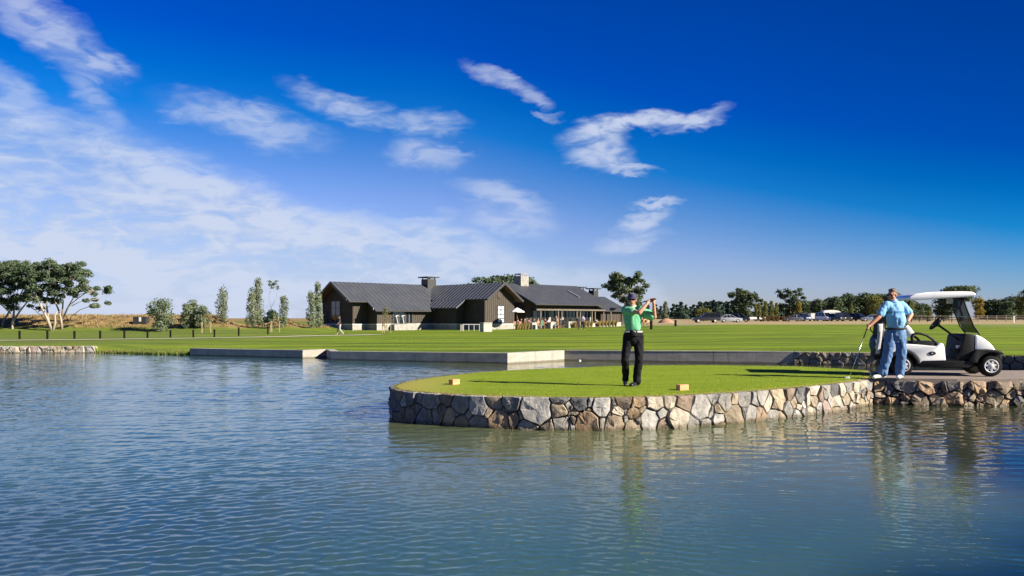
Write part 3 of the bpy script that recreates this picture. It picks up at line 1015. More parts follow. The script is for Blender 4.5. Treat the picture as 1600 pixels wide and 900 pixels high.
def random_seeds(s0, s1, z0, z1, rnd, w, codes, first=None):
    out = list(first or [])
    tries = 0
    while tries < 900:
        tries += 1
        r_ = rnd.uniform(0.55, 1.25) * w
        p = (rnd.uniform(s0, s1), rnd.uniform(z0, z1))
        if all((p[0] - q[0]) ** 2 + (p[1] - q[1]) ** 2 > (0.82 * (r_ + q[2])) ** 2 for q in out):
            out.append((p[0], p[1], r_, rnd.choice(codes)))
    return out

def build_stone_walls():
    rnd = random.Random(21)
    # island wall
    w = thing('stone_wall', 'curved wall of mixed grey, cream and ochre field stones edging the round tee', 'stone wall', (0, 0, 0))
    back = list(reversed(BACK[-7:]))
    line = list(reversed([p.copy() for p in BACK[-8:]])) 
    line = [p for p in BACK[-8:]] + FRONT
    cv = Curve2(dense([Vector((p.x, p.y, 0)) for p in line], 0.25))
    seeds = []
    for lst, ox, oy, sc in ((A_, 600, 560, 5.3333), (B_, 880, 580, 5.3333), (C_, 1150, 570, 6.4)):
        for (x, y, r_, code) in lst:
            # the tip turns away: measure on the front line only
            q = Curve2([Vector((p.x, p.y, 0)) for p in FRONT]).px(ox + x / sc, oy + y / sc)
            if q is None:
                continue
            off = cv.L - Curve2([Vector((p.x, p.y, 0)) for p in FRONT]).L
            p, n_ = cv.at(q[0] + off)
            seeds.append((q[0] + off, q[1], r_ / sc * p.y / F * 1.0, code))
    s_min = min(s[0] for s in seeds)
    seeds = random_seeds(0.1, s_min - 0.12, 0.0, TEE_Z, rnd, 0.12, 'dgbdl', seeds)
    seeds = with_fillers(seeds, 0, cv.L, -0.14, TEE_Z + 0.02, rnd, .75, 'ggtdcbl')
    cells = stone_cells(seeds, 0, cv.L, -0.14, TEE_Z + 0.02)
    n = lay_stones(w, cv, cells, rnd, top=TEE_Z + 0.012)
    # causeway wall
    w = thing('stone_wall', 'straight wall of rugged brown and tan boulders below the golf cart', 'stone wall', (0, 0, 0))
    cv = Curve2(PATH_W)
    seeds = []
    for (x, y, r_, code) in D_:
        q = cv.px(1350 + x / 6.4, 570 + y / 6.4)
        if q:
            seeds.append((q[0], q[1], r_ / 6.4 * 16.4 / F, code))
    smax = max(s[0] for s in seeds)
    seeds = random_seeds(smax + 0.15, cv.L, 0, TEE_Z - .05, rnd, 0.13, 'obtbd', seeds)
    seeds = with_fillers(seeds, 0, cv.L, -0.14, TEE_Z, rnd, .6, 'bdtob')
    cells = stone_cells(seeds, 0, cv.L, -0.14, TEE_Z - 0.0)
    n2 = lay_stones(w, cv, cells, rnd, joint=0.010, rough=1.7)
    cp = MB()
    pts = dense([p + Vector((0, 0.03, 0)) for p in PATH_W], 0.5)
    for a, b in zip(pts[:-1], pts[1:]):
        pass
    # far wall across the channel
    w = thing('stone_wall', 'dark stone wall across the channel behind the golf cart', 'stone wall', (0, 0, 0))
    cv = Curve2(W4)
    seeds = random_seeds(0.05, cv.L, 0.02, 0.46, rnd, 0.21, 'ddgdbgt')
    cells = stone_cells(seeds, 0, cv.L, -0.12, 0.5)
    cells = [(p, c if area_c(p)[1][0] > 2.6 else ('t' if i % 3 else 'g')) for i, (p, c) in enumerate(cells)]
    n3 = lay_stones(w, cv, cells, rnd, joint=0.014, rough=1.0, depth=0.25)
    # low pale wall on the far left shore
    w = thing('stone_wall', 'low pale dry stone wall on the far left shore of the pond', 'stone wall', (0, 0, 0))
    cv = Curve2(E_STONE_L)
    seeds = random_seeds(0.05, cv.L, 0.0, 0.36, rnd, 0.22, 'ctctlp')
    cells = stone_cells(seeds, 0, cv.L, -0.1, 0.37)
    n4 = lay_stones(w, cv, cells, rnd, joint=0.018, rough=1.2, depth=0.25)
    print('stones', n, n2, n3, n4)

def build_concrete():
    cm = mat('board-marked concrete', (0.34, 0.315, 0.27), (0.26, 0.243, 0.212), 0.85, 1.6, 0.004, 14, c3=(0.39, 0.36, 0.305), stretch=(1, 1, 2.5), detail=6, world=True)
    k = NT(cm.node_tree)
    bs = [n for n in cm.node_tree.nodes if n.type == 'BSDF_PRINCIPLED'][0]
    col = bs.inputs['Base Color'].links[0].from_socket
    pos = k.n('ShaderNodeNewGeometry').outputs['Position']
    z = k.n('ShaderNodeSeparateXYZ', {0: pos}).outputs[2]
    run = k.noise(k.v('MULTIPLY', pos, (3.0, 3.0, 0.25)), 1.6, 5.0, 0.7)
    col = k.mix(k.mr(run, 0.50, 0.72, 0.0, 0.55), col, (0.13, 0.12, 0.105, 1))
    wet = k.mr(k.m('ADD', z, k.m('MULTIPLY', k.m('SUBTRACT', k.noise(pos, 2.5, 4.0), 0.5), 0.06)), 0.09, 0.03)
    col = k.mix(k.m('MULTIPLY', wet, 0.75), col, (0.075, 0.062, 0.035, 1))
    k.put(bs.inputs['Base Color'], col)
    def wall(name_label, line, step, th=0.35, group='concrete pond walls'):
        w = thing('concrete_wall', name_label, 'concrete wall', (line[0].x, line[0].y, 0), 0, group)
        o0 = Vector((line[0].x, line[0].y, 0))
        for a, b in zip(line[:-1], line[1:]):
            d = b - a
            L = d.length
            n_ = max(1, round(L / step))
            t = d.normalized(); nn = Vector((t.y, -t.x, 0))
            for i in range(n_):
                p, q = a + d * (i / n_) + t * 0.006, a + d * ((i + 1) / n_) - t * 0.006
                mb = MB()
                vs = []
                for zt in (-0.5, None):
                    for (u, off) in ((p, 0.0), (q, 0.0), (q, -th), (p, -th)):
                        z_ = zt if zt is not None else edge_z(u.x) + 0.03
                        c_ = u + nn * off - o0
                        vs.append((c_.x, c_.y, z_))
                mb.add(vs, [(0, 1, 2, 3), (4, 5, 6, 7), (0, 1, 5, 4), (1, 2, 6, 5), (2, 3, 7, 6), (3, 0, 4, 7)])
                po = mb.build('concrete_panel', cm, w)
        return w
    wall('long low concrete wall on the left, ending in a short sunlit return', W1, 3.4)
    wall('long concrete wall below the clubhouse lawn with a wide sunlit return behind the tee', W2, 3.9)
    wall('straight shaded concrete wall behind the golfer, running on to the dark stones', W3, 3.2)

def build_grasses():
    rnd = random.Random(77)
    def blades(name, m_, spots, hmin, hmax, w, lean=.5, n=5):
        mb = MB()
        for (x, y, z, sc) in spots:
            for _ in range(n):
                a = rnd.uniform(0, 6.28)
                h = rnd.uniform(hmin, hmax) * sc
                b = Vector((x + rnd.uniform(-.12, .12), y + rnd.uniform(-.12, .12), z - .02))
                t = b + Vector((math.cos(a) * h * lean, math.sin(a) * h * lean, h))
                s_ = Vector((-math.sin(a), math.cos(a), 0)) * w * sc
                mb.add([b - s_, b + s_, t], [(0, 1, 2)])
        return tag(mb.build(name, m_), kind='stuff')
    # dry grass on the bank
    sp = []
    while len(sp) < 4200:
        x, y = rnd.uniform(-78, -14), rnd.uniform(95, 119)
        z = ground_z(x, y)
        if dune(x, y) > .28 + .25 * rnd.random():
            sp.append((x, y, z, 1.0 + .5 * noise.noise((x * .3, y * .3, 0))))
    blades('dry_grass', mat('dry bank grass', (.33, .235, .11), (.20, .155, .06), .9, .35, c3=(.42, .32, .17), world=True, translucent=.2), sp, .12, .38, .05, .6, 4)
    # rank green grass on the open shore between the stone wall and the concrete
    sp = []
    a, b = at(150, 551.5, 0), at(297, 555.6, 0)
    for _ in range(2600):
        f = rnd.random(); d = rnd.random() ** 1.6 * 2.6
        p = a.lerp(b, f) + Vector((0.05, d, 0))
        z = edge_z(p.x) * smooth(0, 7, d) * 1.0
        sp.append((p.x, p.y, max(0.0, z), 1.0 - .2 * d))
    blades('shore_grass', mat('rank shore grass', (.095, .15, .018), (.16, .17, .035), .8, .5, c3=(.23, .20, .07), world=True, translucent=.25), sp, .07, .24, .022, .4, 4)

def build_setting():
    build_ground()
    build_water()
    build_island()
    build_stone_walls()
    build_concrete()
    build_grasses()
    # pale footpath across the lawn
    def strip(name, pts, w, m_, lift):
        mb = MB()
        pts = dense(pts, 2.0)
        vs = []
        for i, p in enumerate(pts):
            t = (pts[min(i + 1, len(pts) - 1)] - pts[max(i - 1, 0)]).normalized()
            nn = Vector((t.y, -t.x, 0)) * w / 2
            for q in (p - nn, p + nn):
                vs.append((q.x, q.y, ground_z(q.x, q.y) + lift))
        fs = [(2 * i, 2 * i + 1, 2 * i + 3, 2 * i + 2) for i in range(len(pts) - 1)]
        mb.add(vs, fs)
        return tag(mb.build(name, m_, shade=True), kind='structure')
    pm = mat('pale path gravel', (0.36, 0.34, 0.27), (0.44, 0.42, 0.34), 0.9, 2.0, world=True)
    L = []
    for px, Y in ((-250, 52), (0, 54), (140, 56), (280, 59), (400, 63), (480, 67), (560, 72), (590, 75)):
        L.append(Vector((ax(px, Y), Y, 0)))
    strip('footpath', L, 1.7, pm, 0.035)
    L = [Vector((ax(px, Y), Y, 0)) for px, Y in ((880, 112), (960, 112), (1060, 113), (1110, 118))]
    strip('terrace_path', L, 1.8, pm, 0.05)
    L = [Vector((ax(px, Y), Y, 0)) for px, Y in ((1530, 100), (1600, 98), (1700, 97), (1900, 96))]
    strip('fairway_path', L, 2.2, pm, 0.05)
build_setting()
# ------------------------------------------------------------------ clubhouse
BA = Vector((0.7220, 0.6919, 0)); BB = Vector((0.6919, -0.7220, 0))
B0 = Vector((-21.0, 105.0, 0.22))
def bw(t, b, z):
    return B0 + BA * t + BB * b + Vector((0, 0, z))
BM = Matrix(((BA.x, BB.x, 0, 0), (BA.y, BB.y, 0, 0), (0, 0, 1, 0), (0, 0, 0, 1)))   # house axes, relative to the house root

def slope(zr, br, k):
    return lambda b: zr - abs(b - br) * k

def build_clubhouse():
    root = thing('clubhouse', 'long dark timber clubhouse with grey standing-seam metal roofs and a white stone plinth', 'clubhouse', B0)
    timber = mat('dark stained timber', (0.031, 0.024, 0.017), (0.050, 0.037, 0.026), 0.75, 2.0, 0.0, stretch=(3, 3, 0.4), c3=(0.026, 0.020, 0.016))
    batt = mat('timber batten', (0.075, 0.056, 0.041), (0.052, 0.04, 0.03), 0.75, 2.0)
    roofm = mat('grey metal roofing', (0.060, 0.066, 0.080), (0.076, 0.082, 0.096), 0.5, 0.6, metal=0.2, c3=(0.052, 0.058, 0.072))
    seamm = mat('metal roof seam', (0.086, 0.094, 0.112), None, 0.55, metal=0.2)
    plinth = mat('white bagged stone', (0.29, 0.278, 0.25), (0.20, 0.192, 0.175), 0.85, 2.2, 0.01, 10, c3=(0.42, 0.4, 0.36))
    stone = mat('pale chimney stone', (0.27, 0.26, 0.235), (0.17, 0.165, 0.158), 0.85, 2.6, 0.02, 9, c3=(0.38, 0.36, 0.32))
    dark = mat('black steel', (0.011, 0.011, 0.012), (0.017, 0.017, 0.018), 0.5, 4.0)
    white = mat('white joinery', (0.72, 0.72, 0.70), None, 0.5)
    glass = mat('dark window glass', (0.012, 0.016, 0.02), None, 0.04, spec=0.7)
    soffit = mat('cedar soffit', (0.16, 0.085, 0.045), (0.12, 0.065, 0.04), 0.7, 3.0)
    post = mat('weathered post timber', (0.14, 0.115, 0.088), (0.10, 0.083, 0.066), 0.8, 3.0)

    def part(name, mb, m_, parent=None):
        for i, v in enumerate(mb.v):
            mb.v[i] = BM @ v
        return mb.build(name, m_, parent or root)
    # --- walls (t along the long wing, b across towards the pond)
    zA = slope(6.5, -3.85, 0.577); zB = slope(6.4, 16.0, 0.70); zC = slope(6.6, 6.8, 0.44); zD = slope(5.0, 8.0, 0.46)
    T = 0.16
    def profile_wall(t0, t1, b0, b1, f, br, along='t'):
        """prism under a gable roof"""
        pr = [(b0, 0), (b1, 0), (b1, f(b1) - T)]
        if b0 < br < b1:
            pr.append((br, f(br) - T))
        pr.append((b0, f(b0) - T))
        mb = MB()
        if along == 't':
            mb.prism(pr, t0, t1, 'x')
        else:
            mb.prism(pr, t0, t1, 'y')
        return mb
    walls = []
    walls.append(part('wall', profile_wall(0, 18, -7.7, 0, zA, -3.85), timber))
    walls.append(part('wall', profile_wall(2.3, 11.7, 0.004, 2.24, zA, -3.85), timber))
    walls.append(part('wall', profile_wall(0.006, 11.26, 13.27, 18.73, zB, 16.0, 'b'), timber))
    walls.append(part('wall', profile_wall(2.25, 7.2, 11.7, 13.264, zB, 16.0, 'b'), timber))
    walls.append(part('wall', profile_wall(21, 36.0, 2.0, 11.2, zC, 6.8), timber))
    walls.append(part('wall', profile_wall(36.02, 41.6, 4.5, 12.3, zD, 8.0), timber))
    walls.append(part('wall', MB().box(18.74, 21, 2.0, 9.0, 0, 4.0), timber))
    # --- battens, too small to pick apart: one joined part per facade
    def battens(fn, n, ztop, z0=0.82, w=0.045, d=0.035):
        mb = MB()
        for i in range(n):
            (x0, x1, y0, y1) = fn(i)
            mb.box(x0, x1, y0, y1, z0, ztop(i))
        o = part('batten', mb, batt); o['kind'] = 'stuff'
    battens(lambda i: (0.2 + .36 * i - .025, 0.2 + .36 * i + .025, 0.002, 0.04), 6, lambda i: 4.0)
    battens(lambda i: (2.5 + .36 * i - .025, 2.5 + .36 * i + .025, 2.242, 2.28), 26, lambda i: 2.78)
    battens(lambda i: (11.664, 11.698, 2.5 + .36 * i, 2.55 + .36 * i), 13, lambda i: 3.15)
    battens(lambda i: (13.234, 13.268, 7.4 + .36 * i, 7.45 + .36 * i), 11, lambda i: 4.2)
    battens(lambda i: (13.45 + .36 * i - .025, 13.45 + .36 * i + .025, 11.262, 11.30), 15, lambda i: zB(13.45 + .36 * i) - T - .03)
    battens(lambda i: (-0.034, -0.002, -7.5 + .36 * i, -7.45 + .36 * i), 21, lambda i: zA(-7.5 + .36 * i) - T - .03)
    battens(lambda i: (36.2 + .4 * i - .03, 36.2 + .4 * i + .03, 12.302, 12.34), 14, lambda i: 2.7)
    # --- plinth, proud of the walls, with a ledge
    for (t0, t1, b0, b1) in ((-0.10, 18, -7.8, 0.10), (2.2, 11.8, 0.102, 2.34), (13.17, 18.83, 0.11, 11.36), (11.6, 13.168, 2.345, 7.3)):
        part('plinth', MB().box(t0, t1, b0, b1, -0.5, 0.74), plinth)
    for (t0, t1, b0, b1) in ((-0.14, 18, -7.84, 0.14), (2.16, 11.84, 0.142, 2.38), (13.13, 18.87, 0.15, 11.40), (11.56, 13.128, 2.385, 7.34)):
        part('ledge', MB().box(t0, t1, b0, b1, 0.742, 0.82), white)
    # --- roofs: one slab per slope with its seams
    def roof(name, quad, seam_dir, step=0.70):
        """quad: eave0, eave1, ridge1, ridge0 in house axes"""
        q = [Vector(p) for p in quad]
        n = (q[1] - q[0]).cross(q[3] - q[0]).normalized()
        if n.z < 0:
            n = -n
        mb = MB()
        mb.add([p - n * 0.14 for p in q] + [p + n * 0.02 for p in q], [(3, 2, 1, 0), (4, 5, 6, 7), (0, 1, 5, 4), (1, 2, 6, 5), (2, 3, 7, 6), (3, 0, 4, 7)])
        o = part('roof', mb, roofm)
        L = (q[1] - q[0]).length
        k_ = max(2, int(L / step))
        sm = MB()
        u = (q[1] - q[0]).normalized() * 0.032
        for i in range(k_ + 1):
            a = q[0].lerp(q[1], i / k_); c = q[3].lerp(q[2], i / k_)
            if i == 0: a, c = a + u, c + u
            if i == k_: a, c = a - u, c - u
            vs = [a - u + n * .021, a + u + n * .021, c + u + n * .021, c - u + n * .021, a - u + n * .055, a + u + n * .055, c + u + n * .055, c - u + n * .055]
            sm.add(vs, [(3, 2, 1, 0), (4, 5, 6, 7), (0, 1, 5, 4), (1, 2, 6, 5), (2, 3, 7, 6), (3, 0, 4, 7)])
        s = part('roof_seam', sm, seamm, o); s['kind'] = 'stuff'
        # cedar lining under the overhang
        return o
    def Aq(t0, t1, b0, b1):
        return [(t0, b1, zA(b1)), (t1, b1, zA(b1)), (t1, b0, zA(b0)), (t0, b0, zA(b0))]
    roof('A', Aq(-1.1, 16.0, -3.85, 0.75), 0)
    roof('A', Aq(1.6, 12.6, 0.752, 2.85), 0)
    roof('A', Aq(-1.1, 19, -3.85, -8.5), 0)
    def Bq(b0, b1, t0, t1):
        return [(t1, b0, zB(t1)), (t1, b1, zB(t1)), (t0, b1, zB(t0)), (t0, b0, zB(t0))]
    roof('B', Bq(-3.0, 12.35, 16.0, 12.75), 0)
    roof('B', Bq(1.2, 7.9, 12.748, 11.1), 0)
    roof('B', Bq(-3.0, 12.35, 16.0, 19.5), 0)
    def Cq(f, t0, t1, b0, b1):
        return [(t0, b1, f(b1)), (t1, b1, f(b1)), (t1, b0, f(b0)), (t0, b0, f(b0))]
    roof('C', Cq(zC, 20.4, 36.6, 6.8, 13.7), 0, 0.5)
    roof('C', Cq(zC, 20.4, 36.6, 6.8, 1.0), 0, 0.5)
    roof('D', Cq(zD, 36.2, 42.0, 8.0, 13.0), 0, 0.5)
    roof('D', Cq(zD, 36.2, 42.0, 8.0, 3.6), 0, 0.5)
    # soffit linings of the gable overhangs and barge boards
    for f, ln in ((lambda b: (-1.0, b, zA(b) - 0.19), [(-8.3, -3.85), (-3.85, 0.7)]),):
        for (c, d) in ln:
            mb = MB()
            p = [Vector((-1.05, c, zA(c) - .17)), Vector((-1.05, d, zA(d) - .17)), Vector((-0.02, d, zA(d) - .17)), Vector((-0.02, c, zA(c) - .17))]
            mb.add(p + [v - Vector((0, 0, .05)) for v in p], [(0, 1, 2, 3), (7, 6, 5, 4), (0, 4, 5, 1), (1, 5, 6, 2), (2, 6, 7, 3), (3, 7, 4, 0)])
            part('soffit', mb, soffit)
            bb = MB()
            e0, e1 = Vector((-1.1, c, zA(c))), Vector((-1.1, d, zA(d)))
            bb.add([e0 + Vector((-.03, 0, -.34)), e1 + Vector((-.03, 0, -.34)), e1 + Vector((-.03, 0, .04)), e0 + Vector((-.03, 0, .04)),
                    e0 + Vector((-.002, 0, -.34)), e1 + Vector((-.002, 0, -.34)), e1 + Vector((-.002, 0, .04)), e0 + Vector((-.002, 0, .04))],
                   [(0, 1, 2, 3), (7, 6, 5, 4), (0, 4, 5, 1), (1, 5, 6, 2), (2, 6, 7, 3), (3, 7, 4, 0)])
            part('barge_board', bb, dark)
    for (c, d) in ((12.8, 16.0), (16.0, 19.4)):
        p = [Vector((c, 12.3, zB(c) - .17)), Vector((d, 12.3, zB(d) - .17)), Vector((d, 11.32, zB(d) - .17)), Vector((c, 11.32, zB(c) - .17))]
        mb = MB(); mb.add(p + [v - Vector((0, 0, .05)) for v in p], [(0, 1, 2, 3), (7, 6, 5, 4), (0, 4, 5, 1), (1, 5, 6, 2), (2, 6, 7, 3), (3, 7, 4, 0)])
        part('soffit', mb, soffit)
        e0, e1 = Vector((c, 12.35, zB(c))), Vector((d, 12.35, zB(d)))
        bb = MB()
        bb.add([e0 + Vector((0, .03, -.3)), e1 + Vector((0, .03, -.3)), e1 + Vector((0, .03, .04)), e0 + Vector((0, .03, .04)),
                e0 + Vector((0, .002, -.3)), e1 + Vector((0, .002, -.3)), e1 + Vector((0, .002, .04)), e0 + Vector((0, .002, .04))],
               [(0, 1, 2, 3), (7, 6, 5, 4), (0, 4, 5, 1), (1, 5, 6, 2), (2, 6, 7, 3), (3, 7, 4, 0)])
        part('barge_board', bb, dark)
    # gutters and small white rafter brackets
    for (t0, t1, b, z) in ((-1.1, 1.58, 0.80, zA(.75)), (1.6, 11.4, 2.9, zA(2.85)), (20.4, 36.6, 13.75, zC(13.7))):
        part('gutter', MB().box(t0, t1, b + .002, b + .12, z - .17, z - .03), dark)
    for (t, b, z) in ((-1.12, -3.85, 6.25), (-1.12, 0.3, 3.95), (1.55, 2.5, 2.8), (11.3, 2.92, 2.75)):
        part('bracket', MB().box(t - .08, t, b - .09, b + .09, z - .12, z + .12), stone)
    # --- windows
    def window(face, u0, u1, z0, z1, pos, nu, nz, frame=white, gl=glass, fw=0.07):
        """face 't': the pane lies along t at b = pos; 'b': along b at t = pos (outside is -t)"""
        sgn = 1 if face == 't' else -1
        def bx(mb, a0, a1, c0, c1, d0, d1):
            lo, hi = sorted((pos + sgn * d0, pos + sgn * d1))
            if face == 't': mb.box(a0, a1, lo, hi, c0, c1)
            else: mb.box(lo, hi, a0, a1, c0, c1)
        f = MB()
        bx(f, u0, u0 + fw, z0, z1, .0, .11); bx(f, u1 - fw, u1, z0, z1, .0, .11)
        bx(f, u0 + fw, u1 - fw, z0, z0 + fw, .0, .108); bx(f, u0 + fw, u1 - fw, z1 - fw, z1, .0, .108)
        for i in range(1, nu):
            u = u0 + (u1 - u0) * i / nu
            bx(f, u - .06, u + .06, z0 + fw, z1 - fw, .0, .095)
        for i in range(1, nz):
            z = z0 + (z1 - z0) * i / nz
            bx(f, u0 + fw, u1 - fw, z - .055, z + .055, .0, .09)
        o = part('window', f, frame)
        g = MB(); bx(g, u0 + fw * .5, u1 - fw * .5, z0 + fw * .5, z1 - fw * .5, .0, .06)
        part('pane', g, gl, o)
        return o
    grey = mat('grey joinery', (0.10, 0.10, 0.10), None, 0.5)
    window('b', -5.3, -3.0, 1.0, 3.9, -0.002, 2, 3, grey)
    window('t', 4.75, 6.75, 0.84, 2.75, 2.244, 2, 1, grey, fw=.06)
    window('t', 6.85, 8.05, 0.84, 2.75, 2.244, 2, 1, grey, fw=.06)
    skyg = mat('glass with painted sky reflection', (0.55, 0.60, 0.66), (0.62, 0.66, 0.70), 0.15)  # the bright sky's reflection is put into the pane colour
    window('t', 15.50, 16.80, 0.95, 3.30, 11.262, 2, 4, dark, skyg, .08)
    # round louvre in the small gable
    M_ = Matrix.Translation((16.0, 11.262, 4.7)) @ Matrix.Rotation(R(-90), 4, 'X')
    lv = MB(); lv.lathe([(0.52, 0), (0.52, 0.08), (0.43, 0.09), (0.43, 0.03)], 24, M=M_)
    lo_ = part('louvre', lv, timber)
    sl = MB()
    for i in range(7):
        z = 4.7 - 0.36 + i * .12
        hw = math.sqrt(max(0.01, .43 ** 2 - (z - 4.7) ** 2))
        sl.box(16 - hw, 16 + hw, 11.262, 11.33, z - .035, z + .035)
    s = part('slat', sl, batt, lo_); s['kind'] = 'stuff'
    # two white exercise machines seen in the glass door: real frames standing on the step
    # --- flat-capped flues and the stone chimney
    def flue(t, b, w, z0, z1, cap, m_, capm, nm='chimney'):
        o = part(nm, MB().box(t - w, t + w, b - w, b + w, z0, z1), m_)
        c = MB()
        for sx in (-1, 1):
            for sy in (-1, 1):
                c.box(t + sx * w * .8 - .06, t + sx * w * .8 + .06, b + sy * w * .8 - .06, b + sy * w * .8 + .06, z1 + .001, z1 + .2)
        c.box(t - cap, t + cap, b - cap, b + cap, z1 + .201, z1 + .36)
        part('chimney_cap', c, capm, o)
    flue(15.4, -3.6, 0.78, 5.4, 7.35, 1.15, dark, dark)
    flue(24.4, 6.8, 0.80, 5.6, 7.75, 0.66, stone, stone)
    flue(38.3, 6.0, 0.50, 3.6, 6.2, 0.85, dark, dark)
    flue(39.9, 7.5, 0.55, 3.8, 6.0, 0.90, dark, dark)
    # skylight strip on the big roof
    n = Vector((0, 0.40, 0.92))
    sk = MB()
    a, c = Vector((32.2, 9.0, zC(9.0))), Vector((32.2, 11.3, zC(11.3)))
    u = Vector((.22, 0, 0))
    sk.add([a - u + n * .05, a + u + n * .05, c + u + n * .05, c - u + n * .05, a - u + n * .16, a + u + n * .16, c + u + n * .16, c - u + n * .16],
           [(3, 2, 1, 0), (4, 5, 6, 7), (0, 1, 5, 4), (1, 2, 6, 5), (2, 3, 7, 6), (3, 0, 4, 7)])
    part('skylight', sk, mat('frosted skylight', (0.12, 0.135, 0.15), None, 0.3))
    # --- verandah of the restaurant
    part('beam', MB().box(21.4, 36.3, 12.75, 12.98, 2.66, 2.98), post)
    for t in (22.4, 26.0, 26.75, 30.0, 30.75, 33.4, 34.1, 36.1):
        part('post', MB().box(t - .085, t + .085, 12.74 - .09, 12.74 + .09 - .01, 0.0, 2.655), post)
    for i, t in enumerate((22.3, 24.6, 26.9, 29.2, 31.5, 33.8)):
        window('t', t, t + 2.2, 0.1, 2.9, 11.204, 3 if i % 2 else 2, 1, dark, glass, .08)
    cur = mat('pale curtain', (0.30, 0.30, 0.29), (0.2, 0.2, 0.2), 0.9)
    for t in (25.6, 28.2, 31.9, 34.6):
        part('blind', MB().box(t, t + .5, 11.32, 11.345, 0.4, 2.6), cur)
    part('terrace_floor', MB().box(19, 42, 9.0, 16.4, -0.5, 0.16), mat('terrace paving', (0.35, 0.33, 0.30), (0.28, 0.26, 0.24), 0.9, 1.0))
    for t in (37.6, 41.2):
        part('post', MB().box(t - .1, t + .1, 12.8, 13.0, 0.0, 2.5), post)
    return root

def leafmat(nm, a, b, c=None, tr=0.25):
    return mat(nm, a, b, 0.7, 0.9, detail=3.0, c3=c, translucent=tr, spec=0.2, lo=0.38, hi=0.62)

build_clubhouse()
# ------------------------------------------------------------------ trees and plants
def leaf_faces(mb, c, r_, n, size, rnd, flat=1.0, up=0.0, shell=0.55):
    """n small leaf sprays spread through an ellipsoid, denser to its outside"""
    for _ in range(n):
        d = Vector((rnd.gauss(0, 1), rnd.gauss(0, 1), rnd.gauss(0, 1)))
        if d.length < 1e-3:
            continue
        d.normalize()
        rr = shell + (1 - shell) * rnd.random()
        if rnd.random() < 0.15:
            rr *= 1.15
        p = Vector(c) + Vector((d.x * r_[0], d.y * r_[1], d.z * r_[2])) * rr
        a = (d + Vector((rnd.gauss(0, .5), rnd.gauss(0, .5), rnd.gauss(0, .5) + up))).normalized()
        b = a.cross(Vector((rnd.gauss(0, 1), rnd.gauss(0, 1), rnd.gauss(0, 1)))).normalized()
        c_ = a.cross(b).normalized()
        s = size * rnd.uniform(0.55, 1.3)
        w = s * rnd.uniform(.35, .6)
        mb.add([p - b * s, p + c_ * w + a * s * .15, p + b * s, p - c_ * w + a * s * .1], [(0, 1, 2, 3)])

def branch(mb, p0, d, L, r0, rnd, depth, tips, spread=0.55, n=5, kids=2, gnarl=0.18, up=0.08):
    pts, rads = [Vector(p0)], [r0]
    d = Vector(d).normalized()
    seg = 4
    for i in range(seg):
        d = (d + Vector((rnd.gauss(0, gnarl), rnd.gauss(0, gnarl), rnd.gauss(0, gnarl) + up))).normalized()
        pts.append(pts[-1] + d * L / seg)
        rads.append(r0 * (1 - 0.45 * (i + 1) / seg))
    mb.tube(pts, rads, n)
    if depth == 0:
        tips.append((pts[-1], d)); tips.append((pts[-2], d))
        return
    for k_ in range(kids + (1 if rnd.random() < .35 else 0)):
        dd = (d + Vector((rnd.gauss(0, spread), rnd.gauss(0, spread), rnd.gauss(0, spread * .5)))).normalized()
        branch(mb, pts[-1], dd, L * rnd.uniform(.62, .85), rads[-1] * .75, rnd, depth - 1, tips, spread, max(4, n - 1), kids, gnarl, up)

BARK = mat('grey bark', (0.19, 0.155, 0.125), (0.115, 0.095, 0.08), 0.9, 3.0, stretch=(1, 1, .3))
PALEBARK = mat('pale bark', (0.36, 0.30, 0.245), (0.24, 0.195, 0.16), 0.9, 3.0, stretch=(1, 1, .3))
LF = {
    'pine': leafmat('dark pine foliage', (0.044, 0.072, 0.036), (0.076, 0.106, 0.050), (0.112, 0.132, 0.068), 0.2),
    'cypress': leafmat('cypress foliage', (0.062, 0.096, 0.054), (0.098, 0.134, 0.076), (0.15, 0.18, 0.112), 0.3),
    'poplar': leafmat('silvery poplar foliage', (0.21, 0.25, 0.155), (0.145, 0.185, 0.11), (0.31, 0.34, 0.24), 0.4),
    'willow': leafmat('willow foliage', (0.165, 0.21, 0.125), (0.115, 0.155, 0.088), (0.26, 0.29, 0.185), 0.4),
    'spruce': leafmat('blue spruce foliage', (0.032, 0.060, 0.044), (0.052, 0.086, 0.060), (0.074, 0.108, 0.078), 0.12),
    'gold': leafmat('golden foliage', (0.24, 0.18, 0.035), (0.17, 0.14, 0.03), (0.30, 0.24, 0.06), 0.35),
    'lime': leafmat('yellow green foliage', (0.17, 0.175, 0.045), (0.12, 0.13, 0.035), (0.24, 0.23, 0.08), 0.4),
    'rust': leafmat('rusty foliage', (0.16, 0.085, 0.035), (0.11, 0.07, 0.03), (0.2, 0.12, 0.05), 0.3),
    'sapling': leafmat('pale sapling foliage', (0.26, 0.24, 0.10), (0.18, 0.175, 0.065), (0.34, 0.31, 0.16), 0.35),
    'straw': leafmat('straw-coloured grass', (0.38, 0.27, 0.11), (0.28, 0.22, 0.09), (0.22, 0.22, 0.07), 0.35),
}

def tree_root(nm, label, px, Y, base=None, group=None, rz=None):
    x = ax(px, Y)
    z = ground_z(x, Y) if base is None else base
    return thing(nm, label, 'tree', (x, Y, z - 0.05), rz or 0.0, group)

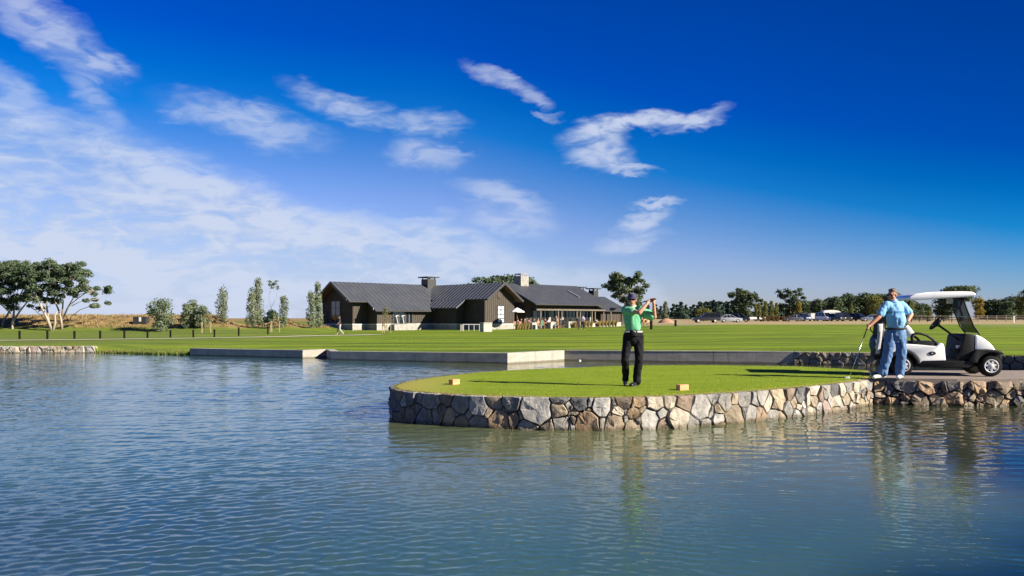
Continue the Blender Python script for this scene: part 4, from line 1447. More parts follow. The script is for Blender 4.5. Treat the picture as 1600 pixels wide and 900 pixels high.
def clump_tree(nm, label, px, Y, h, w, leaf, seed, clumps=14, n=130, size=0.2, trunk=0.25, bark=BARK, z0=0.2, shape='round', group=None, r_cl=0.3, base=None):
    """trunk, limbs and foliage clumps in a crown of the given outline"""
    rnd = random.Random(seed)
    root = tree_root(nm, label, px, Y, base, group)
    tk = MB()
    top = h * 0.85
    bend = [Vector((0, 0, 0))]
    for i in range(1, 6):
        bend.append(Vector((rnd.gauss(0, .02) * h, rnd.gauss(0, .02) * h, top * i / 5)))
    tk.tube(bend, [trunk * (1 - .8 * i / 5) for i in range(6)], 7)
    cr = MB()
    for i in range(clumps):
        f = (i + rnd.random()) / clumps
        z = h * (z0 + (1 - z0) * f)
        if shape == 'round':
            rad = w * .5 * math.sqrt(max(0.02, 1 - (2 * f - 1) ** 2)) * .75
        elif shape == 'column':
            rad = w * .5 * (min(1, f * 5 + .35)) * (1 - f ** 1.8 * .95) * .70
        elif shape == 'cone':
            rad = w * .5 * (1 - f) ** .85 * .8
        elif shape == 'flat':
            rad = w * .5 * (0.25 + .75 * smooth(0, .6, f)) * .8 * (1 if f < .9 else .7)
        else:
            rad = w * .5 * (1 - .5 * f) * .75
        a = rnd.uniform(0, 6.28) + i * 2.4
        q = rad * math.sqrt(rnd.random()) if shape != 'cone' else rad * rnd.random() ** .5
        c = Vector((math.cos(a) * q, math.sin(a) * q, min(z, h - 0.12 * w)))
        rc = r_cl * w * rnd.uniform(.65, 1.2) * (1.0 if shape != 'cone' else max(.25, 1.2 * (1 - f)))
        fl = {'cone': .5, 'flat': .38, 'column': 1.5}.get(shape, .75)
        leaf_faces(cr, c, (rc, rc, rc * fl), n, size, rnd)
        if q > .1 * w:
            s0 = bend[min(5, max(1, int(5 * (z * .75) / top)))] if z * .75 < top else bend[-1]
            tk.tube([s0, s0.lerp(c, .5) + Vector((0, 0, -.03 * h)), c], [trunk * .3, trunk * .18, trunk * .06], 4)
    tk.build('trunk', bark, root, shade=True)
    o = cr.build('crown', LF[leaf], root)
    return root

def limb_tree(nm, label, px, Y, h, leaf, seed, lean=(0, 0), depth=3, n=55, size=0.22, trunk=.3, bark=PALEBARK, first=.34, spread=.5, rc=(.9, .55), group=None, base=None, stems=1, up=.08, kids=2):
    """tree with bare spreading limbs and foliage only at the ends"""
    rnd = random.Random(seed)
    root = tree_root(nm, label, px, Y, base, group)
    tk, tips = MB(), []
    for s in range(stems):
        a = rnd.uniform(0, 6.28)
        sp = 0 if stems == 1 else .25
        d = Vector((lean[0] + sp * math.cos(a), lean[1] + sp * math.sin(a), 1))
        branch(tk, (sp * math.cos(a), sp * math.sin(a), 0), d, h * first, trunk, rnd, depth, tips, spread, 7, kids, .13, up)
    tk.build('trunk', bark, root, shade=True)
    cr = MB()
    for (p, d) in tips:
        if p.z < h * .22:
            continue
        leaf_faces(cr, p + d * .2, (rc[0] * rnd.uniform(.7, 1.25), rc[0] * rnd.uniform(.7, 1.25), rc[1] * rnd.uniform(.7, 1.2)), n, size, rnd, shell=.3)
    cr.build('crown', LF[leaf], root)
    return root

def build_trees():
    # --- left: group of umbrella-shaped cypresses with bare pale limbs
    Yl = 96
    clear = lambda: None
    g = 'spreading cypresses on the left shore'
    def canopy(nm, label, px, Y, trunks, clumps, seed, leaf='cypress', pr=(5.0, 10.0), size=0.15, n=185, dens=20, deep=2.4, bark=PALEBARK, fl=.62):
        """trunks: list of polylines (px, py); clumps: (px, py, rx, ry) in photo pixels at depth Y with random depth"""
        rnd = random.Random(seed)
        root = tree_root(nm, label, px, Y)
        o = root.location
        def W(q, dy=0.0):
            return Vector((ax(q[0], Y) - o.x, dy, zz(q[1], Y) - o.z))
        tk, tw = MB(), MB()
        for line, r0 in trunks:
            dyl = rnd.uniform(-1.6, 1.6)
            pts = [W(q, dyl * i / max(1, len(line) - 1)) for i, q in enumerate(line)]
            tk.tube(pts, [r0 * .66 * (1 - .7 * i / (len(pts) - 1)) for i in range(len(pts))], 7)
        cr = MB()
        nodes = [v.copy() for i, v in enumerate(tk.v) if i % 7 == 0]
        for (cx, cy, rx, ry) in clumps:
            s = Y / F
            k_ = max(1, int(rx * ry / dens + .5))
            for _ in range(k_):
                dx, dy = rnd.uniform(-.8, .8) * rx, rnd.uniform(-.75, .75) * ry
                q = W((cx + dx, cy + dy), rnd.uniform(-deep, deep))
                rr = min(rnd.uniform(*pr), rx, ry * 1.5) * s
                leaf_faces(cr, q, (rr, rr, rr * fl * rnd.uniform(.8, 1.3)), n, size, rnd, shell=.08, up=.3)
                if rnd.random() < .75:
                    # a bare twig from the nearest lower limb carries the clump
                    low = [p for p in nodes if p.z < q.z + .2]
                    if low:
                        p0 = min(low, key=lambda p: (p - q).length)
                        if (p0 - q).length < 4.5 * (Y / 95):
                            tw.tube([p0, p0.lerp(q, .5) + Vector((0, 0, -.12 * (p0 - q).length)), q], [.045 * Y / 95, .035 * Y / 95, .015 * Y / 95], 4)
        for i in range(len(tw.f)):
            pass
        tk.add(tw.v, tw.f)
        tk.build('trunk', bark, root, shade=True)
        cr.build('crown', LF[leaf], root)
        return root
    canopy('cypress_tree', 'broad dark cypress at the left edge of the shore, cut by the frame', -8, 97,
           [([(-6, 520), (-8, 490), (-14, 460), (-10, 430)], .27), ([(0, 520), (4, 498), (14, 478), (20, 450)], .22)],
           [(-20, 422, 35, 20), (8, 416, 26, 12), (5, 440, 24, 16), (-5, 462, 20, 14), (14, 478, 11, 6), (24, 428, 18, 16)], 1)
    canopy('cypress_tree', 'slender two-stemmed cypress second from the left with a high crown', 18, 95,
           [([(19, 520), (17, 503), (16, 485), (22, 462), (30, 440)], .26), ([(19, 505), (26, 488), (36, 470), (44, 448)], .2), ([(17, 490), (10, 478), (6, 462)], .14)],
           [(30, 421, 22, 15), (40, 445, 16, 14), (46, 428, 18, 15), (24, 460, 14, 9), (8, 470, 14, 7), (48, 464, 10, 7), (34, 468, 8, 5)], 2)
    canopy('cypress_tree', 'leaning cypress with a broken pale stump and forked bare limbs', 80, 94,
           [([(82, 520), (76, 500), (70, 485), (64, 470), (58, 452), (56, 430)], .27), ([(82, 518), (86, 504), (85, 494), (88, 486)], .27), ([(76, 500), (74, 480), (76, 462), (80, 445)], .2),
            ([(68, 480), (58, 488), (48, 482)], .10), ([(72, 503), (62, 492), (54, 488)], .09)],
           [(62, 421, 24, 14), (82, 420, 24, 13), (62, 440, 20, 17), (78, 450, 18, 15), (72, 466, 14, 9), (52, 462, 14, 8), (47, 481, 9, 5), (94, 432, 16, 13)], 3)
    canopy('cypress_tree', 'rightmost spreading cypress of the left group with thin fanning limbs', 97, 95,
           [([(97, 519), (97, 500), (95, 485), (90, 470), (92, 450)], .24), ([(97, 502), (101, 480), (106, 458), (112, 440)], .18), ([(98, 498), (106, 482), (116, 466), (124, 452)], .16),
            ([(99, 496), (110, 478), (126, 466), (140, 458), (154, 455)], .13), ([(106, 505), (114, 495), (130, 484), (147, 479), (160, 476)], .10), ([(112, 478), (125, 472), (136, 470)], .08)],
           [(100, 421, 22, 14), (117, 418, 18, 10), (108, 437, 18, 14), (124, 428, 12, 11), (138, 438, 11, 7), (122, 450, 15, 9), (152, 455, 13, 8), (135, 470, 8, 4), (157, 476, 9, 4), (147, 479, 7, 3), (140, 450, 10, 6), (112, 455, 10, 6), (128, 462, 8, 4)], 4)
    # --- shrubs and young trees along the dry bank
    clump_tree('willow_tree', 'round bushy grey-green willow standing alone right of the cypresses', 251, 93, 3.7, 2.9, 'willow', 11, 18, 120, .15, .12, z0=.12, shape='round')
    for i, (px, h, w) in enumerate(((290, 3.0, 1.5), (303, 3.1, 1.7), (317, 2.7, 1.5))):
        clump_tree('willow_tree', ['leftmost shrub of a tight clump of three grey-green willows', 'middle and tallest shrub of the clump of three willows', 'right-hand browner shrub of the clump of three willows'][i],
                   px, 95 + (i % 2), h, w * 1.15, 'willow', 20 + i, 12, 110, .14, .10, z0=.1, shape='round')
    clump_tree('poplar_tree', 'small lone silver poplar between the willow clump and the tall poplars', 348, 98, 4.0, 1.7, 'poplar', 31, 16, 75, .13, .09, z0=.14, shape='column', r_cl=.3)
    clump_tree('poplar_tree', 'shorter poplar at the left of a tight pair of silvery columns', 393.5, 100, 4.6, 1.6, 'poplar', 32, 20, 80, .13, .10, z0=.06, shape='column', r_cl=.3)
    clump_tree('poplar_tree', 'tallest silvery columnar poplar left of the clubhouse', 404, 101, 6.0, 1.9, 'poplar', 33, 24, 85, .13, .12, z0=.05, shape='column', r_cl=.28)
    limb_tree('young_tree', 'thin young tree with a bare stem and a small tuft crown beside poplars', 427, 97, 4.0, 'willow', 35, depth=2, n=26, size=.12, trunk=.05, first=.6, spread=.4, rc=(.3, .2), bark=BARK)
    clump_tree('poplar_tree', 'small poplar with loose top right of the thin young tree', 442, 96, 3.7, 1.6, 'poplar', 36, 15, 70, .13, .08, z0=.1, shape='column', r_cl=.3)
    clump_tree('poplar_tree', 'shorter silvery poplar close to the dark gable of the clubhouse', 486, 98, 4.4, 1.45, 'poplar', 37, 18, 75, .13, .10, z0=.06, shape='column', r_cl=.3)
    clump_tree('poplar_tree', 'tall silvery poplar touching the clubhouse gable in the picture', 496, 99, 5.5, 1.6, 'poplar', 38, 22, 80, .13, .11, z0=.05, shape='column', r_cl=.28)
    clump_tree('shrub', 'dark rounded bush far off behind the thin young tree', 424, 190, 3.2, 4.2, 'spruce', 39, 12, 110, .3, .15, z0=.1, shape='round', base=0.2)
    # --- staked saplings
    def sapling(label, px, Y, h, seed, n=30, leaf='sapling'):
        r_ = clump_tree('sapling', label, px, Y, h, h * .40, leaf, seed, 12, n, .075, .03, z0=.30, shape='column', r_cl=.26)
        r_['category'] = 'sapling'
        for k_ in range(3):
            a = k_ * 2.1 + .4
            MB().box(-.03, .03, -.03, .03, -.1, 1.15).build('stake', mat('pale stake timber', (0.42, 0.33, 0.19), (0.34, 0.26, 0.15), .8, 4), r_, loc=(math.cos(a) * .55, math.sin(a) * .55, 0))
        return r_
    sapling('young sapling with pale yellow leaves and three stakes before the clubhouse windows', 603, 88, 2.9, 51, 34)
    sapling('staked sapling with thin leaves in front of the willow clump', 320, 80, 1.9, 52, 14)
    sapling('staked sapling on a bare earth patch by the last bollard', 428, 82, 2.0, 53, 10)
    # --- behind and right of the clubhouse
    for i, (px, Y, h, w) in enumerate(((735, 158, 8.6, 7), (765, 162, 10.2, 8.5), (790, 165, 10.8, 8.5), (812, 160, 10.0, 8))):
        clump_tree('pine_tree', ['low rounded tree crown showing above the roof ridge left of the chimney', 'second tree crown above the roof behind the small gable', 'tallest dark tree crown above the roof just left of the stone chimney', 'tree crown right behind the stone chimney'][i],
                   px, Y, h, w, 'cypress', 60 + i, 22, 130, .36, .4, z0=.3, shape='flat', r_cl=.22)
    canopy('macrocarpa_tree', 'large spreading tree with pale limbs right of the clubhouse roof', 984, 150,
           [([(986, 505), (984, 488), (980, 474), (972, 460), (962, 448)], .42), ([(985, 490), (988, 472), (986, 452), (980, 436)], .30), ([(986, 482), (993, 468), (998, 450)], .26), ([(982, 478), (974, 472), (962, 466)], .20), ([(988, 474), (1000, 464), (1004, 456)], .16)],
           [(974, 435, 24, 9), (958, 445, 13, 10), (985, 438, 20, 10), (998, 448, 11, 13), (972, 455, 15, 9), (988, 462, 14, 10), (978, 470, 12, 7), (992, 475, 11, 7), (965, 462, 10, 6)], 77, pr=(5.0, 9.0), size=.30, n=120, dens=17, deep=4.0)
    # --- far rows on the right: spruces, pines and autumn trees
    proto = {}
    def row(kind, nm, label, group, spots, make):
        for i, (px, Y, h) in enumerate(spots):
            if kind not in proto:
                proto[kind] = make(px, Y, h)
                proto[kind]['h0'] = h
                o = proto[kind]
            else:
                o = copy_tree(proto[kind])
                x = ax(px, Y)
                o.location = (x, Y, ground_z(x, Y) - .05)
                s = h / proto[kind]['h0']
                o.scale = (s * (1 + .12 * math.sin(i * 2.2)), s * (1 + .12 * math.cos(i * 1.3)), s)
                o.rotation_euler = (0, 0, i * 1.9)
            tag(o, label, 'tree', group)
    rs = random.Random(9)
    lab = 'dark pointed spruce in the far row left of the big pine'
    row('spruce', 'spruce_tree', lab, 'spruces behind the parked pickup',
        [(px, 330 + rs.uniform(-20, 20), h) for px, h in ((1012, 6.5), (1024, 6.5), (1042, 5.6), (1052, 7.0), (1064, 7.2), (1072, 6.4), (1079, 5.8), (1096, 7.0), (1103, 7.8), (1111, 8.0), (1119, 7.2), (1127, 7.6), (1135, 8.0), (1143, 8.0), (1151, 7.6), (1160, 7.0), (1196, 7.4), (1207, 6.2), (1214, 5.8), (1222, 5.8), (1089, 6.2), (1084, 6.6), (1093, 7.6), (1099, 7.2), (1107, 7.2), (1115, 8.2), (1123, 8.0), (1131, 7.4), (1139, 7.6), (1147, 7.2), (1155, 7.0), (1190, 7.0), (1200, 6.6), (1032, 6.0), (1058, 6.2))],
        lambda px, Y, h: clump_tree('spruce_tree', lab, px, Y, h, 5.4, 'spruce', 81, 34, 75, .36, .2, z0=.03, shape='cone', r_cl=.24))
    canopy('pine_tree', 'tall big pine with a broken tufted crown in the middle of the far trees', 1160, 230,
           [([(1160, 503), (1160, 485), (1158, 468), (1157, 456)], .5), ([(1160, 486), (1168, 474), (1180, 468)], .3), ([(1159, 476), (1150, 468)], .3)],
           [(1155, 456, 12, 5), (1149, 463, 9, 6), (1163, 463, 12, 6), (1172, 467, 9, 5), (1181, 469, 6, 3), (1157, 473, 13, 6), (1168, 478, 12, 6), (1152, 482, 12, 7), (1164, 488, 16, 7), (1152, 494, 12, 5), (1174, 493, 10, 6)], 93, 'pine', pr=(4.0, 7.0), size=.38, n=100, dens=9, deep=5.0, bark=BARK)
    canopy('pine_tree', 'big dark leaning pine behind the slim golden tree', 1236, 228,
           [([(1236, 503), (1235, 485), (1234, 460)], .5), ([(1235, 486), (1244, 470)], .3)],
           [(1235, 457, 11, 5), (1229, 464, 9, 5), (1244, 464, 8, 6), (1234, 472, 10, 6), (1242, 478, 11, 7), (1228, 481, 11, 6), (1235, 489, 16, 7), (1225, 495, 12, 6), (1246, 494, 12, 6)], 95, 'pine', pr=(4.0, 7.0), size=.38, n=100, dens=9, deep=5.0, bark=BARK)
    lab2 = 'dark round-topped pine in the far row behind the caravan and vans'
    row('pine', 'pine_tree', lab2, 'pines behind the parked vans',
        [(px, 262 + rs.uniform(-18, 18), h) for px, h in ((1258, 6.2), (1268, 6.0), (1278, 6.0), (1287, 5.8), (1297, 6.8), (1306, 6.6), (1315, 7.0), (1324, 8.4), (1334, 7.0), (1343, 7.2), (1352, 7.8), (1361, 8.0), (1371, 8.2), (1382, 7.6), (1392, 7.6), (1402, 6.4), (1412, 6.0))],
        lambda px, Y, h: clump_tree('pine_tree', lab2, px, Y, h, 6.6, 'pine', 101, 26, 110, .38, .28, z0=.04, shape='dome', r_cl=.26))
    lab3 = 'dark pine in the far row on the right behind the rail fence'
    row('pine_r', 'pine_tree', lab3, 'pines behind the rail fence',
        [(px, 242 + rs.uniform(-16, 16), h) for px, h in ((1422, 5.2), (1434, 4.6), (1446, 4.6), (1540, 5.4), (1549, 5.8), (1558, 5.6), (1567, 6.0), (1576, 5.2), (1586, 6.8), (1604, 6.2), (1618, 6.4))],
        lambda px, Y, h: clump_tree('pine_tree', lab3, px, Y, h, 5.4, 'pine', 111, 24, 100, .36, .28, z0=.06, shape='dome', r_cl=.26))
    clump_tree('pine_tree', 'wide flat-topped dark pine rising above the cart roof', 1503, 205, 9.2, 9.0, 'pine', 121, 34, 130, .36, .5, z0=.60, shape='flat', r_cl=.22)
    clump_tree('pine_tree', 'low dark mass of pine seen under the cart roof', 1478, 208, 6.4, 7.5, 'pine', 122, 22, 120, .36, .4, z0=.15, shape='round', r_cl=.26)
    clump_tree('autumn_tree', 'rusty yellow tree just right of the cart windscreen', 1528, 200, 5.8, 3.4, 'gold', 123, 16, 80, .26, .15, z0=.15, shape='round')
    clump_tree('autumn_tree', 'slim golden tree among the parked cars in front of the big dark pine', 1248, 205, 4.6, 2.0, 'gold', 124, 14, 70, .22, .10, z0=.25, shape='column')
    clump_tree('autumn_tree', 'large yellow-green tree behind the standing man', 1367, 205, 6.3, 4.4, 'lime', 125, 20, 95, .26, .2, z0=.2, shape='round')
    clump_tree('autumn_tree', 'slim yellow-green tree beside the dark van', 1330, 200, 4.0, 1.4, 'lime', 126, 14, 60, .2, .09, z0=.05, shape='column')
    clump_tree('autumn_tree', 'broad olive bush behind the pickup cab', 1098, 185, 2.9, 3.6, 'lime', 127, 14, 90, .22, .12, z0=.25, shape='round')
    clump_tree('poplar_tree', 'small silver poplar standing before the spruces near the orange mound', 1040, 165, 4.0, 1.5, 'poplar', 128, 14, 70, .2, .1, z0=.05, shape='column')
    for i, (px, h) in enumerate(((1186, 4.2), (1196, 4.6), (1205, 4.8), (1213, 4.4), (1181, 3.6))):
        clump_tree('poplar_tree', ['young yellow-green poplar second from the left in the tight row right of the big pine', 'young yellow-green poplar in the middle of the tight row right of the big pine', 'tallest young yellow-green poplar, second from the right in the tight row', 'young yellow-green poplar at the right end of the tight row', 'shortest young yellow-green poplar at the left end of the tight row'][i], px, 196 + i, h, 1.4, 'lime', 130 + i, 12, 60, .2, .08, z0=.05, shape='column', group='young poplars right of the big pine')
    clump_tree('autumn_tree', 'green tree at the right edge above the white post', 1603, 180, 7.2, 3.2, 'lime', 140, 16, 90, .26, .18, z0=.2, shape='round')
    clump_tree('autumn_tree', 'small yellow tree seen under the cart roof by the fence', 1452, 190, 2.4, 1.8, 'lime', 141, 10, 60, .2, .1, z0=.1, shape='round')
    clump_tree('autumn_tree', 'pale yellow-green tree just left of the cart roof support', 1423, 196, 5.0, 2.2, 'lime', 142, 10, 50, .2, .1, z0=.2, shape='round')
    # clipped reddish hedge plants
    for i, px in enumerate((1192, 1200, 1208, 1216, 1224, 1232)):
        clump_tree('shrub', ['reddish-brown shrub first from the left in the low row by the car park', 'reddish-brown shrub second from the left in the low row by the car park', 'reddish-brown shrub third from the left in the low row by the car park', 'reddish-brown shrub fourth from the left in the low row by the car park', 'reddish-brown shrub fifth from the left in the low row by the car park', 'reddish-brown shrub at the right end of the low row by the car park'][i], px, 176, 1.25, 1.4, 'rust', 150 + i, 6, 60, .14, .04, z0=.05, shape='round', group='reddish shrubs by the car park')
build_trees()
# ------------------------------------------------------------------ people
SKIN = mat('skin', (0.50, 0.27, 0.18), (0.44, 0.22, 0.145), 0.5, 8.0, spec=0.35)
SKIN2 = mat('ruddy skin', (0.43, 0.20, 0.13), (0.36, 0.16, 0.10), 0.5, 8.0, spec=0.35)
BLACK = mat('black cloth', (0.012, 0.012, 0.014), (0.02, 0.02, 0.023), 0.75, 6.0)
LENS = mat('dark lens', (0.006, 0.006, 0.008), None, 0.08)
CHROME = mat('brushed steel', (0.55, 0.55, 0.56), None, 0.25, metal=1.0)
RUBBER = mat('black grip rubber', (0.012, 0.012, 0.012), None, 0.7)

def grip_hand(mb, wrist, c, axis, back, s=1.0, thumb=1):
    """a hand closed round a shaft: palm behind it, four fingers of unequal length curled over it, thumb along it"""
    wrist, c, axis, back = Vector(wrist), Vector(c), Vector(axis).normalized(), Vector(back)
    back = (back - axis * back.dot(axis)).normalized()
    side = axis.cross(back).normalized()
    pc = c + back * 0.026 * s
    limb(mb, wrist, pc - axis * 0.022 * s, 0.024 * s, 0.018 * s, 8)
    limb(mb, wrist, pc + axis * 0.022 * s, 0.024 * s, 0.018 * s, 8)
    limb(mb, pc - axis * .03 * s, pc + axis * .03 * s, 0.017 * s, 0.017 * s, 8)
    for i, (o, span, r_) in enumerate(((-.033, 150, .0088), (-.011, 175, .0095), (.011, 170, .0095), (.033, 155, .0090))):
        pts = []
        for q in range(5):
            a = R(20 + span * q / 4)
            pts.append(c + axis * o * s + (back * math.cos(a) + side * math.sin(a)) * (0.027 * s))
        chain(mb, pts, [r_ * s * (1 - .06 * q) for q in range(5)], n=7)
    t0 = pc + axis * thumb * .02 * s - side * .012 * s
    chain(mb, [t0, c - side * .026 * s + axis * thumb * .035 * s, c - side * .020 * s - back * .008 * s + axis * thumb * .066 * s], [.012 * s, .0105 * s, .009 * s], n=7)

def head(mb, c, yaw, pitch=0.0, s=1.0, jaw=1.0):
    """skull, face, nose, ears, brow and chin; yaw 0 looks along -y, positive turns towards -x"""
    M_ = Matrix.Translation(c) @ Matrix.Rotation(-yaw, 4, 'Z') @ Matrix.Rotation(pitch, 4, 'X') @ Matrix.Scale(s, 4)
    mb.ball((0, 0.015, 0.03), 0.096, (0.80, 1.0, 0.95), 16, M=M_)
    mb.ball((0, -0.030, -0.030), 0.076, (0.84 * jaw, 0.85, 1.05), 14, M=M_)
    mb.ball((0, -0.062, -0.088), 0.030, (1.15 * jaw, 0.8, 0.8), 10, M=M_)
    limb(mb, M_ @ Vector((0, -0.094, 0.012)), M_ @ Vector((0, -0.116, -0.022)), 0.009 * s, 0.015 * s, 8)
    limb(mb, M_ @ Vector((-0.03, -0.082, 0.022)), M_ @ Vector((0.03, -0.082, 0.022)), 0.012 * s, 0.012 * s, 8)
    limb(mb, M_ @ Vector((-0.020, -0.088, -0.055)), M_ @ Vector((0.020, -0.088, -0.055)), 0.0085 * s, 0.0085 * s, 8)
    for sx in (-1, 1):
        mb.ball((sx * 0.080, 0.012, -0.008), 0.030, (0.35, 0.75, 1.1), 8, M=M_)
        mb.ball((sx * 0.042, -0.062, -0.030), 0.026, (1, .8, 1), 8, M=M_)
    return M_

def glasses(M_, root, lens=LENS):
    f = MB()
    for sx in (-1, 1):
        f.ball((sx * 0.034, -0.099, 0.004), 0.028, (1.05, 0.30, 0.75), 10, M=M_)
        f.tube([M_ @ Vector((sx * .060, -.092, .008)), M_ @ Vector((sx * .082, -.03, .008)), M_ @ Vector((sx * .084, .015, .004))], .005, 5)
    f.tube([M_ @ Vector((-.014, -.106, .010)), M_ @ Vector((.014, -.106, .010))], .005, 5)
    return f.build('sunglasses', lens, root, shade=True)

def shoe(root, heel, toe, m_, sole_m, name='shoe', w=0.047):
    heel, toe = Vector(heel), Vector(toe)
    d = toe - heel
    f = MB()
    up = Vector((0, 0, 1))
    limb(f, heel + up * .055, heel + d * .35 + up * .055, .046, .043, 10)
    limb(f, heel + d * .3 + up * .040, heel + d * .85 + up * .030, .044, w * .82, 10)
    limb(f, heel + d * .02 + up * .03, heel + d * .9 + up * .026, .038, w * .9, 10, .7, (0, 0, 1))
    o = remeshed(f, name, m_, root, .008, 3)
    s = MB()
    n_ = d.normalized(); sd = n_.cross(up).normalized()
    out = []
    for q in range(16):
        a = 2 * math.pi * q / 16
        u, v = math.cos(a), math.sin(a)
        p = heel + d * (.46 + .53 * u) + sd * v * (w * (1.0 if u > -.2 else .85))
        out.append(p)
    vs = [p + up * .002 for p in out] + [p + up * .022 for p in out]
    s.add(vs, [tuple(range(15, -1, -1)), tuple(range(16, 32))] + [(i, (i + 1) % 16, (i + 1) % 16 + 16, i + 16) for i in range(16)])
    s.build('sole', sole_m, o)
    return o

def build_golfer():
    o = at(990, 603.2, TEE_Z + 0.03)
    root = thing('person', 'golfer in green polo, black trousers and navy cap holding his swing finish', 'person', (o.x, o.y, TEE_Z + 0.03))
    S = lambda *p: Vector(p)
    shR, shL = S(-.165, -.02, 1.42), S(.120, .01, 1.425)
    elR, haR = S(.065, -.275, 1.365), S(.222, -.235, 1.548)
    elL, haL = S(.372, -.085, 1.285), S(.335, -.215, 1.545)
    hipR, hipL = S(-.085, .02, .93), S(.085, .01, .93)
    knR, anR = S(-.165, -.03, .50), S(-.128, .10, .155)
    knL, anL = S(.098, -.03, .50), S(.062, .03, .09)
    hc = S(-.032, -.035, 1.605)
    ga, gb = S(.375, -.225, 1.615), S(-.335, .48, 1.44)         # grip end and club head
    gd = (gb - ga).normalized()
    gR, gL = ga + gd * .155, ga + gd * .065
    b = MB()
    M_ = head(b, hc, R(14), R(2))
    limb(b, S(-.025, .0, 1.44), hc + Vector((0, .02, -.05)), .062, .058)
    limb(b, S(-.01, .0, 1.02), S(-.02, .0, 1.32), .115, .145, 16, .66, (0, 1, 0))
    limb(b, shR.lerp(shL, .12), shL.lerp(shR, .12), .052, .052)
    chain(b, [shR, elR, haR], [.050, .043, .027])
    chain(b, [shL, elL, haL], [.050, .042, .027])
    grip_hand(b, haR, gR, -gd, (haR - gR) + Vector((0, -.02, -.02)), 1.05)
    grip_hand(b, haL, gL, -gd, (haL - gL) + Vector((0.02, -.01, -.02)), 1.05)
    chain(b, [hipR, knR, anR], [.066, .046, .036]); chain(b, [hipL, knL, anL], [.066, .046, .036])
    limb(b, hipR, hipL, .075, .075)
    remeshed(b, 'body', SKIN, root, .0075, 3)
    # polo shirt
    sh = mat('green polo cotton', (0.13, 0.42, 0.235), (0.105, 0.37, 0.20), 0.8, 5.0, 0.004, 60)
    f = MB()
    limb(f, S(-.012, .0, 1.115), S(-.015, .0, 1.17), .152, .158, 18, .76, (0, 1, 0))
    limb(f, S(-.015, .0, 1.15), S(-.022, .0, 1.33), .160, .180, 18, .72, (0, 1, 0))
    limb(f, S(-.10, -.005, 1.37), S(.06, .01, 1.375), .098, .092, 14, .95, (0, 1, 0))
    limb(f, shR + S(.02, 0, -.02), shL + S(-.02, 0, -.02), .088, .086, 14)
    limb(f, shR + S(.01, 0, -.01), shR.lerp(elR, .52), .086, .074, 12)
    limb(f, shL + S(-.01, 0, -.01), shL.lerp(elL, .80), .084, .080, 12)
    limb(f, shL.lerp(elL, .2) + S(0, .01, -.03), shL.lerp(elL, .75) + S(0, .02, -.045), .075, .066, 10)
    limb(f, S(-.025, .005, 1.42), S(-.028, .0, 1.475), .085, .070, 12)
    remeshed(f, 'shirt', sh, root, .009, 3, .012, 8.0, (1, 1, .6))
    c = MB()
    Mc = Matrix.Translation(S(-.028, -.004, 1.478)) @ Matrix.Rotation(R(12), 4, 'X')
    c.lathe([(.083, -.018), (.088, .0), (.078, .03), (.070, .026), (.074, -.01)], 18, M=Mc)
    c.build('collar', mat('cream collar trim', (0.42, 0.47, 0.33), None, .8), root, shade=True)
    # trousers with loose straight legs
    tr = MB()
    limb(tr, S(-.01, .005, .955), S(-.01, .01, .90), .160, .165, 18, .80, (0, 1, 0))
    tr.tube([S(-.012, .004, .93), S(-.012, .004, 1.03)], [.166, .160], 20, flat=.78)
    chain(tr, [hipR + S(-.005, 0, 0), knR, anR + S(-.005, 0, .06)], [.105, .074, .062], n=14)
    chain(tr, [hipL + S(.005, 0, 0), knL, anL + S(0, 0, .06)], [.105, .082, .074], n=14)
    chain(tr, [anR + S(-.005, .0, .08), anR + S(-.012, -.012, -.03)], [.063, .060], n=14)
    chain(tr, [anL + S(0, 0, .1), anL + S(0, -.005, -.01)], [.075, .074], n=14)
    remeshed(tr, 'trousers', mat('black trouser cloth', (0.006, 0.006, 0.008), (0.009, 0.009, 0.012), .8, 3, spec=.15), root, .010, 3, .010, 8.0, (1.2, 1.2, .7))
    be = MB()
    be.tube([S(-.012 + .163 * math.cos(R(a)), .004 + .131 * math.sin(R(a)), 1.012) for a in range(0, 360, 12)], .016, 6, closed=True, flat=1)
    bo = be.build('belt', mat('white leather belt', (.62, .62, .60), (.5, .5, .5), .5, 40), root, shade=True)
    MB().rbox(-.035, .012, -.152, -.138, .990, 1.034, .004).build('buckle', mat('pale buckle', (.5, .5, .48), None, .35), bo)
    blk = mat('black polished leather', (.012, .012, .013), None, .22)
    shoe(root, anL + S(.020, .03, -.088), anL + S(-.135, -.135, -.088), blk, BLACK)
    f2 = MB()
    limb(f2, anR + S(-.01, .02, -.045), anR + S(-.022, -.05, -.10), .042, .044, 10)
    limb(f2, anR + S(-.022, -.05, -.10), anR + S(-.03, -.115, -.128), .044, .032, 10)
    remeshed(f2, 'shoe', blk, root, .008, 3)
    # cap
    cp = MB()
    navy = mat('navy cap cloth', (.018, .017, .055), (.026, .024, .07), .75, 8)
    cp.lathe([(.094, .028), (.098, .045), (.092, .085), (.070, .118), (.035, .134), (.004, .137)], 20, M=M_ @ Matrix.Diagonal((.86, 1.06, 1, 1)) @ Matrix.Translation((0, .012, 0)))
    co = cp.build('cap', navy, root, shade=True)
    br = MB()
    vs = []
    for q in range(13):
        a = R(-90 + (q - 6) * 14)
        vs.append((.082 * math.cos(a), -.0 + .10 * math.sin(a), .048))
    for q in range(13):
        a = R(-90 + (q - 6) * 13)
        vs.append((.085 * math.cos(a), -.035 + .135 * math.sin(a), .030 - .010 * abs(q - 6) / 6))
    n_ = len(vs)
    vs += [(x, y, z - .007) for x, y, z in vs]
    fs = [(i, i + 1, i + 14, i + 13) for i in range(12)] + [(i + n_, i + 13 + n_, i + 14 + n_, i + 1 + n_) for i in range(12)]
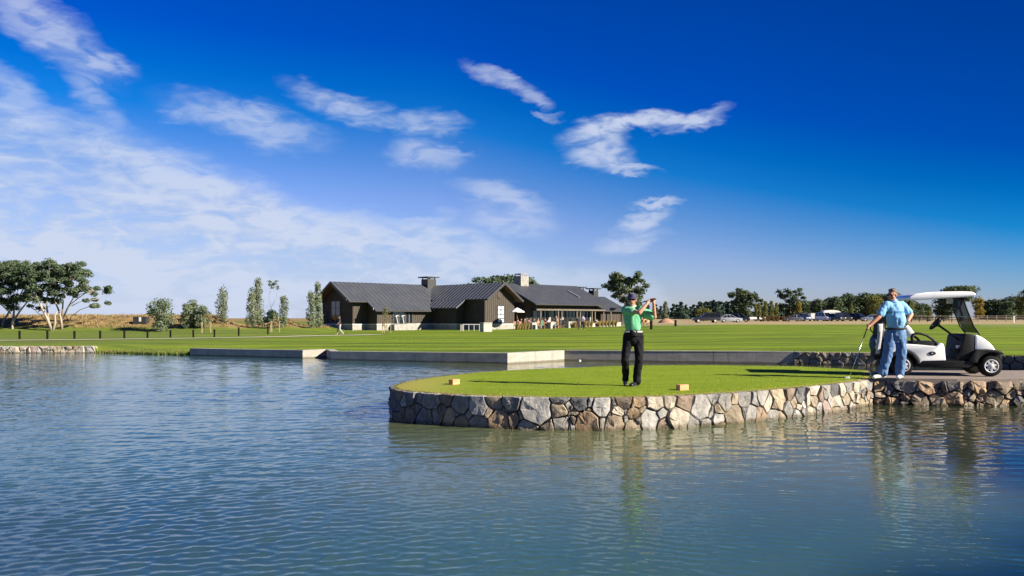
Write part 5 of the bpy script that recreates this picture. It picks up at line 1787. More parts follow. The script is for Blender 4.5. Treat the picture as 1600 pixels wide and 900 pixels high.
    fs += [(i + 13, i + 14, i + 14 + n_, i + 13 + n_) for i in range(12)]
    br.add(vs, fs, M=M_)
    br.build('cap_peak', navy, co, shade=True)
    lg = MB()
    for (x0, x1, z0, z1) in ((-.030, -.012, .070, .092), (-.014, .004, .075, .088), (.002, .030, .068, .092)):
        lg.box(x0, x1, -.1005, -.094, z0, z1, M=M_ @ Matrix.Rotation(R(-14), 4, 'X') @ Matrix.Translation((0, .020, .018)))
    lg.build('cap_emblem', mat('white stitching', (.75, .74, .78), None, .8), co)
    glasses(M_, root)
    # white wristband glove cuff on the lead hand
    # club, held over the shoulder: an object of its own
    club = thing('golf_club', 'golf club held over the green-shirted golfer\'s shoulder, its shaft passing behind his neck', 'golf club', root.location + ga)
    MB().tube([S(0, 0, 0), gd * .28], [.0145, .0115], 8).build('grip', RUBBER, club, shade=True)
    L = (gb - ga).length
    MB().tube([gd * .28, gd * (L - .05)], [.0065, .0045], 6).build('shaft', mat('dark graphite shaft', (.03, .03, .035), None, .3, metal=.4), club, shade=True)
    h = MB()
    e = gd * (L - .04)
    h.ball(e + S(-.03, .02, -.01), .055, (1.1, .8, .6), 12)
    limb(h, gd * (L - .09), e + S(-.01, .01, 0), .009, .016, 8)
    remeshed(h, 'club_head', mat('black club head', (.02, .02, .025), None, .2, metal=.3), club, .006, 2)

def build_standing_man():
    o = at(1392, 591, TEE_Z + 0.04)
    root = thing('person', 'man in a light blue polo and jeans leaning on a golf club, hand on hip', 'person', (o.x, o.y, TEE_Z + 0.04))
    S = lambda *p: Vector(p)
    shL, shR = S(-.105, -.03, 1.545), S(.235, .03, 1.54)         # picture left / picture right
    elL, haL = S(-.315, -.12, 1.272), S(-.535, -.17, 1.085)
    elR, haR = S(.470, .10, 1.335), S(.310, -.06, 1.165)
    hL, hR = S(.005, .0, .93), S(.205, .02, .93)
    kL, aL = S(-.085, -.03, .50), S(-.175, -.0, .09)
    kR, aR = S(.205, -.03, .50), S(.190, .0, .09)
    hc = S(.015, -.03, 1.735)
    ga, gb = S(-.560, -.19, 1.100), S(-.965, -.22, .02)
    gd = (gb - ga).normalized()
    b = MB()
    M_ = head(b, hc, R(54), R(3), 1.06, 1.08)
    limb(b, S(.06, .01, 1.55), hc + Vector((.012, .03, -.05)), .074, .070)
    limb(b, S(.10, .0, 1.05), S(.07, .0, 1.40), .125, .15, 16, .75, (0, 1, 0))
    limb(b, shL.lerp(shR, .12), shR.lerp(shL, .12), .058, .058)
    chain(b, [shL, elL, haL], [.056, .050, .032]); chain(b, [shR, elR, haR], [.056, .052, .034])
    grip_hand(b, haL, ga + gd * .035, gd, (haL - ga) + Vector((.02, .03, .03)), 1.12, -1)
    chain(b, [hL, kL, aL], [.072, .05, .04]); chain(b, [hR, kR, aR], [.072, .05, .04]); limb(b, hL, hR, .08, .08)
    # bare part of the hip hand is inside the glove
    chain(b, [haR, haR + S(-.05, -.04, -.03)], [.034, .03])
    remeshed(b, 'body', SKIN2, root, .0078, 3)
    # dark gloved hand spread on the hip
    g = MB()
    limb(g, haR + S(.01, .01, .015), haR + S(-.045, -.045, -.035), .036, .034, 10)
    for i, (dx, dz, L_) in enumerate(((-.075, .020, .9), (-.085, -.012, 1.0), (-.078, -.045, .97), (-.060, -.072, .8))):
        p0 = haR + S(-.05, -.055, -.03) + S(.0, 0, .024 - .018 * i)
        p1 = p0 + S(dx * .55, -.022, dz * .6) * L_; p2 = p1 + S(dx * .40, .006, dz * .5 - .018) * L_
        chain(g, [p0, p1, p2], [.0125, .0115, .0095], n=7)
    chain(g, [haR + S(-.01, .0, .01), haR + S(-.02, .045, -.02), haR + S(-.04, .075, -.03)], [.014, .012, .010], n=7)
    remeshed(g, 'glove', BLACK, root, .008, 2)
    # polo with a darker chest band
    m = bpy.data.materials.new('light blue polo'); m.use_nodes = True
    k = NT(m.node_tree); m.node_tree.nodes.clear()
    p = k.n('ShaderNodeTexCoord').outputs['Object']
    x, y, z = k.n('ShaderNodeSeparateXYZ', {0: p}).outputs
    zz_ = k.m('ADD', z, k.m('MULTIPLY', x, -0.03))
    s1 = k.m('MULTIPLY', k.m('GREATER_THAN', zz_, 1.352), k.m('LESS_THAN', zz_, 1.364))
    s2 = k.m('MULTIPLY', k.m('GREATER_THAN', zz_, 1.382), k.m('LESS_THAN', zz_, 1.394))
    s3 = k.m('MULTIPLY', k.m('MULTIPLY', k.m('GREATER_THAN', zz_, 1.364), k.m('LESS_THAN', zz_, 1.382)), 0.55)
    st = k.m('MAXIMUM', k.m('MAXIMUM', s1, s2), s3)
    body = k.m('MULTIPLY', k.m('LESS_THAN', x, .30), k.m('GREATER_THAN', x, -.145))
    c = k.mix(k.noise(p, 6.0), (.185, .40, .64, 1), (.215, .44, .67, 1))
    c = k.mix(k.m('MULTIPLY', st, body), c, (.05, .16, .33, 1))
    bs = k.n('ShaderNodeBsdfPrincipled', {'Base Color': c, 'Roughness': .8, 'Specular IOR Level': .2})
    oo = k.n('ShaderNodeOutputMaterial'); k.t.links.new(bs.outputs[0], oo.inputs[0])
    f = MB()
    limb(f, S(.115, -.005, 1.06), S(.11, -.02, 1.20), .180, .194, 18, .88, (0, 1, 0))
    limb(f, S(.11, -.02, 1.18), S(.075, -.0, 1.42), .194, .190, 18, .80, (0, 1, 0))
    limb(f, S(-.03, -.01, 1.48), S(.16, .02, 1.475), .108, .105, 14)
    limb(f, shL + S(.02, 0, -.02), shR + S(-.02, 0, -.02), .095, .095, 14)
    chain(f, [shL + S(.01, 0, -.01), shL.lerp(elL, .40), shL.lerp(elL, .74)], [.092, .081, .076], n=12)
    chain(f, [shR + S(-.01, 0, -.01), shR.lerp(elR, .40), shR.lerp(elR, .74)], [.092, .083, .078], n=12)
    limb(f, S(.06, .01, 1.54), S(.05, .0, 1.60), .10, .082, 12)
    remeshed(f, 'shirt', m, root, .010, 3, .013, 7.5, (1, 1, .6))
    c_ = MB()
    c_.lathe([(.092, -.018), (.099, .0), (.088, .032), (.080, .028), (.084, -.01)], 18, M=Matrix.Translation(S(.047, -.012, 1.600)) @ Matrix.Rotation(R(14), 4, 'X') @ Matrix.Rotation(R(-6), 4, 'Y'))
    c_.build('collar', mat('blue collar cloth', (.20, .40, .64), None, .8), root, shade=True)
    MB().rbox(.020, .040, -.190, -.172, 1.44, 1.555, .003).build('placket', MATS['blue collar cloth'], root)
    # jeans
    jn = mat('faded denim', (.055, .125, .27), (.085, .175, .34), .85, 2.6, .003, 70, c3=(.14, .25, .42), stretch=(1, 1, .5))
    t = MB()
    limb(t, S(.11, .0, 1.02), S(.105, .0, .90), .178, .182, 18, .84, (0, 1, 0))
    chain(t, [hL + S(0, 0, .0), kL, aL + S(0, 0, .05)], [.122, .100, .096], n=14)
    chain(t, [hR + S(.0, 0, .0), kR, aR + S(0, 0, .05)], [.122, .100, .096], n=14)
    chain(t, [aL + S(.01, 0, .12), aL + S(.0, -.01, .015)], [.090, .088], n=14)
    chain(t, [aR + S(0, 0, .12), aR + S(.0, -.01, .015)], [.090, .088], n=14)
    remeshed(t, 'jeans', jn, root, .010, 3, .013, 8.0, (1.1, 1.1, .8))
    be = MB()
    be.tube([S(.11 + .188 * math.cos(R(a)), -.002 + .162 * math.sin(R(a)), 1.040 + .006 * math.cos(R(a))) for a in range(0, 360, 12)], .022, 6, closed=True)
    be.build('belt', BLACK, root, shade=True)
    wt = mat('white shoe leather', (.68, .67, .64), (.55, .54, .52), .5, 10)
    shoe(root, aL + S(.05, .03, -.088), aL + S(-.255, -.11, -.088), wt, BLACK, w=.054)
    shoe(root, aR + S(.045, .03, -.088), aR + S(-.15, -.215, -.088), wt, BLACK, w=.054)
    glasses(M_, root)
    hr = MB()
    M2 = M_
    hr.ball((0, .034, .046), .102, (.82, .98, .92), 16, M=M2)
    hr.ball((0, -.028, .100), .050, (1.25, .9, .62), 12, M=M2)
    for sx in (-1, 1):
        hr.ball((sx * .074, .035, .012), .036, (.42, 1.1, 1.35), 8, M=M2)
    cut = remeshed(hr, 'hair', mat('grey brown hair', (.050, .036, .028), (.095, .075, .062), .65, 30, .004, 160, stretch=(1, 1, .3)), root, .009, 2, .006, 26)
    # club under his hand
    club = thing('golf_club', 'golf club the man in jeans leans on, its white head resting on the tee turf', 'golf club', root.location + ga)
    MB().tube([S(0, 0, 0) - gd * .02, gd * .27], [.0150, .012], 8).build('grip', RUBBER, club, shade=True)
    L = (gb - ga).length
    MB().tube([gd * .27, gd * (L - .01)], [.0075, .0055], 6).build('shaft', CHROME, club, shade=True)
    h = MB()
    e = gd * L
    h.prism([(-.085, -.012), (.012, -.012), (.016, .016), (-.03, .034), (-.088, .030)], -.018, .018, 'y', M=Matrix.Translation(e))
    o_ = h.build('club_head', mat('pale club head', (.62, .61, .58), None, .3, metal=.5), club)
    md = o_.modifiers.new('b', 'BEVEL'); md.width = .006; md.segments = 2; baked(o_)

def far_person(label, x, y, z, shirt, legs, pose, rz=0.0, skin=SKIN, s=1.0, hair=(.05, .035, .025), group=None, arms='down'):
    """small figure for the middle distance; body, shirt, trousers and hair"""
    root = thing('person', label, 'person', (x, y, z), rz, group)
    V_ = Vector
    if pose == 'walk':
        hip, ch = V_((0, 0, .92)), V_((0, -.03, 1.40))
        legs_ = [[V_((-.08, 0, .90)), V_((-.09, -.16, .52)), V_((-.09, -.26, .10))], [V_((.08, 0, .90)), V_((.09, -.02, .50)), V_((.09, .30, .16))]]
        arms_ = [[V_((-.2, -.02, 1.40)), V_((-.25, .08, 1.14)), V_((-.22, .02, .90))], [V_((.2, -.02, 1.40)), V_((.25, -.10, 1.15)), V_((.2, -.25, .98))]]
    elif pose == 'stand':
        hip, ch = V_((0, 0, .92)), V_((0, 0, 1.40))
        legs_ = [[V_((-.09, 0, .90)), V_((-.11, -.02, .50)), V_((-.13, 0, .08))], [V_((.09, 0, .90)), V_((.11, -.02, .50)), V_((.13, 0, .08))]]
        arms_ = [[V_((-.2, 0, 1.40)), V_((-.28, .02, 1.14)), V_((-.24, -.08, .92))], [V_((.2, 0, 1.40)), V_((.28, .02, 1.14)), V_((.24, -.08, .92))]]
    else:
        hip, ch = V_((0, .05, .52)), V_((0, .02, .98))
        legs_ = [[V_((-.09, .05, .50)), V_((-.11, -.38, .50)), V_((-.12, -.42, .08))], [V_((.09, .05, .50)), V_((.11, -.38, .50)), V_((.12, -.40, .08))]]
        arms_ = [[V_((-.2, .02, .98)), V_((-.26, -.08, .74)), V_((-.16, -.34, .78))], [V_((.2, .02, .98)), V_((.26, -.08, .74)), V_((.16, -.34, .80))]]
    hd = ch + V_((0, -.03, .23))
    b = MB()
    b.ball(hd, .105, (.85, .98, 1.12), 10)
    limb(b, ch + V_((0, 0, .02)), hd, .05, .05, 8)
    limb(b, hip, ch, .13, .15, 10, .7, (0, 1, 0))
    for a in arms_:
        chain(b, a, [.05, .042, .036], n=7)
        limb(b, a[2], a[2] + (a[2] - a[1]).normalized() * .08, .032, .022, 7)
    for l in legs_:
        chain(b, l, [.08, .058, .045], n=8)
        limb(b, l[2] + V_((0, .03, -.04)), l[2] + V_((0, -.15, -.05)), .042, .034, 7)
    remeshed(b, 'body', skin, root, .026, 1)
    f = MB()
    limb(f, hip + V_((0, 0, .08)), ch, .155, .175, 10, .75, (0, 1, 0))
    limb(f, V_((-.13, 0, ch.z)), V_((.13, 0, ch.z)), .08, .08, 8)
    for a in arms_:
        limb(f, a[0] * .92 + V_((0, 0, .08 * a[0].z)), a[0].lerp(a[1], .75), .07, .062, 8)
    remeshed(f, 'shirt', shirt, root, .028, 1)
    t = MB()
    limb(t, hip + V_((0, 0, .06)), hip - V_((0, 0, .02)), .15, .15, 10, .8, (0, 1, 0))
    for l in legs_:
        chain(t, [l[0], l[1], l[1].lerp(l[2], .92)], [.10, .078, .068], n=8)
    remeshed(t, 'trousers', legs, root, .028, 1)
    h = MB(); h.ball(hd + V_((0, .025, .035)), .112, (.88, .95, 1.0), 10)
    h.build('hair', mat('hair %.2f' % hair[0], hair, None, .7), root, shade=True)
    root.scale = (s, s, s)
    return root

CL = {n: mat(n + ' cloth', c, None, .85) for n, c in dict(white=(.62, .60, .60), lilac=(.50, .46, .56), pink=(.55, .30, .26), red=(.40, .09, .06), navy=(.02, .025, .05), grey=(.25, .25, .26), green=(.09, .17, .10),
                                                          tan=(.42, .30, .19), brown=(.14, .08, .05), sky=(.30, .38, .50), orange=(.50, .22, .10), stone=(.30, .29, .28)).items()}

def build_far_people():
    # one man walking on the lawn path, one by the terrace
    Y = 72.0
    x = ax(531, Y)
    far_person('man in a black top and grey trousers walking along the footpath by the clubhouse gable', x, Y, ground_z(x, Y) + .03, BLACK, CL['stone'], 'walk', R(-75), s=.98)
    Y = 94.0
    x = ax(910.5, Y)
    far_person('person in a white shirt and dark trousers walking on the lawn before the terrace', x, Y, ground_z(x, Y), CL['lilac'], BLACK, 'walk', R(160), s=1.0)
    Y = 95.0
    x = ax(904, Y)
    far_person('person in dark clothes walking just left of the white-shirted one', x, Y, ground_z(x, Y), CL['navy'], BLACK, 'walk', R(200), s=.92, hair=(.02, .015, .01))
    # diners at the terrace tables
    zt = B0.z + .165
    sp = [(809, 1.0, 'pink', 'in a pink top at the table nearest the parasol'), (814.5, .2, 'tan', 'in a tan top behind the table nearest the parasol'), (820, 1.1, 'brown', 'in a brown top at the table beside the parasol pole'),
          (826, .3, 'pink', 'with a pale pink shirt between two white planters, left of the verandah post'), (835, .2, 'sky', 'in a pale blue shirt right behind the second white planter'),
          (841, 1.2, 'orange', 'in an orange top on the near side of the middle table'), (846.5, .4, 'red', 'in a dark red top at the middle table'), (852, 1.0, 'brown', 'in brown sitting right of the middle table'),
          (857, .2, 'white', 'in a white shirt behind the third white planter'), (865, .5, 'red', 'in red at the table by the double post'), (870, 1.4, 'orange', 'in bright orange at the table by the double post'),
          (876, 1.5, 'navy', 'in navy leaning over the right-hand table'), (932, .6, 'white', 'in white sitting alone among the straw-coloured grasses'), (869, .0, 'grey', 'in grey standing behind the right-hand table')]
    for i, (px, off, c, txt) in enumerate(sp):
        # the terrace runs along the building: depth from the facade line
        b_ = 15.3 + off * .55
        r_ = (px - 800) / F
        t_ = (r_ * (B0.y + BB.y * b_) - (B0.x + BB.x * b_)) / (BA.x - r_ * BA.y)
        p = bw(t_, b_, 0)
        far_person('seated diner ' + txt if 'standing' not in txt else 'diner ' + txt, p.x, p.y, zt, CL[c], [BLACK, CL['stone'], CL['navy'], CL['brown']][i % 4], 'stand' if 'standing' in txt else 'sit',
                   R(44 + (90 if i % 3 == 0 else -80 if i % 3 == 1 else 10)), s=1.0, hair=[(.03, .02, .015), (.16, .10, .05), (.30, .28, .26)][i % 3])

build_golfer()
build_standing_man()
build_far_people()
# ------------------------------------------------------------------ golf cart and the things on it
CY = at(1480.5, 588, TEE_Z + .038).y
CX = ax(1480.5, CY)
def build_cart():
    root = thing('golf_cart', 'white golf cart with black trim and tinted windscreen parked on the cart path', 'golf cart', (CX, CY + 0.02, TEE_Z + 0.038), R(-10))
    RZ = Matrix.Rotation(R(-10), 3, 'Z')
    wht = mat('white moulded plastic', (.90, .90, .89), (.85, .85, .84), .28, 1.5, coat=.4, c3=(.80, .79, .76))
    blk = mat('black moulded plastic', (.008, .008, .009), (.013, .013, .014), .6, 3, spec=.25)
    seatm = mat('black seat vinyl', (.010, .010, .012), None, .5, spec=.3)
    rub = mat('tyre rubber', (.009, .009, .009), (.016, .015, .014), .85, 6, spec=.2)
    hubm = mat('silver wheel cover', (.62, .62, .62), None, .3)
    tint = glass_mat('tinted windscreen', (.42, .45, .44), .03, .25)
    K = lambda px, py: ((px - 1480.5) / 70.3, (588 - py) / 70.3)         # side view of the photograph -> cart axes
    # near side is y = 0, far side y = 1.15
    W = 1.12
    # wheels
    for (x, y, fr) in ((-.885, .10, 0), (.885, .10, 1), (-.885, W - .10, 0), (.885, W - .10, 1)):
        s = -1 if y < .5 else 1
        M_ = Matrix.Translation((x, y, .228)) @ Matrix.Rotation(R(90) * (1 if s < 0 else -1), 4, 'X')
        w = MB(); w.lathe([(.135, -.10), (.19, -.10), (.218, -.085), (.228, -.05), (.228, .05), (.218, .085), (.19, .10), (.145, .10), (.135, .07)], 36, M=M_)
        wo = w.build('wheel', rub, root, shade=True)
        smooth_by_angle(wo, 30)
        h = MB(); h.lathe([(.147, .06), (.147, .098), (.135, .104), (.118, .088), (.118, .07)], 36, M=M_)
        # spokes leave seven dark openings
        h.lathe([(.048, .07), (.048, .105), (.03, .112), (.0, .114)], 24, M=M_)
        for q in range(7):
            Ms = M_ @ Matrix.Rotation(2 * math.pi * q / 7 + .3, 4, 'Z')
            h.add([(.035, -.030, .07), (.125, -.024, .07), (.125, .024, .07), (.035, .030, .07), (.035, -.026, .102), (.125, -.019, .095), (.125, .019, .095), (.035, .026, .102)],
                  [(3, 2, 1, 0), (4, 5, 6, 7), (0, 1, 5, 4), (1, 2, 6, 5), (2, 3, 7, 6), (3, 0, 4, 7)], M=Ms)
        ho = h.build('wheel_cover', hubm, wo); smooth_by_angle(ho, 35)
        d = MB(); d.lathe([(.13, .05), (.13, .072), (.0, .072)], 24, M=M_)
        d.build('brake_drum', blk, wo)
    # chassis tub, rockers
    c = MB()
    c.rbox(-1.02, .98, .20, W - .20, .20, .34, .03)
    c.build('chassis', blk, root)
    for (y0, y1) in ((.015, .13), (W - .13, W - .015)):
        r_ = MB()
        r_.prism([(-.56, .24), (-.53, .185), (.43, .185), (.52, .25), (.60, .40), (.50, .40), (.44, .335), (-.54, .335)], y0, y1, 'y')
        o = r_.build('rocker_panel', blk, root)
        md = o.modifiers.new('b', 'BEVEL'); md.width = .012; md.segments = 2; baked(o); smooth_by_angle(o, 40)
    # white rear side panels with the wheel arch cut out
    def arc(cx, cz, r_, a0, a1, n=10):
        return [(cx + r_ * math.cos(R(a0 + (a1 - a0) * i / n)), cz + r_ * math.sin(R(a0 + (a1 - a0) * i / n))) for i in range(n + 1)]
    panel = [(-1.20, .62), (-1.18, .66), K(1414, 538.5), K(1440, 540.2), K(1465, 542.5), K(1468.5, 539), K(1473, 537.3), K(1476.2, 539.5), K(1477.6, 546), K(1479.2, 564.3), K(1446, 565.3)] + arc(-.885, .228, .34, 8, 150, 10) + [(-1.2, .46)]
    for (y0, y1) in ((.0, .17), (W - .17, W)):
        p = MB(); p.prism(panel, y0, y1, 'y')
        o = p.build('side_panel', wht, root)
        md = o.modifiers.new('b', 'BEVEL'); md.width = .022; md.segments = 3; md.limit_method = 'ANGLE'; md.angle_limit = R(40); baked(o); smooth_by_angle(o, 45)
        # black rear fender lip round the wheel
        f = MB(); out = arc(-.885, .228, .345, 5, 160, 14); inn = arc(-.885, .228, .275, 160, 5, 14)
        f.prism(out + inn, y0 - .02 if y0 < .5 else y0 + .02, y1 - .01 if y0 < .5 else y1 + .02, 'y')
        o = f.build('rear_fender', blk, root); md = o.modifiers.new('b', 'BEVEL'); md.width = .012; md.segments = 2; baked(o); smooth_by_angle(o, 40)
    # oval badge on the near panel
    bx, bz = K(1459.5, 553.3)
    b = MB(); b.lathe([(.075, .0), (.075, .008), (.066, .012), (.0, .013)], 24, M=Matrix.Translation((bx, .001, bz)) @ Matrix.Rotation(R(90), 4, 'X') @ Matrix.Diagonal((1, .56, 1, 1)))
    bo = b.build('badge', blk, root)
    e = MB()
    e.prism([(bx - .018, bz - .006), (bx + .006, bz - .016), (bx + .022, bz), (bx + .004, bz + .016), (bx - .014, bz + .010)], -.0155, -.0125, 'y')
    e.build('emblem', mat('silver emblem', (.5, .48, .44), None, .4), bo)
    # body across the rear: engine cover and bag well floor
    MB().rbox(-1.18, -.42, .172, W - .172, .36, .60, .03).build('rear_body', blk, root)
    MB().rbox(-1.42, -1.0, .20, W - .20, .34, .40, .015).build('bag_shelf', blk, root)
    MB().rbox(-.46, .50, .135, W - .135, .338, .365, .008).build('floor_mat', mat('ribbed floor mat', (.03, .03, .03), None, .8), root)
    # seat
    s = MB(); s.rbox(-.62, -.10, .14, W - .14, .62, .745, .045); so = s.build('seat', seatm, root, shade=True); smooth_by_angle(so, 40)
    s = MB()
    prof = [K(1417, 540), K(1414, 520), K(1411.5, 508), K(1416, 505.5), K(1424, 521), K(1430, 540)]
    s.prism(prof, .16, W - .16, 'y'); so = s.build('backrest', seatm, root); md = so.modifiers.new('b', 'BEVEL'); md.width = .03; md.segments = 3; baked(so); smooth_by_angle(so, 50)
    for (y0, y1) in ((.06, .158), (W - .158, W - .06)):
        g = MB()
        g.prism([K(1419, 506.2), K(1422.5, 506.5), K(1430, 514), K(1436, 522.5), K(1437, 527), K(1429, 530), K(1424, 520)], y0, y1, 'y')
        o = g.build('seat_shell', wht, root); md = o.modifiers.new('b', 'BEVEL'); md.width = .018; md.segments = 2; baked(o); smooth_by_angle(o, 45)
    # hip restraints: black loops at the seat ends
    for y in (.045, W - .045):
        a = MB()
        loop = [K(1433, 538), K(1431.5, 530), K(1433, 525), K(1437.5, 523), K(1444, 523.3), K(1453, 526.5), K(1461, 532), K(1468, 540.5)]
        a.tube([(x, y, z) for x, z in loop], [.035, .034, .032, .03, .028, .028, .03, .034], 8, flat=.9)
        a.tube([(x, y, z) for x, z in (K(1433, 538), K(1440, 540.5), K(1455, 542), K(1468, 541))], [.026] * 4, 8)
        a.build('hip_restraint', blk, root, shade=True)
    # front: cowl, fenders, dash
    f = MB()
    f.prism([K(1521.5, 525), K(1527, 526), K(1534, 530.2), K(1541, 536), K(1546.5, 542), K(1549.5, 547), K(1549, 549.5), K(1521.5, 548.5)], .06, W - .06, 'y')
    o = f.build('front_cowl', wht, root); md = o.modifiers.new('b', 'BEVEL'); md.width = .05; md.segments = 4; md.limit_method = 'ANGLE'; md.angle_limit = R(50); baked(o); smooth_by_angle(o, 50)
    for (y0, y1) in ((-.01, .16), (W - .16, W + .01)):
        f = MB()
        out = [K(1511, 566), K(1516, 556), K(1519, 549.3), K(1523, 547), K(1537, 546.5), K(1550, 547.8), K(1557, 549.8), K(1561, 553.5), K(1558.8, 554.5)]
        f.prism(out + arc(.885, .228, .29, 62, 168, 12), y0, y1, 'y')
        o = f.build('front_fender', blk, root); md = o.modifiers.new('b', 'BEVEL'); md.width = .014; md.segments = 2; md.limit_method = 'ANGLE'; md.angle_limit = R(40); baked(o); smooth_by_angle(o, 45)
    f = MB(); f.rbox(.62, 1.16, .165, W - .165, .34, .55, .04); o = f.build('bumper', blk, root)
    d = MB()
    d.prism([K(1505.5, 527), K(1508, 524.6), K(1513, 523.6), K(1521, 524.5), K(1522.5, 548), K(1520, 563), K(1497, 564.5), K(1502, 550)], .07, W - .07, 'y')
    o = d.build('dashboard', blk, root); md = o.modifiers.new('b', 'BEVEL'); md.width = .03; md.segments = 3; baked(o); smooth_by_angle(o, 45)
    MB().rbox(*[v for v in (.20, .33)], .12, .44, .53, .60, .015).build('cup_holder', blk, root)
    MB().rbox(.285, .36, .20, .34, .585, .665, .012).build('score_card', mat('pale card', (.5, .5, .5), None, .6), root)
    # steering
    hx, hz = K(1472.5, 507.5)
    M_ = Matrix.Translation((hx, .33, hz)) @ Matrix.Rotation(R(-50), 4, 'Y')
    st = MB()
    st.tube([M_ @ Vector((.17 * math.cos(2 * math.pi * q / 24), .17 * math.sin(2 * math.pi * q / 24), 0)) for q in range(24)], .017, 8, closed=True)
    for a in (30, 150, 270):
        st.tube([M_ @ Vector((0, 0, -.03)), M_ @ Vector((.165 * math.cos(R(a)), .165 * math.sin(R(a)), 0))], [.024, .014], 6)
    st.lathe([(.02, -.09), (.075, -.04), (.10, .0), (.06, .02), (.0, .025)], 16, M=M_)
    so = st.build('steering_wheel', blk, root, shade=True)
    x2, z2 = K(1505, 532.5)
    MB().tube([(hx + .02, .33, hz - .02), (x2, .33, z2)], [.026, .020], 8).build('steering_column', blk, root, shade=True)
    # roof on four thin struts
    f = MB()
    rp = [(-.76, 1.645), (-.70, 1.645), (.45, 1.715), (.555, 1.745), (.58, 1.78), (.50, 1.825), (.28, 1.835), (-.10, 1.832), (-.40, 1.818), (-.62, 1.79), (-.75, 1.735), (-.80, 1.685)]
    f.prism(rp, -.03, W + .03, 'y')
    o = f.build('roof', wht, root); md = o.modifiers.new('b', 'BEVEL'); md.width = .035; md.segments = 3; md.limit_method = 'ANGLE'; md.angle_limit = R(60); baked(o); smooth_by_angle(o, 50)
    for y in (.10, W - .24):
        t = MB()
        pts = [K(1504.5, 466.5), K(1513, 492), K(1520.5, 512), K(1527.5, 522.5), K(1529, 528), K(1526.5, 545), K(1524.5, 555)]
        t.tube([(x, y, z) for x, z in pts], .018, 8)
        t.build('front_strut', blk, root, shade=True)
        t = MB()
        pts = [K(1434, 470), K(1428, 488), K(1418, 508), K(1412, 540)]
        t.tube([(x - .03, y + (.06 if y < .5 else -.06), z) for x, z in pts], .018, 8)
        t.build('rear_strut', blk, root, shade=True)
    g = MB()
    a, b2, c2 = K(1504.5, 468), K(1515, 497.5), K(1526.5, 522.5)
    def sheet(p, q):
        n = Vector((q[1] - p[1], 0, -(q[0] - p[0]))).normalized() * .004
        P_ = [Vector((p[0], .125, p[1])), Vector((p[0], W - .265, p[1])), Vector((q[0], W - .265, q[1])), Vector((q[0], .125, q[1]))]
        g.add([v - n for v in P_] + [v + n for v in P_], [(3, 2, 1, 0), (4, 5, 6, 7), (0, 1, 5, 4), (1, 2, 6, 5), (2, 3, 7, 6), (3, 0, 4, 7)])
    sheet(a, (b2[0] - .004, b2[1] + .008)); sheet((b2[0] + .004, b2[1] - .008), c2)
    g.build('windscreen', tint, root)
    MB().box(b2[0] - .012, b2[0] + .012, .125, W - .265, b2[1] - .006, b2[1] + .006).build('windscreen_hinge', mat('pale hinge strip', (.4, .42, .4), None, .4), root)
    MB().rbox(.17, .27, .42, .56, 1.58, 1.70, .01).build('mirror', mat('pale tag', (.62, .62, .60), None, .5), root)
    # golf bag standing in the bag well
    bx0, by0 = -1.36, .40
    bag = thing('golf_bag', 'black golf bag standing in the well behind the cart seat', 'golf bag', root.location + RZ @ Vector((bx0, by0 - .1, .402)))
    bag.rotation_euler = (0, R(6), R(-10))
    bm_ = mat('black bag nylon', (.014, .014, .017), (.022, .022, .026), .6, 6)
    f = MB(); f.lathe([(.10, 0), (.125, .02), (.13, .30), (.125, .6), (.135, .82), (.145, .86), (.15, .90), (.135, .91), (.12, .86), (.0, .84)], 18)
    bo = f.build('bag_body', bm_, bag, shade=True); smooth_by_angle(bo, 40)
    f = MB(); f.ball((-.10, -.04, .30), .14, (.65, .8, 1.35), 12); f.build('pocket', mat('blue bag pocket', (.03, .07, .12), None, .6), bag, shade=True)
    f = MB(); f.ball((.02, -.12, .52), .10, (.9, .5, 1.5), 12); f.build('pocket', bm_, bag, shade=True)
    f = MB(); f.tube([(-.13, 0, .78), (-.20, -.02, .68), (-.19, -.02, .58), (-.13, 0, .52)], .012, 6); f.build('handle', bm_, bag, shade=True)
    for i, (dx, dy, L, h_) in enumerate(((-.06, .03, .16, 0), (.0, .05, .20, 0), (.05, -.02, .12, 1), (.02, -.05, .10, 0), (-.04, -.05, .14, 1))):
        cl = thing('golf_club', ['golf club leftmost in the bag, its iron head up', 'golf club at the back of the bag with the longest shaft', 'golf club with a headcover on the right in the bag', 'golf club lowest in the bag front', 'golf club with a dark cover at the bag front'][i], 'golf club',
                   root.location + RZ @ Vector((bx0 + dx + .14, by0 - .1 + dy, 1.24)))
        MB().tube([(0, 0, -.2), (0, 0, L)], .006, 5).build('shaft', CHROME, cl, shade=True)
        hh = MB()
        if h_: hh.ball((-.02, 0, L + .03), .045, (1, .8, 1.1), 10)
        else: hh.prism([(-.06, -.01), (.01, -.015), (.012, .015), (-.06, .045)], -.01, .01, 'y', M=Matrix.Translation((0, 0, L)))
        hh.build('club_head', bm_ if h_ else CHROME, cl, shade=bool(h_))
    # towel hanging from the bag
    tw = MB()
    cols, rows = 5, 14
    vs = []
    for i in range(rows):
        for j in range(cols):
            u = j / (cols - 1) - .5
            v = i / (rows - 1)
            vs.append((u * (.075 + .04 * (1 - v)) - .05 * v, -.018 * math.cos(u * 9 + v) - .015 * math.sin(v * 5), -.66 * v))
    n_ = len(vs)
    vs += [(x, y + .012, z) for x, y, z in vs]
    fs = [(i * cols + j, i * cols + j + 1, (i + 1) * cols + j + 1, (i + 1) * cols + j) for i in range(rows - 1) for j in range(cols - 1)]
    fs += [tuple(reversed([q + n_ for q in f_])) for f_ in fs]
    rim = [j for j in range(cols)] + [i * cols + cols - 1 for i in range(1, rows)] + [(rows - 1) * cols + j for j in range(cols - 2, -1, -1)] + [i * cols for i in range(rows - 2, 0, -1)]
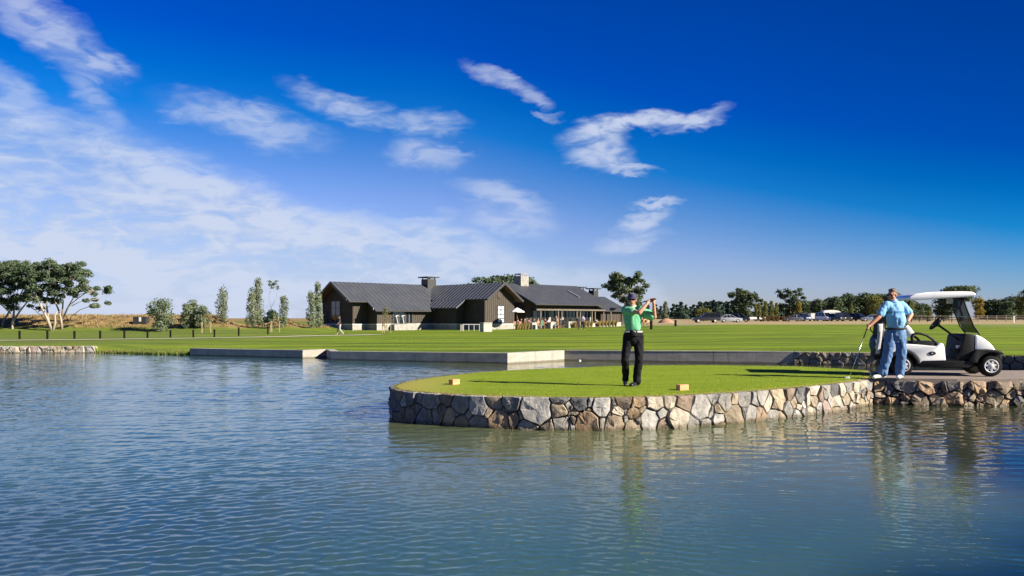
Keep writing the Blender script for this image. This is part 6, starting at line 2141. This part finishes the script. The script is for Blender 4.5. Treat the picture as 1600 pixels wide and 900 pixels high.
    fs += [(rim[i], rim[(i + 1) % len(rim)], rim[(i + 1) % len(rim)] + n_, rim[i] + n_) for i in range(len(rim))]
    tw.add(vs, fs)
    to = tw.build('towel', mat('white towel', (.52, .52, .54), (.40, .41, .44), .9, 12, .006, 80), None, shade=True, loc=root.location + RZ @ Vector((bx0 + .04, by0 - .28, 1.13)))
    tag(to, 'white towel hanging down the front of the black golf bag', 'towel')
build_cart()
# ------------------------------------------------------------------ small things on the tee
def build_tee_things():
    wood = mat('orange stained block', (.62, .28, .12), (.5, .22, .09), .6, 4, .003, 30, stretch=(.4, 2, 2))
    pale = mat('pale block end', (.66, .48, .28), (.55, .38, .2), .7, 8)
    for (px, py, lab, rz) in ((709.5, 600.5, 'small orange tee marker block near the round tip of the tee', R(52)), (1066, 609.5, 'small brown tee marker block right of the golfer by the wall edge', R(28))):
        p = at(px, py, TEE_Z + .03)
        r_ = thing('tee_marker', lab, 'tee marker', (p.x, p.y, TEE_Z + .028), rz)
        MB().rbox(-.095, .075, -.055, .055, 0, .10, .006).build('block', wood, r_)
        MB().rbox(.076, .095, -.055, .055, 0, .10, .004).build('end_cap', pale, r_)
    p = at(904, 601.5, TEE_Z + .03)
    t = MB(); t.lathe([(.002, -.02), (.004, 0), (.004, .035), (.009, .05), (.008, .053)], 10)
    o = t.build('golf_tee', mat('orange peg', (.7, .3, .05), None, .5), None, shade=True, loc=(p.x, p.y, TEE_Z + .028))
    tag(o, 'tiny orange golf peg standing in the turf on the golfer\'s shadow', 'golf peg')
    b = MB(); b.ball((0, 0, 0), .026, (1, 1, 1), 16)
    o = b.build('golf_ball', mat('white ball', (.8, .8, .8), None, .4), None, shade=True, loc=(ax(906, 17.0), 17.0, zz(564, 17.0)))
    tag(o, 'white golf ball in flight above the back edge of the tee', 'golf ball')

def build_bollards():
    m_ = mat('dark bollard timber', (.006, .005, .004), (.010, .008, .007), .9, 5, spec=.2)
    capm = mat('bollard cap', (.008, .007, .006), None, .9, spec=.2)
    proto = None
    L = [(30.6, 530, .62), (74, 530, .62), (116.3, 529.6, .6), (156.5, 529.3, .6), (194.3, 528.8, .6), (230.5, 528.2, .6), (266.4, 527.6, .6), (302, 527.2, .62), (335, 526.8, .64), (373, 525.0, .74), (418.6, 522.6, .74), (-12, 530.2, .62)]
    for i, (px, py, h) in enumerate(L):
        # stands where the line of sight meets the lawn
        Y = 45.0
        while Y < 120 and zz(py, Y) > ground_z(ax(py and px, Y), Y):
            Y += .25
        x = ax(px, Y)
        if proto is None:
            proto = thing('bollard', '', 'bollard')
            MB().rbox(-.06, .06, -.06, .06, -.15, .54, .015).build('post', m_, proto)
            MB().rbox(-.066, .066, -.066, .066, .5405, .61, .015).build('cap', capm, proto)
            o = proto
        else:
            o = copy_tree(proto)
        o.location = (x, Y, ground_z(x, Y))
        s = h / .61
        o.scale = (1, 1, s)
        o['label'] = ['dark timber bollard below the two-stemmed cypress', 'dark timber bollard just left below the leaning cypress with the pale stump', 'dark timber bollard right of the rightmost cypress trunk', 'dark timber bollard below the bare middle of the dry bank',
                      'dark timber bollard just left of the small dark hut', 'dark timber bollard right of the hut, left below the round willow', 'dark timber bollard right below the round willow', 'dark timber bollard under the clump of three willows', 'dark timber bollard left below the lone poplar',
                      'dark timber bollard between the lone poplar and the poplar pair', 'dark timber bollard by the bare earth patch, last on the right', 'dark timber bollard cut by the left edge of the picture'][i]
        o['group'] = 'bollards along the footpath'
    for (px, Y, h, lab) in ((1017.5, 88, 1.0, 'dark square post on the lawn edge just below the golfer\'s elbow'), (1055.5, 108, .85, 'dark square post right of the golfer before the orange mound')):
        x = ax(px, Y)
        r_ = thing('bollard', lab, 'bollard', (x, Y, ground_z(x, Y)))
        MB().rbox(-.13, .13, -.13, .13, -.15, h - .07, .02).build('post', m_, r_)
        MB().rbox(-.145, .145, -.145, .145, h - .0695, h, .02).build('cap', capm, r_)
    x = ax(1584, 150)
    r_ = thing('marker_post', 'white marker post on the fairway edge right of the cart', 'post', (x, 150, ground_z(x, 150)))
    wt = mat('white post paint', (.75, .75, .72), None, .6)
    MB().rbox(-.09, .09, -.09, .09, -.1, 1.1, .02).build('post', wt, r_)
    MB().rbox(-.12, .12, -.12, .12, 1.101, 1.25, .02).build('cap', wt, r_)

# ------------------------------------------------------------------ terrace and things by the clubhouse
def build_terrace():
    wh = mat('white planter render', (.36, .345, .31), (.28, .268, .242), .8, 2)
    dull = mat('dull planter render', (.40, .37, .31), (.30, .28, .23), .8, 2)
    tim = mat('slatted chair timber', (.46, .25, .15), (.36, .19, .11), .7, 4)
    grn = mat('green canvas', (.06, .13, .085), None, .8)
    zt = B0.z + .162
    def tb(px, b):
        r_ = (px - 800) / F
        t = (r_ * (B0.y + BB.y * b) - (B0.x + BB.x * b)) / (BA.x - r_ * BA.y)
        return bw(t, b, 0)
    rz0 = math.atan2(BA.y, BA.x)
    # low white walls along the terrace edge
    for i, (p0, p1) in enumerate(((829, 837), (858, 865.5), (886, 897), (913, 921), (921.5, 929), (936, 945), (946, 955), (955.5, 968))):
        a, c = tb(p0, 16.75), tb(p1, 16.75)
        d = (c - a).length
        m_ = (a + c) / 2
        r_ = thing('planter_wall', ['white planter block leftmost along the terrace, behind the seated diners', 'white planter block below the double verandah posts', 'wider white planter block left of the white-shirted walker', 'dull low planter wall just right of the white-shirted walker', 'dull low planter wall between straw grasses, left of the lone diner', 'dull low planter wall right of the lone diner', 'dull low planter wall by the last verandah post', 'dull low planter wall at the right end of the terrace'][i], 'planter wall', (m_.x, m_.y, ground_z(m_.x, m_.y) - .1), rz0, 'white planter walls of the terrace')
        h_ = .92 if i < 3 else .62
        w_ = wh if i < 3 else dull
        MB().rbox(-d / 2, d / 2, -.3, .3, 0, h_, .02).build('wall', w_, r_)
        MB().rbox(-d / 2 - .04, d / 2 + .04, -.34, .34, h_ + .001, h_ + .07, .015).build('coping', w_, r_)
    # tables and chairs
    tp = None
    for i, px in enumerate((817, 846, 870, 932)):
        p = tb(px, 15.6)
        if tp is None:
            tp = thing('table', '', 'table')
            MB().lathe([(.0, .70), (.52, .70), (.54, .72), (.52, .745), (0, .745)], 20).build('tabletop', tim, tp)
            MB().lathe([(.05, .03), (.04, .1), (.04, .695)], 10).build('leg', BLACK, tp)
            MB().lathe([(.3, 0), (.3, .02), (.05, .03)], 14).build('base', BLACK, tp)
            o = tp
        else:
            o = copy_tree(tp)
        o.location = (p.x, p.y, zt)
        tag(o, ['round timber terrace table nearest the white parasol', 'round timber terrace table in the middle, between the white planters', 'round timber terrace table in front of the double posts', 'round timber terrace table on its own by the straw grasses'][i], 'table', 'terrace tables')
    cp = None
    spots = [(806, 15.0), (811, 16.2), (822, 16.2), (827, 15.2), (840, 16.1), (842, 15.0), (851, 16.1), (863, 15.1), (866, 16.2), (878, 15.2), (873, 16.3), (929, 15.1), (936, 16.0), (941, 15.4), (948, 15.6), (955, 15.6)]
    for i, (px, b) in enumerate(spots):
        p = tb(px, b)
        if cp is None:
            cp = thing('outdoor_chair', '', 'chair')
            MB().rbox(-.23, .23, -.23, .23, .42, .46, .01).build('seat', tim, cp)
            bk = MB()
            for k_ in range(5):
                bk.box(-.21 + .093 * k_, -.21 + .093 * k_ + .05, .20, .225, .461, .92)
            bk.box(-.23, .23, .195, .23, .921, .97)
            bk.build('backrest', tim, cp)
            for sx in (-1, 1):
                for sy in (-1, 1):
                    MB().box(sx * .20 - .02, sx * .20 + .02, sy * .20 - .02, sy * .20 + .02, 0, .419).build('leg', tim, cp)
            o = cp
        else:
            o = copy_tree(cp)
        o.location = (p.x, p.y, zt)
        o.rotation_euler = (0, 0, rz0 + [0, 3.1, 1.6, 4.6][i % 4] + .2 * math.sin(i))
        tag(o, 'orange-brown timber chair at a terrace table', 'chair', 'timber chairs on the terrace')
    # folded green canvas chairs standing on the grass edge
    for i, px in enumerate((849, 872.5, 882)):
        p = tb(px, 18.3)
        z = ground_z(p.x, p.y)
        r_ = thing('canvas_chair', ['dark green canvas chair on the grass before the middle table', 'green canvas chair on the grass left of its twin, at the terrace edge', 'green canvas chair on the grass nearest the tall white planter'][i], 'chair', (p.x, p.y, z), rz0 + .6 * i)
        f = MB()
        f.add([(-.27, -.25, .45), (.27, -.25, .45), (.27, .2, .42), (-.27, .2, .42), (-.27, -.25, .47), (.27, -.25, .47), (.27, .2, .44), (-.27, .2, .44)], [(3, 2, 1, 0), (4, 5, 6, 7), (0, 1, 5, 4), (1, 2, 6, 5), (2, 3, 7, 6), (3, 0, 4, 7)])
        f.build('seat', grn, r_)
        MB().box(-.27, .27, .2, .235, .445, 1.15).build('backrest', grn, r_)
        for sx in (-1, 1):
            for sy in (-.24, .22):
                MB().box(sx * .28 - .015, sx * .28 + .015, sy - .015, sy + .015, 0, .62 if sy < 0 else 1.15).build('leg', BLACK, r_)
    # big white parasol
    p = tb(808, 14.0)
    r_ = thing('parasol', 'large white parasol open on the terrace beside the small gable', 'parasol', (p.x, p.y, zt))
    c = MB(); n = 8
    prof = [(.98, 2.2), (.99, 2.28), (.55, 2.56), (.06, 2.82), (.05, 2.80), (.53, 2.53), (.96, 2.25)]
    c.lathe(prof, n)
    c.build('canopy', mat('white parasol cloth', (.74, .73, .72), None, .9), r_)
    MB().tube([(0, 0, 0), (0, 0, 2.85)], .03, 8).build('pole', tim, r_)
    for k_ in range(8):
        a = 2 * math.pi * k_ / 8
        MB().tube([(0.04, 0, 2.72), (.93 * math.cos(a), .93 * math.sin(a), 2.24)], .012, 5).build('rib', tim, r_)
    MB().lathe([(.28, 0), (.28, .08), (.04, .12)], 14).build('base', BLACK, r_)
    # tufts of straw-coloured grass, each a plant
    rnd = random.Random(8)
    for i, px in enumerate((808, 812, 816, 820, 825, 897.5, 900.5, 903, 914, 919, 924, 936, 941, 946, 951, 957, 962)):
        p = tb(px, 17.4)
        mb = MB()
        for _ in range(130):
            a = rnd.uniform(0, 6.28); L = rnd.uniform(.45, 1.0)
            b0 = Vector((math.cos(a) * .12 * rnd.random(), math.sin(a) * .12 * rnd.random(), 0))
            t_ = b0 + Vector((math.cos(a) * L * .4, math.sin(a) * L * .4, L))
            w = Vector((-math.sin(a), math.cos(a), 0)) * .022
            mid = b0.lerp(t_, .55) + Vector((0, 0, .08))
            mb.add([b0 - w * .6, b0 + w * .6, mid + w, mid - w], [(0, 1, 2, 3)]); mb.add([mid - w, mid + w, t_], [(0, 1, 2)])
        o = mb.build('grass_tuft', LF['straw'], None, loc=(p.x, p.y, ground_z(p.x, p.y)))
        tag(o, 'tuft of straw-coloured ornamental grass along the terrace edge', 'ornamental grass', 'straw grass tufts along the terrace')
    # white cabinet block and rails on the lawn at the corner of the small gable
    p = at(759.5, 516.0, .33); 
    Y = 92.0; x = ax(759.5, Y)
    r_ = thing('stone_block', 'pale stone block standing on the lawn by the small gable', 'stone block', (x, Y, ground_z(x, Y) - .02), R(40))
    MB().rbox(-.62, .62, -.34, .34, 0, 1.00, .02).build('block', wh, r_)
    MB().rbox(-.66, .66, -.38, .38, 1.001, 1.08, .015).build('coping', wh, r_)
    r_ = thing('railing', 'low white railing in front of the shaded recess beside the pale block', 'railing', (ax(737, 98), 98, ground_z(ax(737, 98), 98)))
    wt = mat('white rail paint', (.6, .6, .58), None, .6)
    for dx in (-1.0, -.35, .3, .95):
        MB().box(dx - .03, dx + .03, -.03, .03, -.1, .78).build('post', wt, r_)
    MB().box(-1.05, 1.0, -.035, .035, .781, .85).build('rail', wt, r_)
    MB().box(-1.4, -1.06, -.1, .1, 0, .8).build('end_post', wh, r_)
    # exercise machines seen against the glass doors
    gm = mat('white machine frame', (.72, .72, .72), None, .4)
    for i, t in enumerate((5.15, 6.15)):
        o_ = bw(t, 2.80, .80)
        r_ = thing('exercise_machine', ['white exercise machine, left of the pair before the glass doors', 'white exercise machine, right of the pair before the glass doors'][i], 'exercise machine', o_, rz0)
        MB().tube([(.1, 0, .0), (-.05, 0, .6), (-.12, 0, 1.1)], .04, 6).build('upright', gm, r_)
        MB().tube([(-.30, 0, 1.02), (-.05, 0, 1.15), (.18, 0, 1.08)], .035, 6).build('handlebar', gm, r_)
        MB().box(-.35, .45, -.15, .15, 0, .06).build('deck', BLACK, r_)
    st = thing('step', 'white stone step below the clubhouse glass doors', 'step', bw(6.3, 2.8, -.22), rz0)
    MB().rbox(-1.9, 1.9, -.4, .4, 0, 1.015, .02).build('block', MATS['white bagged stone'], st)

# ------------------------------------------------------------------ parked vehicles
def car(nm, label, px, Y, L, col, kind, heading=0.0, group='vehicles in the far car park'):
    """side profile pushed across the width, with glasshouse, wheels and lamps of its own"""
    x = ax(px, Y)
    root = thing(nm, label, {'pickup_truck': 'pickup', 'parked_van': 'van'}.get(nm, 'car'), (x, Y, ground_z(x, Y) + .02), heading, group)
    paint = mat('car paint %.2f %.2f %.2f' % col, col, None, .25, coat=.6)
    gl = mat('car glass', (.01, .012, .015), None, .05)
    rub = MATS['tyre rubber']; hub = MATS['silver wheel cover']
    W = 1.76
    f = L / 2
    if kind == 'sedan':
        body = [(-f, .35), (-f + .02, .75), (-f + .25, .88), (-.25 * f, .92), (.45 * f, .92), (.92 * f, .80), (f, .62), (f, .32), (.9 * f, .22), (-.9 * f, .22)]
        cab = [(-.80 * f, .90), (-.52 * f, 1.38), (.02 * f, 1.44), (.50 * f, .92)]
    elif kind == 'suv':
        body = [(-f, .45), (-f + .02, 1.0), (-f + .1, 1.08), (.45 * f, 1.05), (.93 * f, .98), (f, .75), (f, .42), (.9 * f, .30), (-.9 * f, .30)]
        cab = [(-.97 * f, 1.06), (-.90 * f, 1.66), (.12 * f, 1.72), (.48 * f, 1.06)]
    elif kind == 'pickup':
        body = [(-f, .55), (-f, 1.02), (-.2 * f, 1.05), (.40 * f, 1.05), (.92 * f, .98), (f, .80), (f, .48), (.9 * f, .36), (-.9 * f, .36)]
        cab = [(-.98 * f, 1.04), (-.95 * f, 1.66), (.06 * f, 1.74), (.42 * f, 1.04)]
    else:
        body = [(-f, .35), (-f, 1.12), (-.2 * f, 1.14), (.62 * f, 1.10), (.90 * f, .98), (f, .70), (f, .32), (.9 * f, .24), (-.9 * f, .24)]
        cab = [(-.985 * f, 1.13), (-.96 * f, 1.92), (.30 * f, 1.98), (.66 * f, 1.12)]
    b = MB(); b.prism(body, -W / 2, W / 2, 'y')
    o = b.build('body', paint, root); md = o.modifiers.new('b', 'BEVEL'); md.width = .07; md.segments = 3; md.limit_method = 'ANGLE'; md.angle_limit = R(30); baked(o); smooth_by_angle(o, 45)
    g = MB()
    n = len(cab)
    top = max(p[1] for p in cab); lo = min(p[1] for p in cab)
    vs = []
    for s in (-1, 1):
        for (cx, cz) in cab:
            inset = .16 * (cz - lo) / (top - lo)
            vs.append((cx, s * (W / 2 - .05 - inset), cz))
    g.add(vs, [tuple(range(n)), tuple(range(2 * n - 1, n - 1, -1))] + [(i, i + n, (i + 1) % n + n, (i + 1) % n) for i in range(n)])
    g.build('glasshouse', gl, root)
    r_ = MB(); (x1, z1), (x2, z2) = cab[1], cab[2]
    r_.add([(x1 - .03, -W / 2 + .2, z1), (x2 + .05, -W / 2 + .2, z2), (x2 + .05, W / 2 - .2, z2), (x1 - .03, W / 2 - .2, z1),
            (x1 - .0, -W / 2 + .26, z1 + .06), (x2 - .0, -W / 2 + .26, z2 + .06), (x2 - .0, W / 2 - .26, z2 + .06), (x1, W / 2 - .26, z1 + .06)],
           [(3, 2, 1, 0), (4, 5, 6, 7), (0, 1, 5, 4), (1, 2, 6, 5), (2, 3, 7, 6), (3, 0, 4, 7)])
    r_.build('roof', paint, root)
    for s in (-1, 1):
        p = MB()
        stations = [(cab[0], cab[1]), (cab[3], cab[2])] + [((cab[0][0] + (cab[3][0] - cab[0][0]) * q, lo), (cab[1][0] + (cab[2][0] - cab[1][0]) * q2, cab[1][1])) for q, q2 in (((.36), .34), (.66, .72))]
        for (a, c) in stations:
            p.tube([(a[0], s * (W / 2 - .045), a[1]), (c[0], s * (W / 2 - .205), c[1])], .045, 5)
        p.build('pillar', paint, root)
        for wx in (-.60 * f, .62 * f):
            w = MB(); M_ = Matrix.Translation((wx, s * (W / 2 - .10), .33)) @ Matrix.Rotation(R(90) * (-s), 4, 'X')
            w.lathe([(.2, -.1), (.30, -.1), (.33, -.07), (.33, .07), (.30, .11), (.2, .11)], 18, M=M_)
            wo = w.build('wheel', rub, root, shade=True)
            h = MB(); h.lathe([(.2, .06), (.2, .115), (.05, .12), (0, .12)], 14, M=M_); h.build('rim', hub, wo)
        MB().rbox(f - .06, f + .015, s * .72 - .14, s * .72 + .14, body[4][1] - .30, body[4][1] - .16, .02).build('headlight', mat('lamp glass', (.6, .6, .6), None, .1), root)
        MB().rbox(-f - .012, -f + .05, s * .74 - .10, s * .74 + .10, .70, .88, .02).build('tail_light', mat('red lamp glass', (.35, .02, .015), None, .2), root)
    if kind == 'pickup':
        MB().rbox(-.93 * f, -.1 * f, -.6, .6, 1.80, 1.86, .02).build('roof_rack', BLACK, root)
    return root

def build_vehicles():
    dk, sl, nv, wh, bl = (.022, .022, .026), (.42, .45, .50), (.012, .013, .022), (.68, .69, .70), (.03, .055, .16)
    car('pickup_truck', 'dark pickup with a canopy and roof rack parked left of the silver car', 1103, 148, 5.1, dk, 'pickup', R(180))
    car('parked_car', 'silver car between the dark pickup and a black car', 1141, 152, 4.3, sl, 'sedan', R(-8))
    car('parked_car', 'small black car behind the silver one, near the big pine', 1156, 162, 4.0, nv, 'suv', R(-20))
    car('parked_car', 'dull silver car at the left end of the right-hand row, beside a blue car', 1240, 176, 4.0, (.20, .21, .23), 'sedan', R(160))
    car('parked_car', 'blue and silver hatchback next to the white trailer', 1255, 180, 4.2, bl, 'suv', R(-70))
    car('parked_van', 'white van with a dark windscreen under the caravan roof', 1288, 182, 4.7, wh, 'van', R(-75))
    car('parked_car', 'dark off-roader with a pale bonnet beside the white van', 1304, 180, 4.6, nv, 'suv', R(-60))
    car('parked_van', 'dark van right of the off-roader, near the slim yellow-green tree', 1318, 184, 4.9, dk, 'van', R(-85))
    car('parked_car', 'dark car right of the slim yellow-green tree', 1342, 184, 4.6, (.012, .014, .016), 'suv', R(-60))
    car('parked_car', 'silver-blue car partly behind the standing man\'s arm', 1361, 182, 4.6, (.22, .27, .34), 'sedan', R(170))
    # caravan with a domed white roof, and a flat trailer
    Y = 192; x = ax(1297, Y)
    r_ = thing('caravan', 'white caravan with a curved pale roof standing behind the vans', 'caravan', (x, Y, ground_z(x, Y)), R(0), 'vehicles in the far car park')
    w = mat('caravan shell', (.66, .66, .63), None, .4)
    MB().rbox(-2.1, 2.1, -1.1, 1.1, .45, 2.0, .12).build('body', w, r_)
    b = MB(); b.prism([(-2.25, 2.02), (-1.7, 2.42), (-.6, 2.62), (.6, 2.62), (1.7, 2.42), (2.25, 2.02)], -1.15, 1.15, 'y'); b.build('roof', w, r_)
    MB().box(-1.2, .2, -1.112, -1.101, 1.1, 1.75).build('window', MATS['car glass'], r_)
    for s in (-1, 1):
        q = MB(); q.lathe([(.1, -.09), (.3, -.09), (.3, .09), (.1, .09)], 14, M=Matrix.Translation((0, s * 1.0, .3)) @ Matrix.Rotation(R(90), 4, 'X')); q.build('wheel', MATS['tyre rubber'], r_)
    Y = 190; x = ax(1275, Y)
    r_ = thing('trailer', 'pale box trailer between the blue hatchback and the white van', 'trailer', (x, Y, ground_z(x, Y)), 0, 'vehicles in the far car park')
    MB().rbox(-1.6, 1.6, -.9, .9, .5, 1.75, .08).build('body', w, r_)
    MB().rbox(-1.63, 1.63, -.93, .93, 1.751, 1.85, .03).build('lid', w, r_)
    for s in (-1, 1):
        q = MB(); q.lathe([(.1, -.09), (.3, -.09), (.3, .09), (.1, .09)], 14, M=Matrix.Translation((0, s * .95, .3)) @ Matrix.Rotation(R(90), 4, 'X')); q.build('wheel', MATS['tyre rubber'], r_)
    for i, (px, L) in enumerate(((1176, 2.0), (1192, 1.5))):
        Y = 180; x = ax(px, Y)
        r_ = thing('bench', ['longer low pale bench at the foot of the young poplars', 'shorter pale bench right of the longer one by the poplars'][i], 'bench', (x, Y, ground_z(x, Y)))
        MB().rbox(-L / 2, L / 2, -.25, .25, .45, .55, .02).build('seat', w, r_)
        MB().rbox(-L / 2, L / 2, .20, .26, .551, .95, .02).build('backrest', w, r_)
        for s in (-1, 1):
            MB().box(s * L * .4 - .05, s * L * .4 + .05, -.2, .2, 0, .449).build('leg', BLACK, r_)

def build_far_things():
    # rail fence along the far right
    post = mat('grey fence timber', (.26, .22, .17), (.18, .155, .12), .9, 5)
    Y = 176
    f = thing('rail_fence', 'weathered post and rail fence along the far side of the fairway on the right', 'fence', (ax(1500, Y), Y, 0))
    x0, x1 = ax(1425, Y), ax(1660, Y)
    n = 17
    xs = [x0 + (x1 - x0) * i / (n - 1) for i in range(n)]
    for x in xs:
        MB().box(-.08, .08, -.08, .08, -.2, 1.35).build('post', post, f, loc=(x - f.location.x, 0, ground_z(x, Y)))
    for a, b in zip(xs[:-1], xs[1:]):
        for h in (.5, .85, 1.2):
            m_ = MB()
            za, zb = ground_z(a, Y), ground_z(b, Y)
            m_.tube([(a - f.location.x, -.11, za + h), (b - f.location.x, -.11, zb + h)], .045, 4)
            m_.build('rail', post, f)
    f = thing('rail_fence', 'dark low fence seen under the golf cart roof', 'fence', (ax(1440, 165), 165, 0))
    x0, x1 = ax(1398, 165), ax(1500, 165)
    for i in range(9):
        x = x0 + (x1 - x0) * i / 8
        MB().box(-.06, .06, -.06, .06, -.2, 1.1).build('post', MATS['dark bollard timber'], f, loc=(x - f.location.x, 0, ground_z(x, 165)))
    for h in (.45, .95):
        MB().tube([(x0 - f.location.x, -.09, ground_z(x0, 165) + h), (x1 - f.location.x, -.09, ground_z(x1, 165) + h)], .05, 4).build('rail', MATS['dark bollard timber'], f)
    # reddish heap of bark near the spruces
    rnd = random.Random(3)
    Y = 150; x = ax(1041, Y)
    mb = MB(); vs = []; N = 18
    for i in range(7):
        r_ = i / 6
        for q in range(N):
            a = 2 * math.pi * q / N
            vs.append((1.7 * r_ * math.cos(a), 1.4 * r_ * math.sin(a), 0.95 * (1 - r_ ** 2) + .10 * noise.noise((r_ * 3 * math.cos(a), r_ * 3 * math.sin(a), 2)) - .1))
    fs = [(i * N + q, i * N + (q + 1) % N, (i + 1) * N + (q + 1) % N, (i + 1) * N + q) for i in range(6) for q in range(N)]
    mb.add(vs, fs)
    o = mb.build('bark_mound', mat('reddish bark', (.36, .19, .125), (.27, .15, .10), .95, 2.5), None, shade=True, loc=(x, Y, ground_z(x, Y)))
    tag(o, 'rounded reddish mound of bark left of the parked pickup', 'mound')
    # orange picnic chairs between the golfer and the mound
    for i, px in enumerate((1003, 1009, 1015)):
        Y = 118; x = ax(px, Y)
        r_ = thing('outdoor_chair', ['orange chair leftmost of three beside the golfer\'s waist', 'orange chair in the middle of three right of the golfer', 'orange chair rightmost of three, behind the dark post'][i], 'chair', (x, Y, ground_z(x, Y)), .4 * i)
        om = mat('orange timber', (.52, .24, .13), None, .7)
        MB().rbox(-.24, .24, -.24, .24, .42, .47, .01).build('seat', om, r_)
        MB().rbox(-.24, .24, .2, .24, .471, .98, .01).build('backrest', om, r_)
        for sx in (-1, 1):
            for sy in (-1, 1):
                MB().box(sx * .2 - .025, sx * .2 + .025, sy * .2 - .025, sy * .2 + .025, 0, .419).build('leg', om, r_)
    # white cart-shed sign on the dune
    Y = 98; x = ax(222, Y)
    z = ground_z(x, Y)
    r_ = thing('hut', 'small dark hut with a white panel half hidden in the dry bank', 'hut', (x, Y, z - .1))
    MB().rbox(-.95, .7, -.4, .5, 0, .95, .05).build('body', mat('dark hut boards', (.02, .02, .022), None, .8), r_)
    MB().box(-.20, .06, -.43, -.401, .35, .88).build('panel', MATS['white rail paint'], r_)

build_tee_things()
build_bollards()
build_terrace()
build_vehicles()
build_far_things()
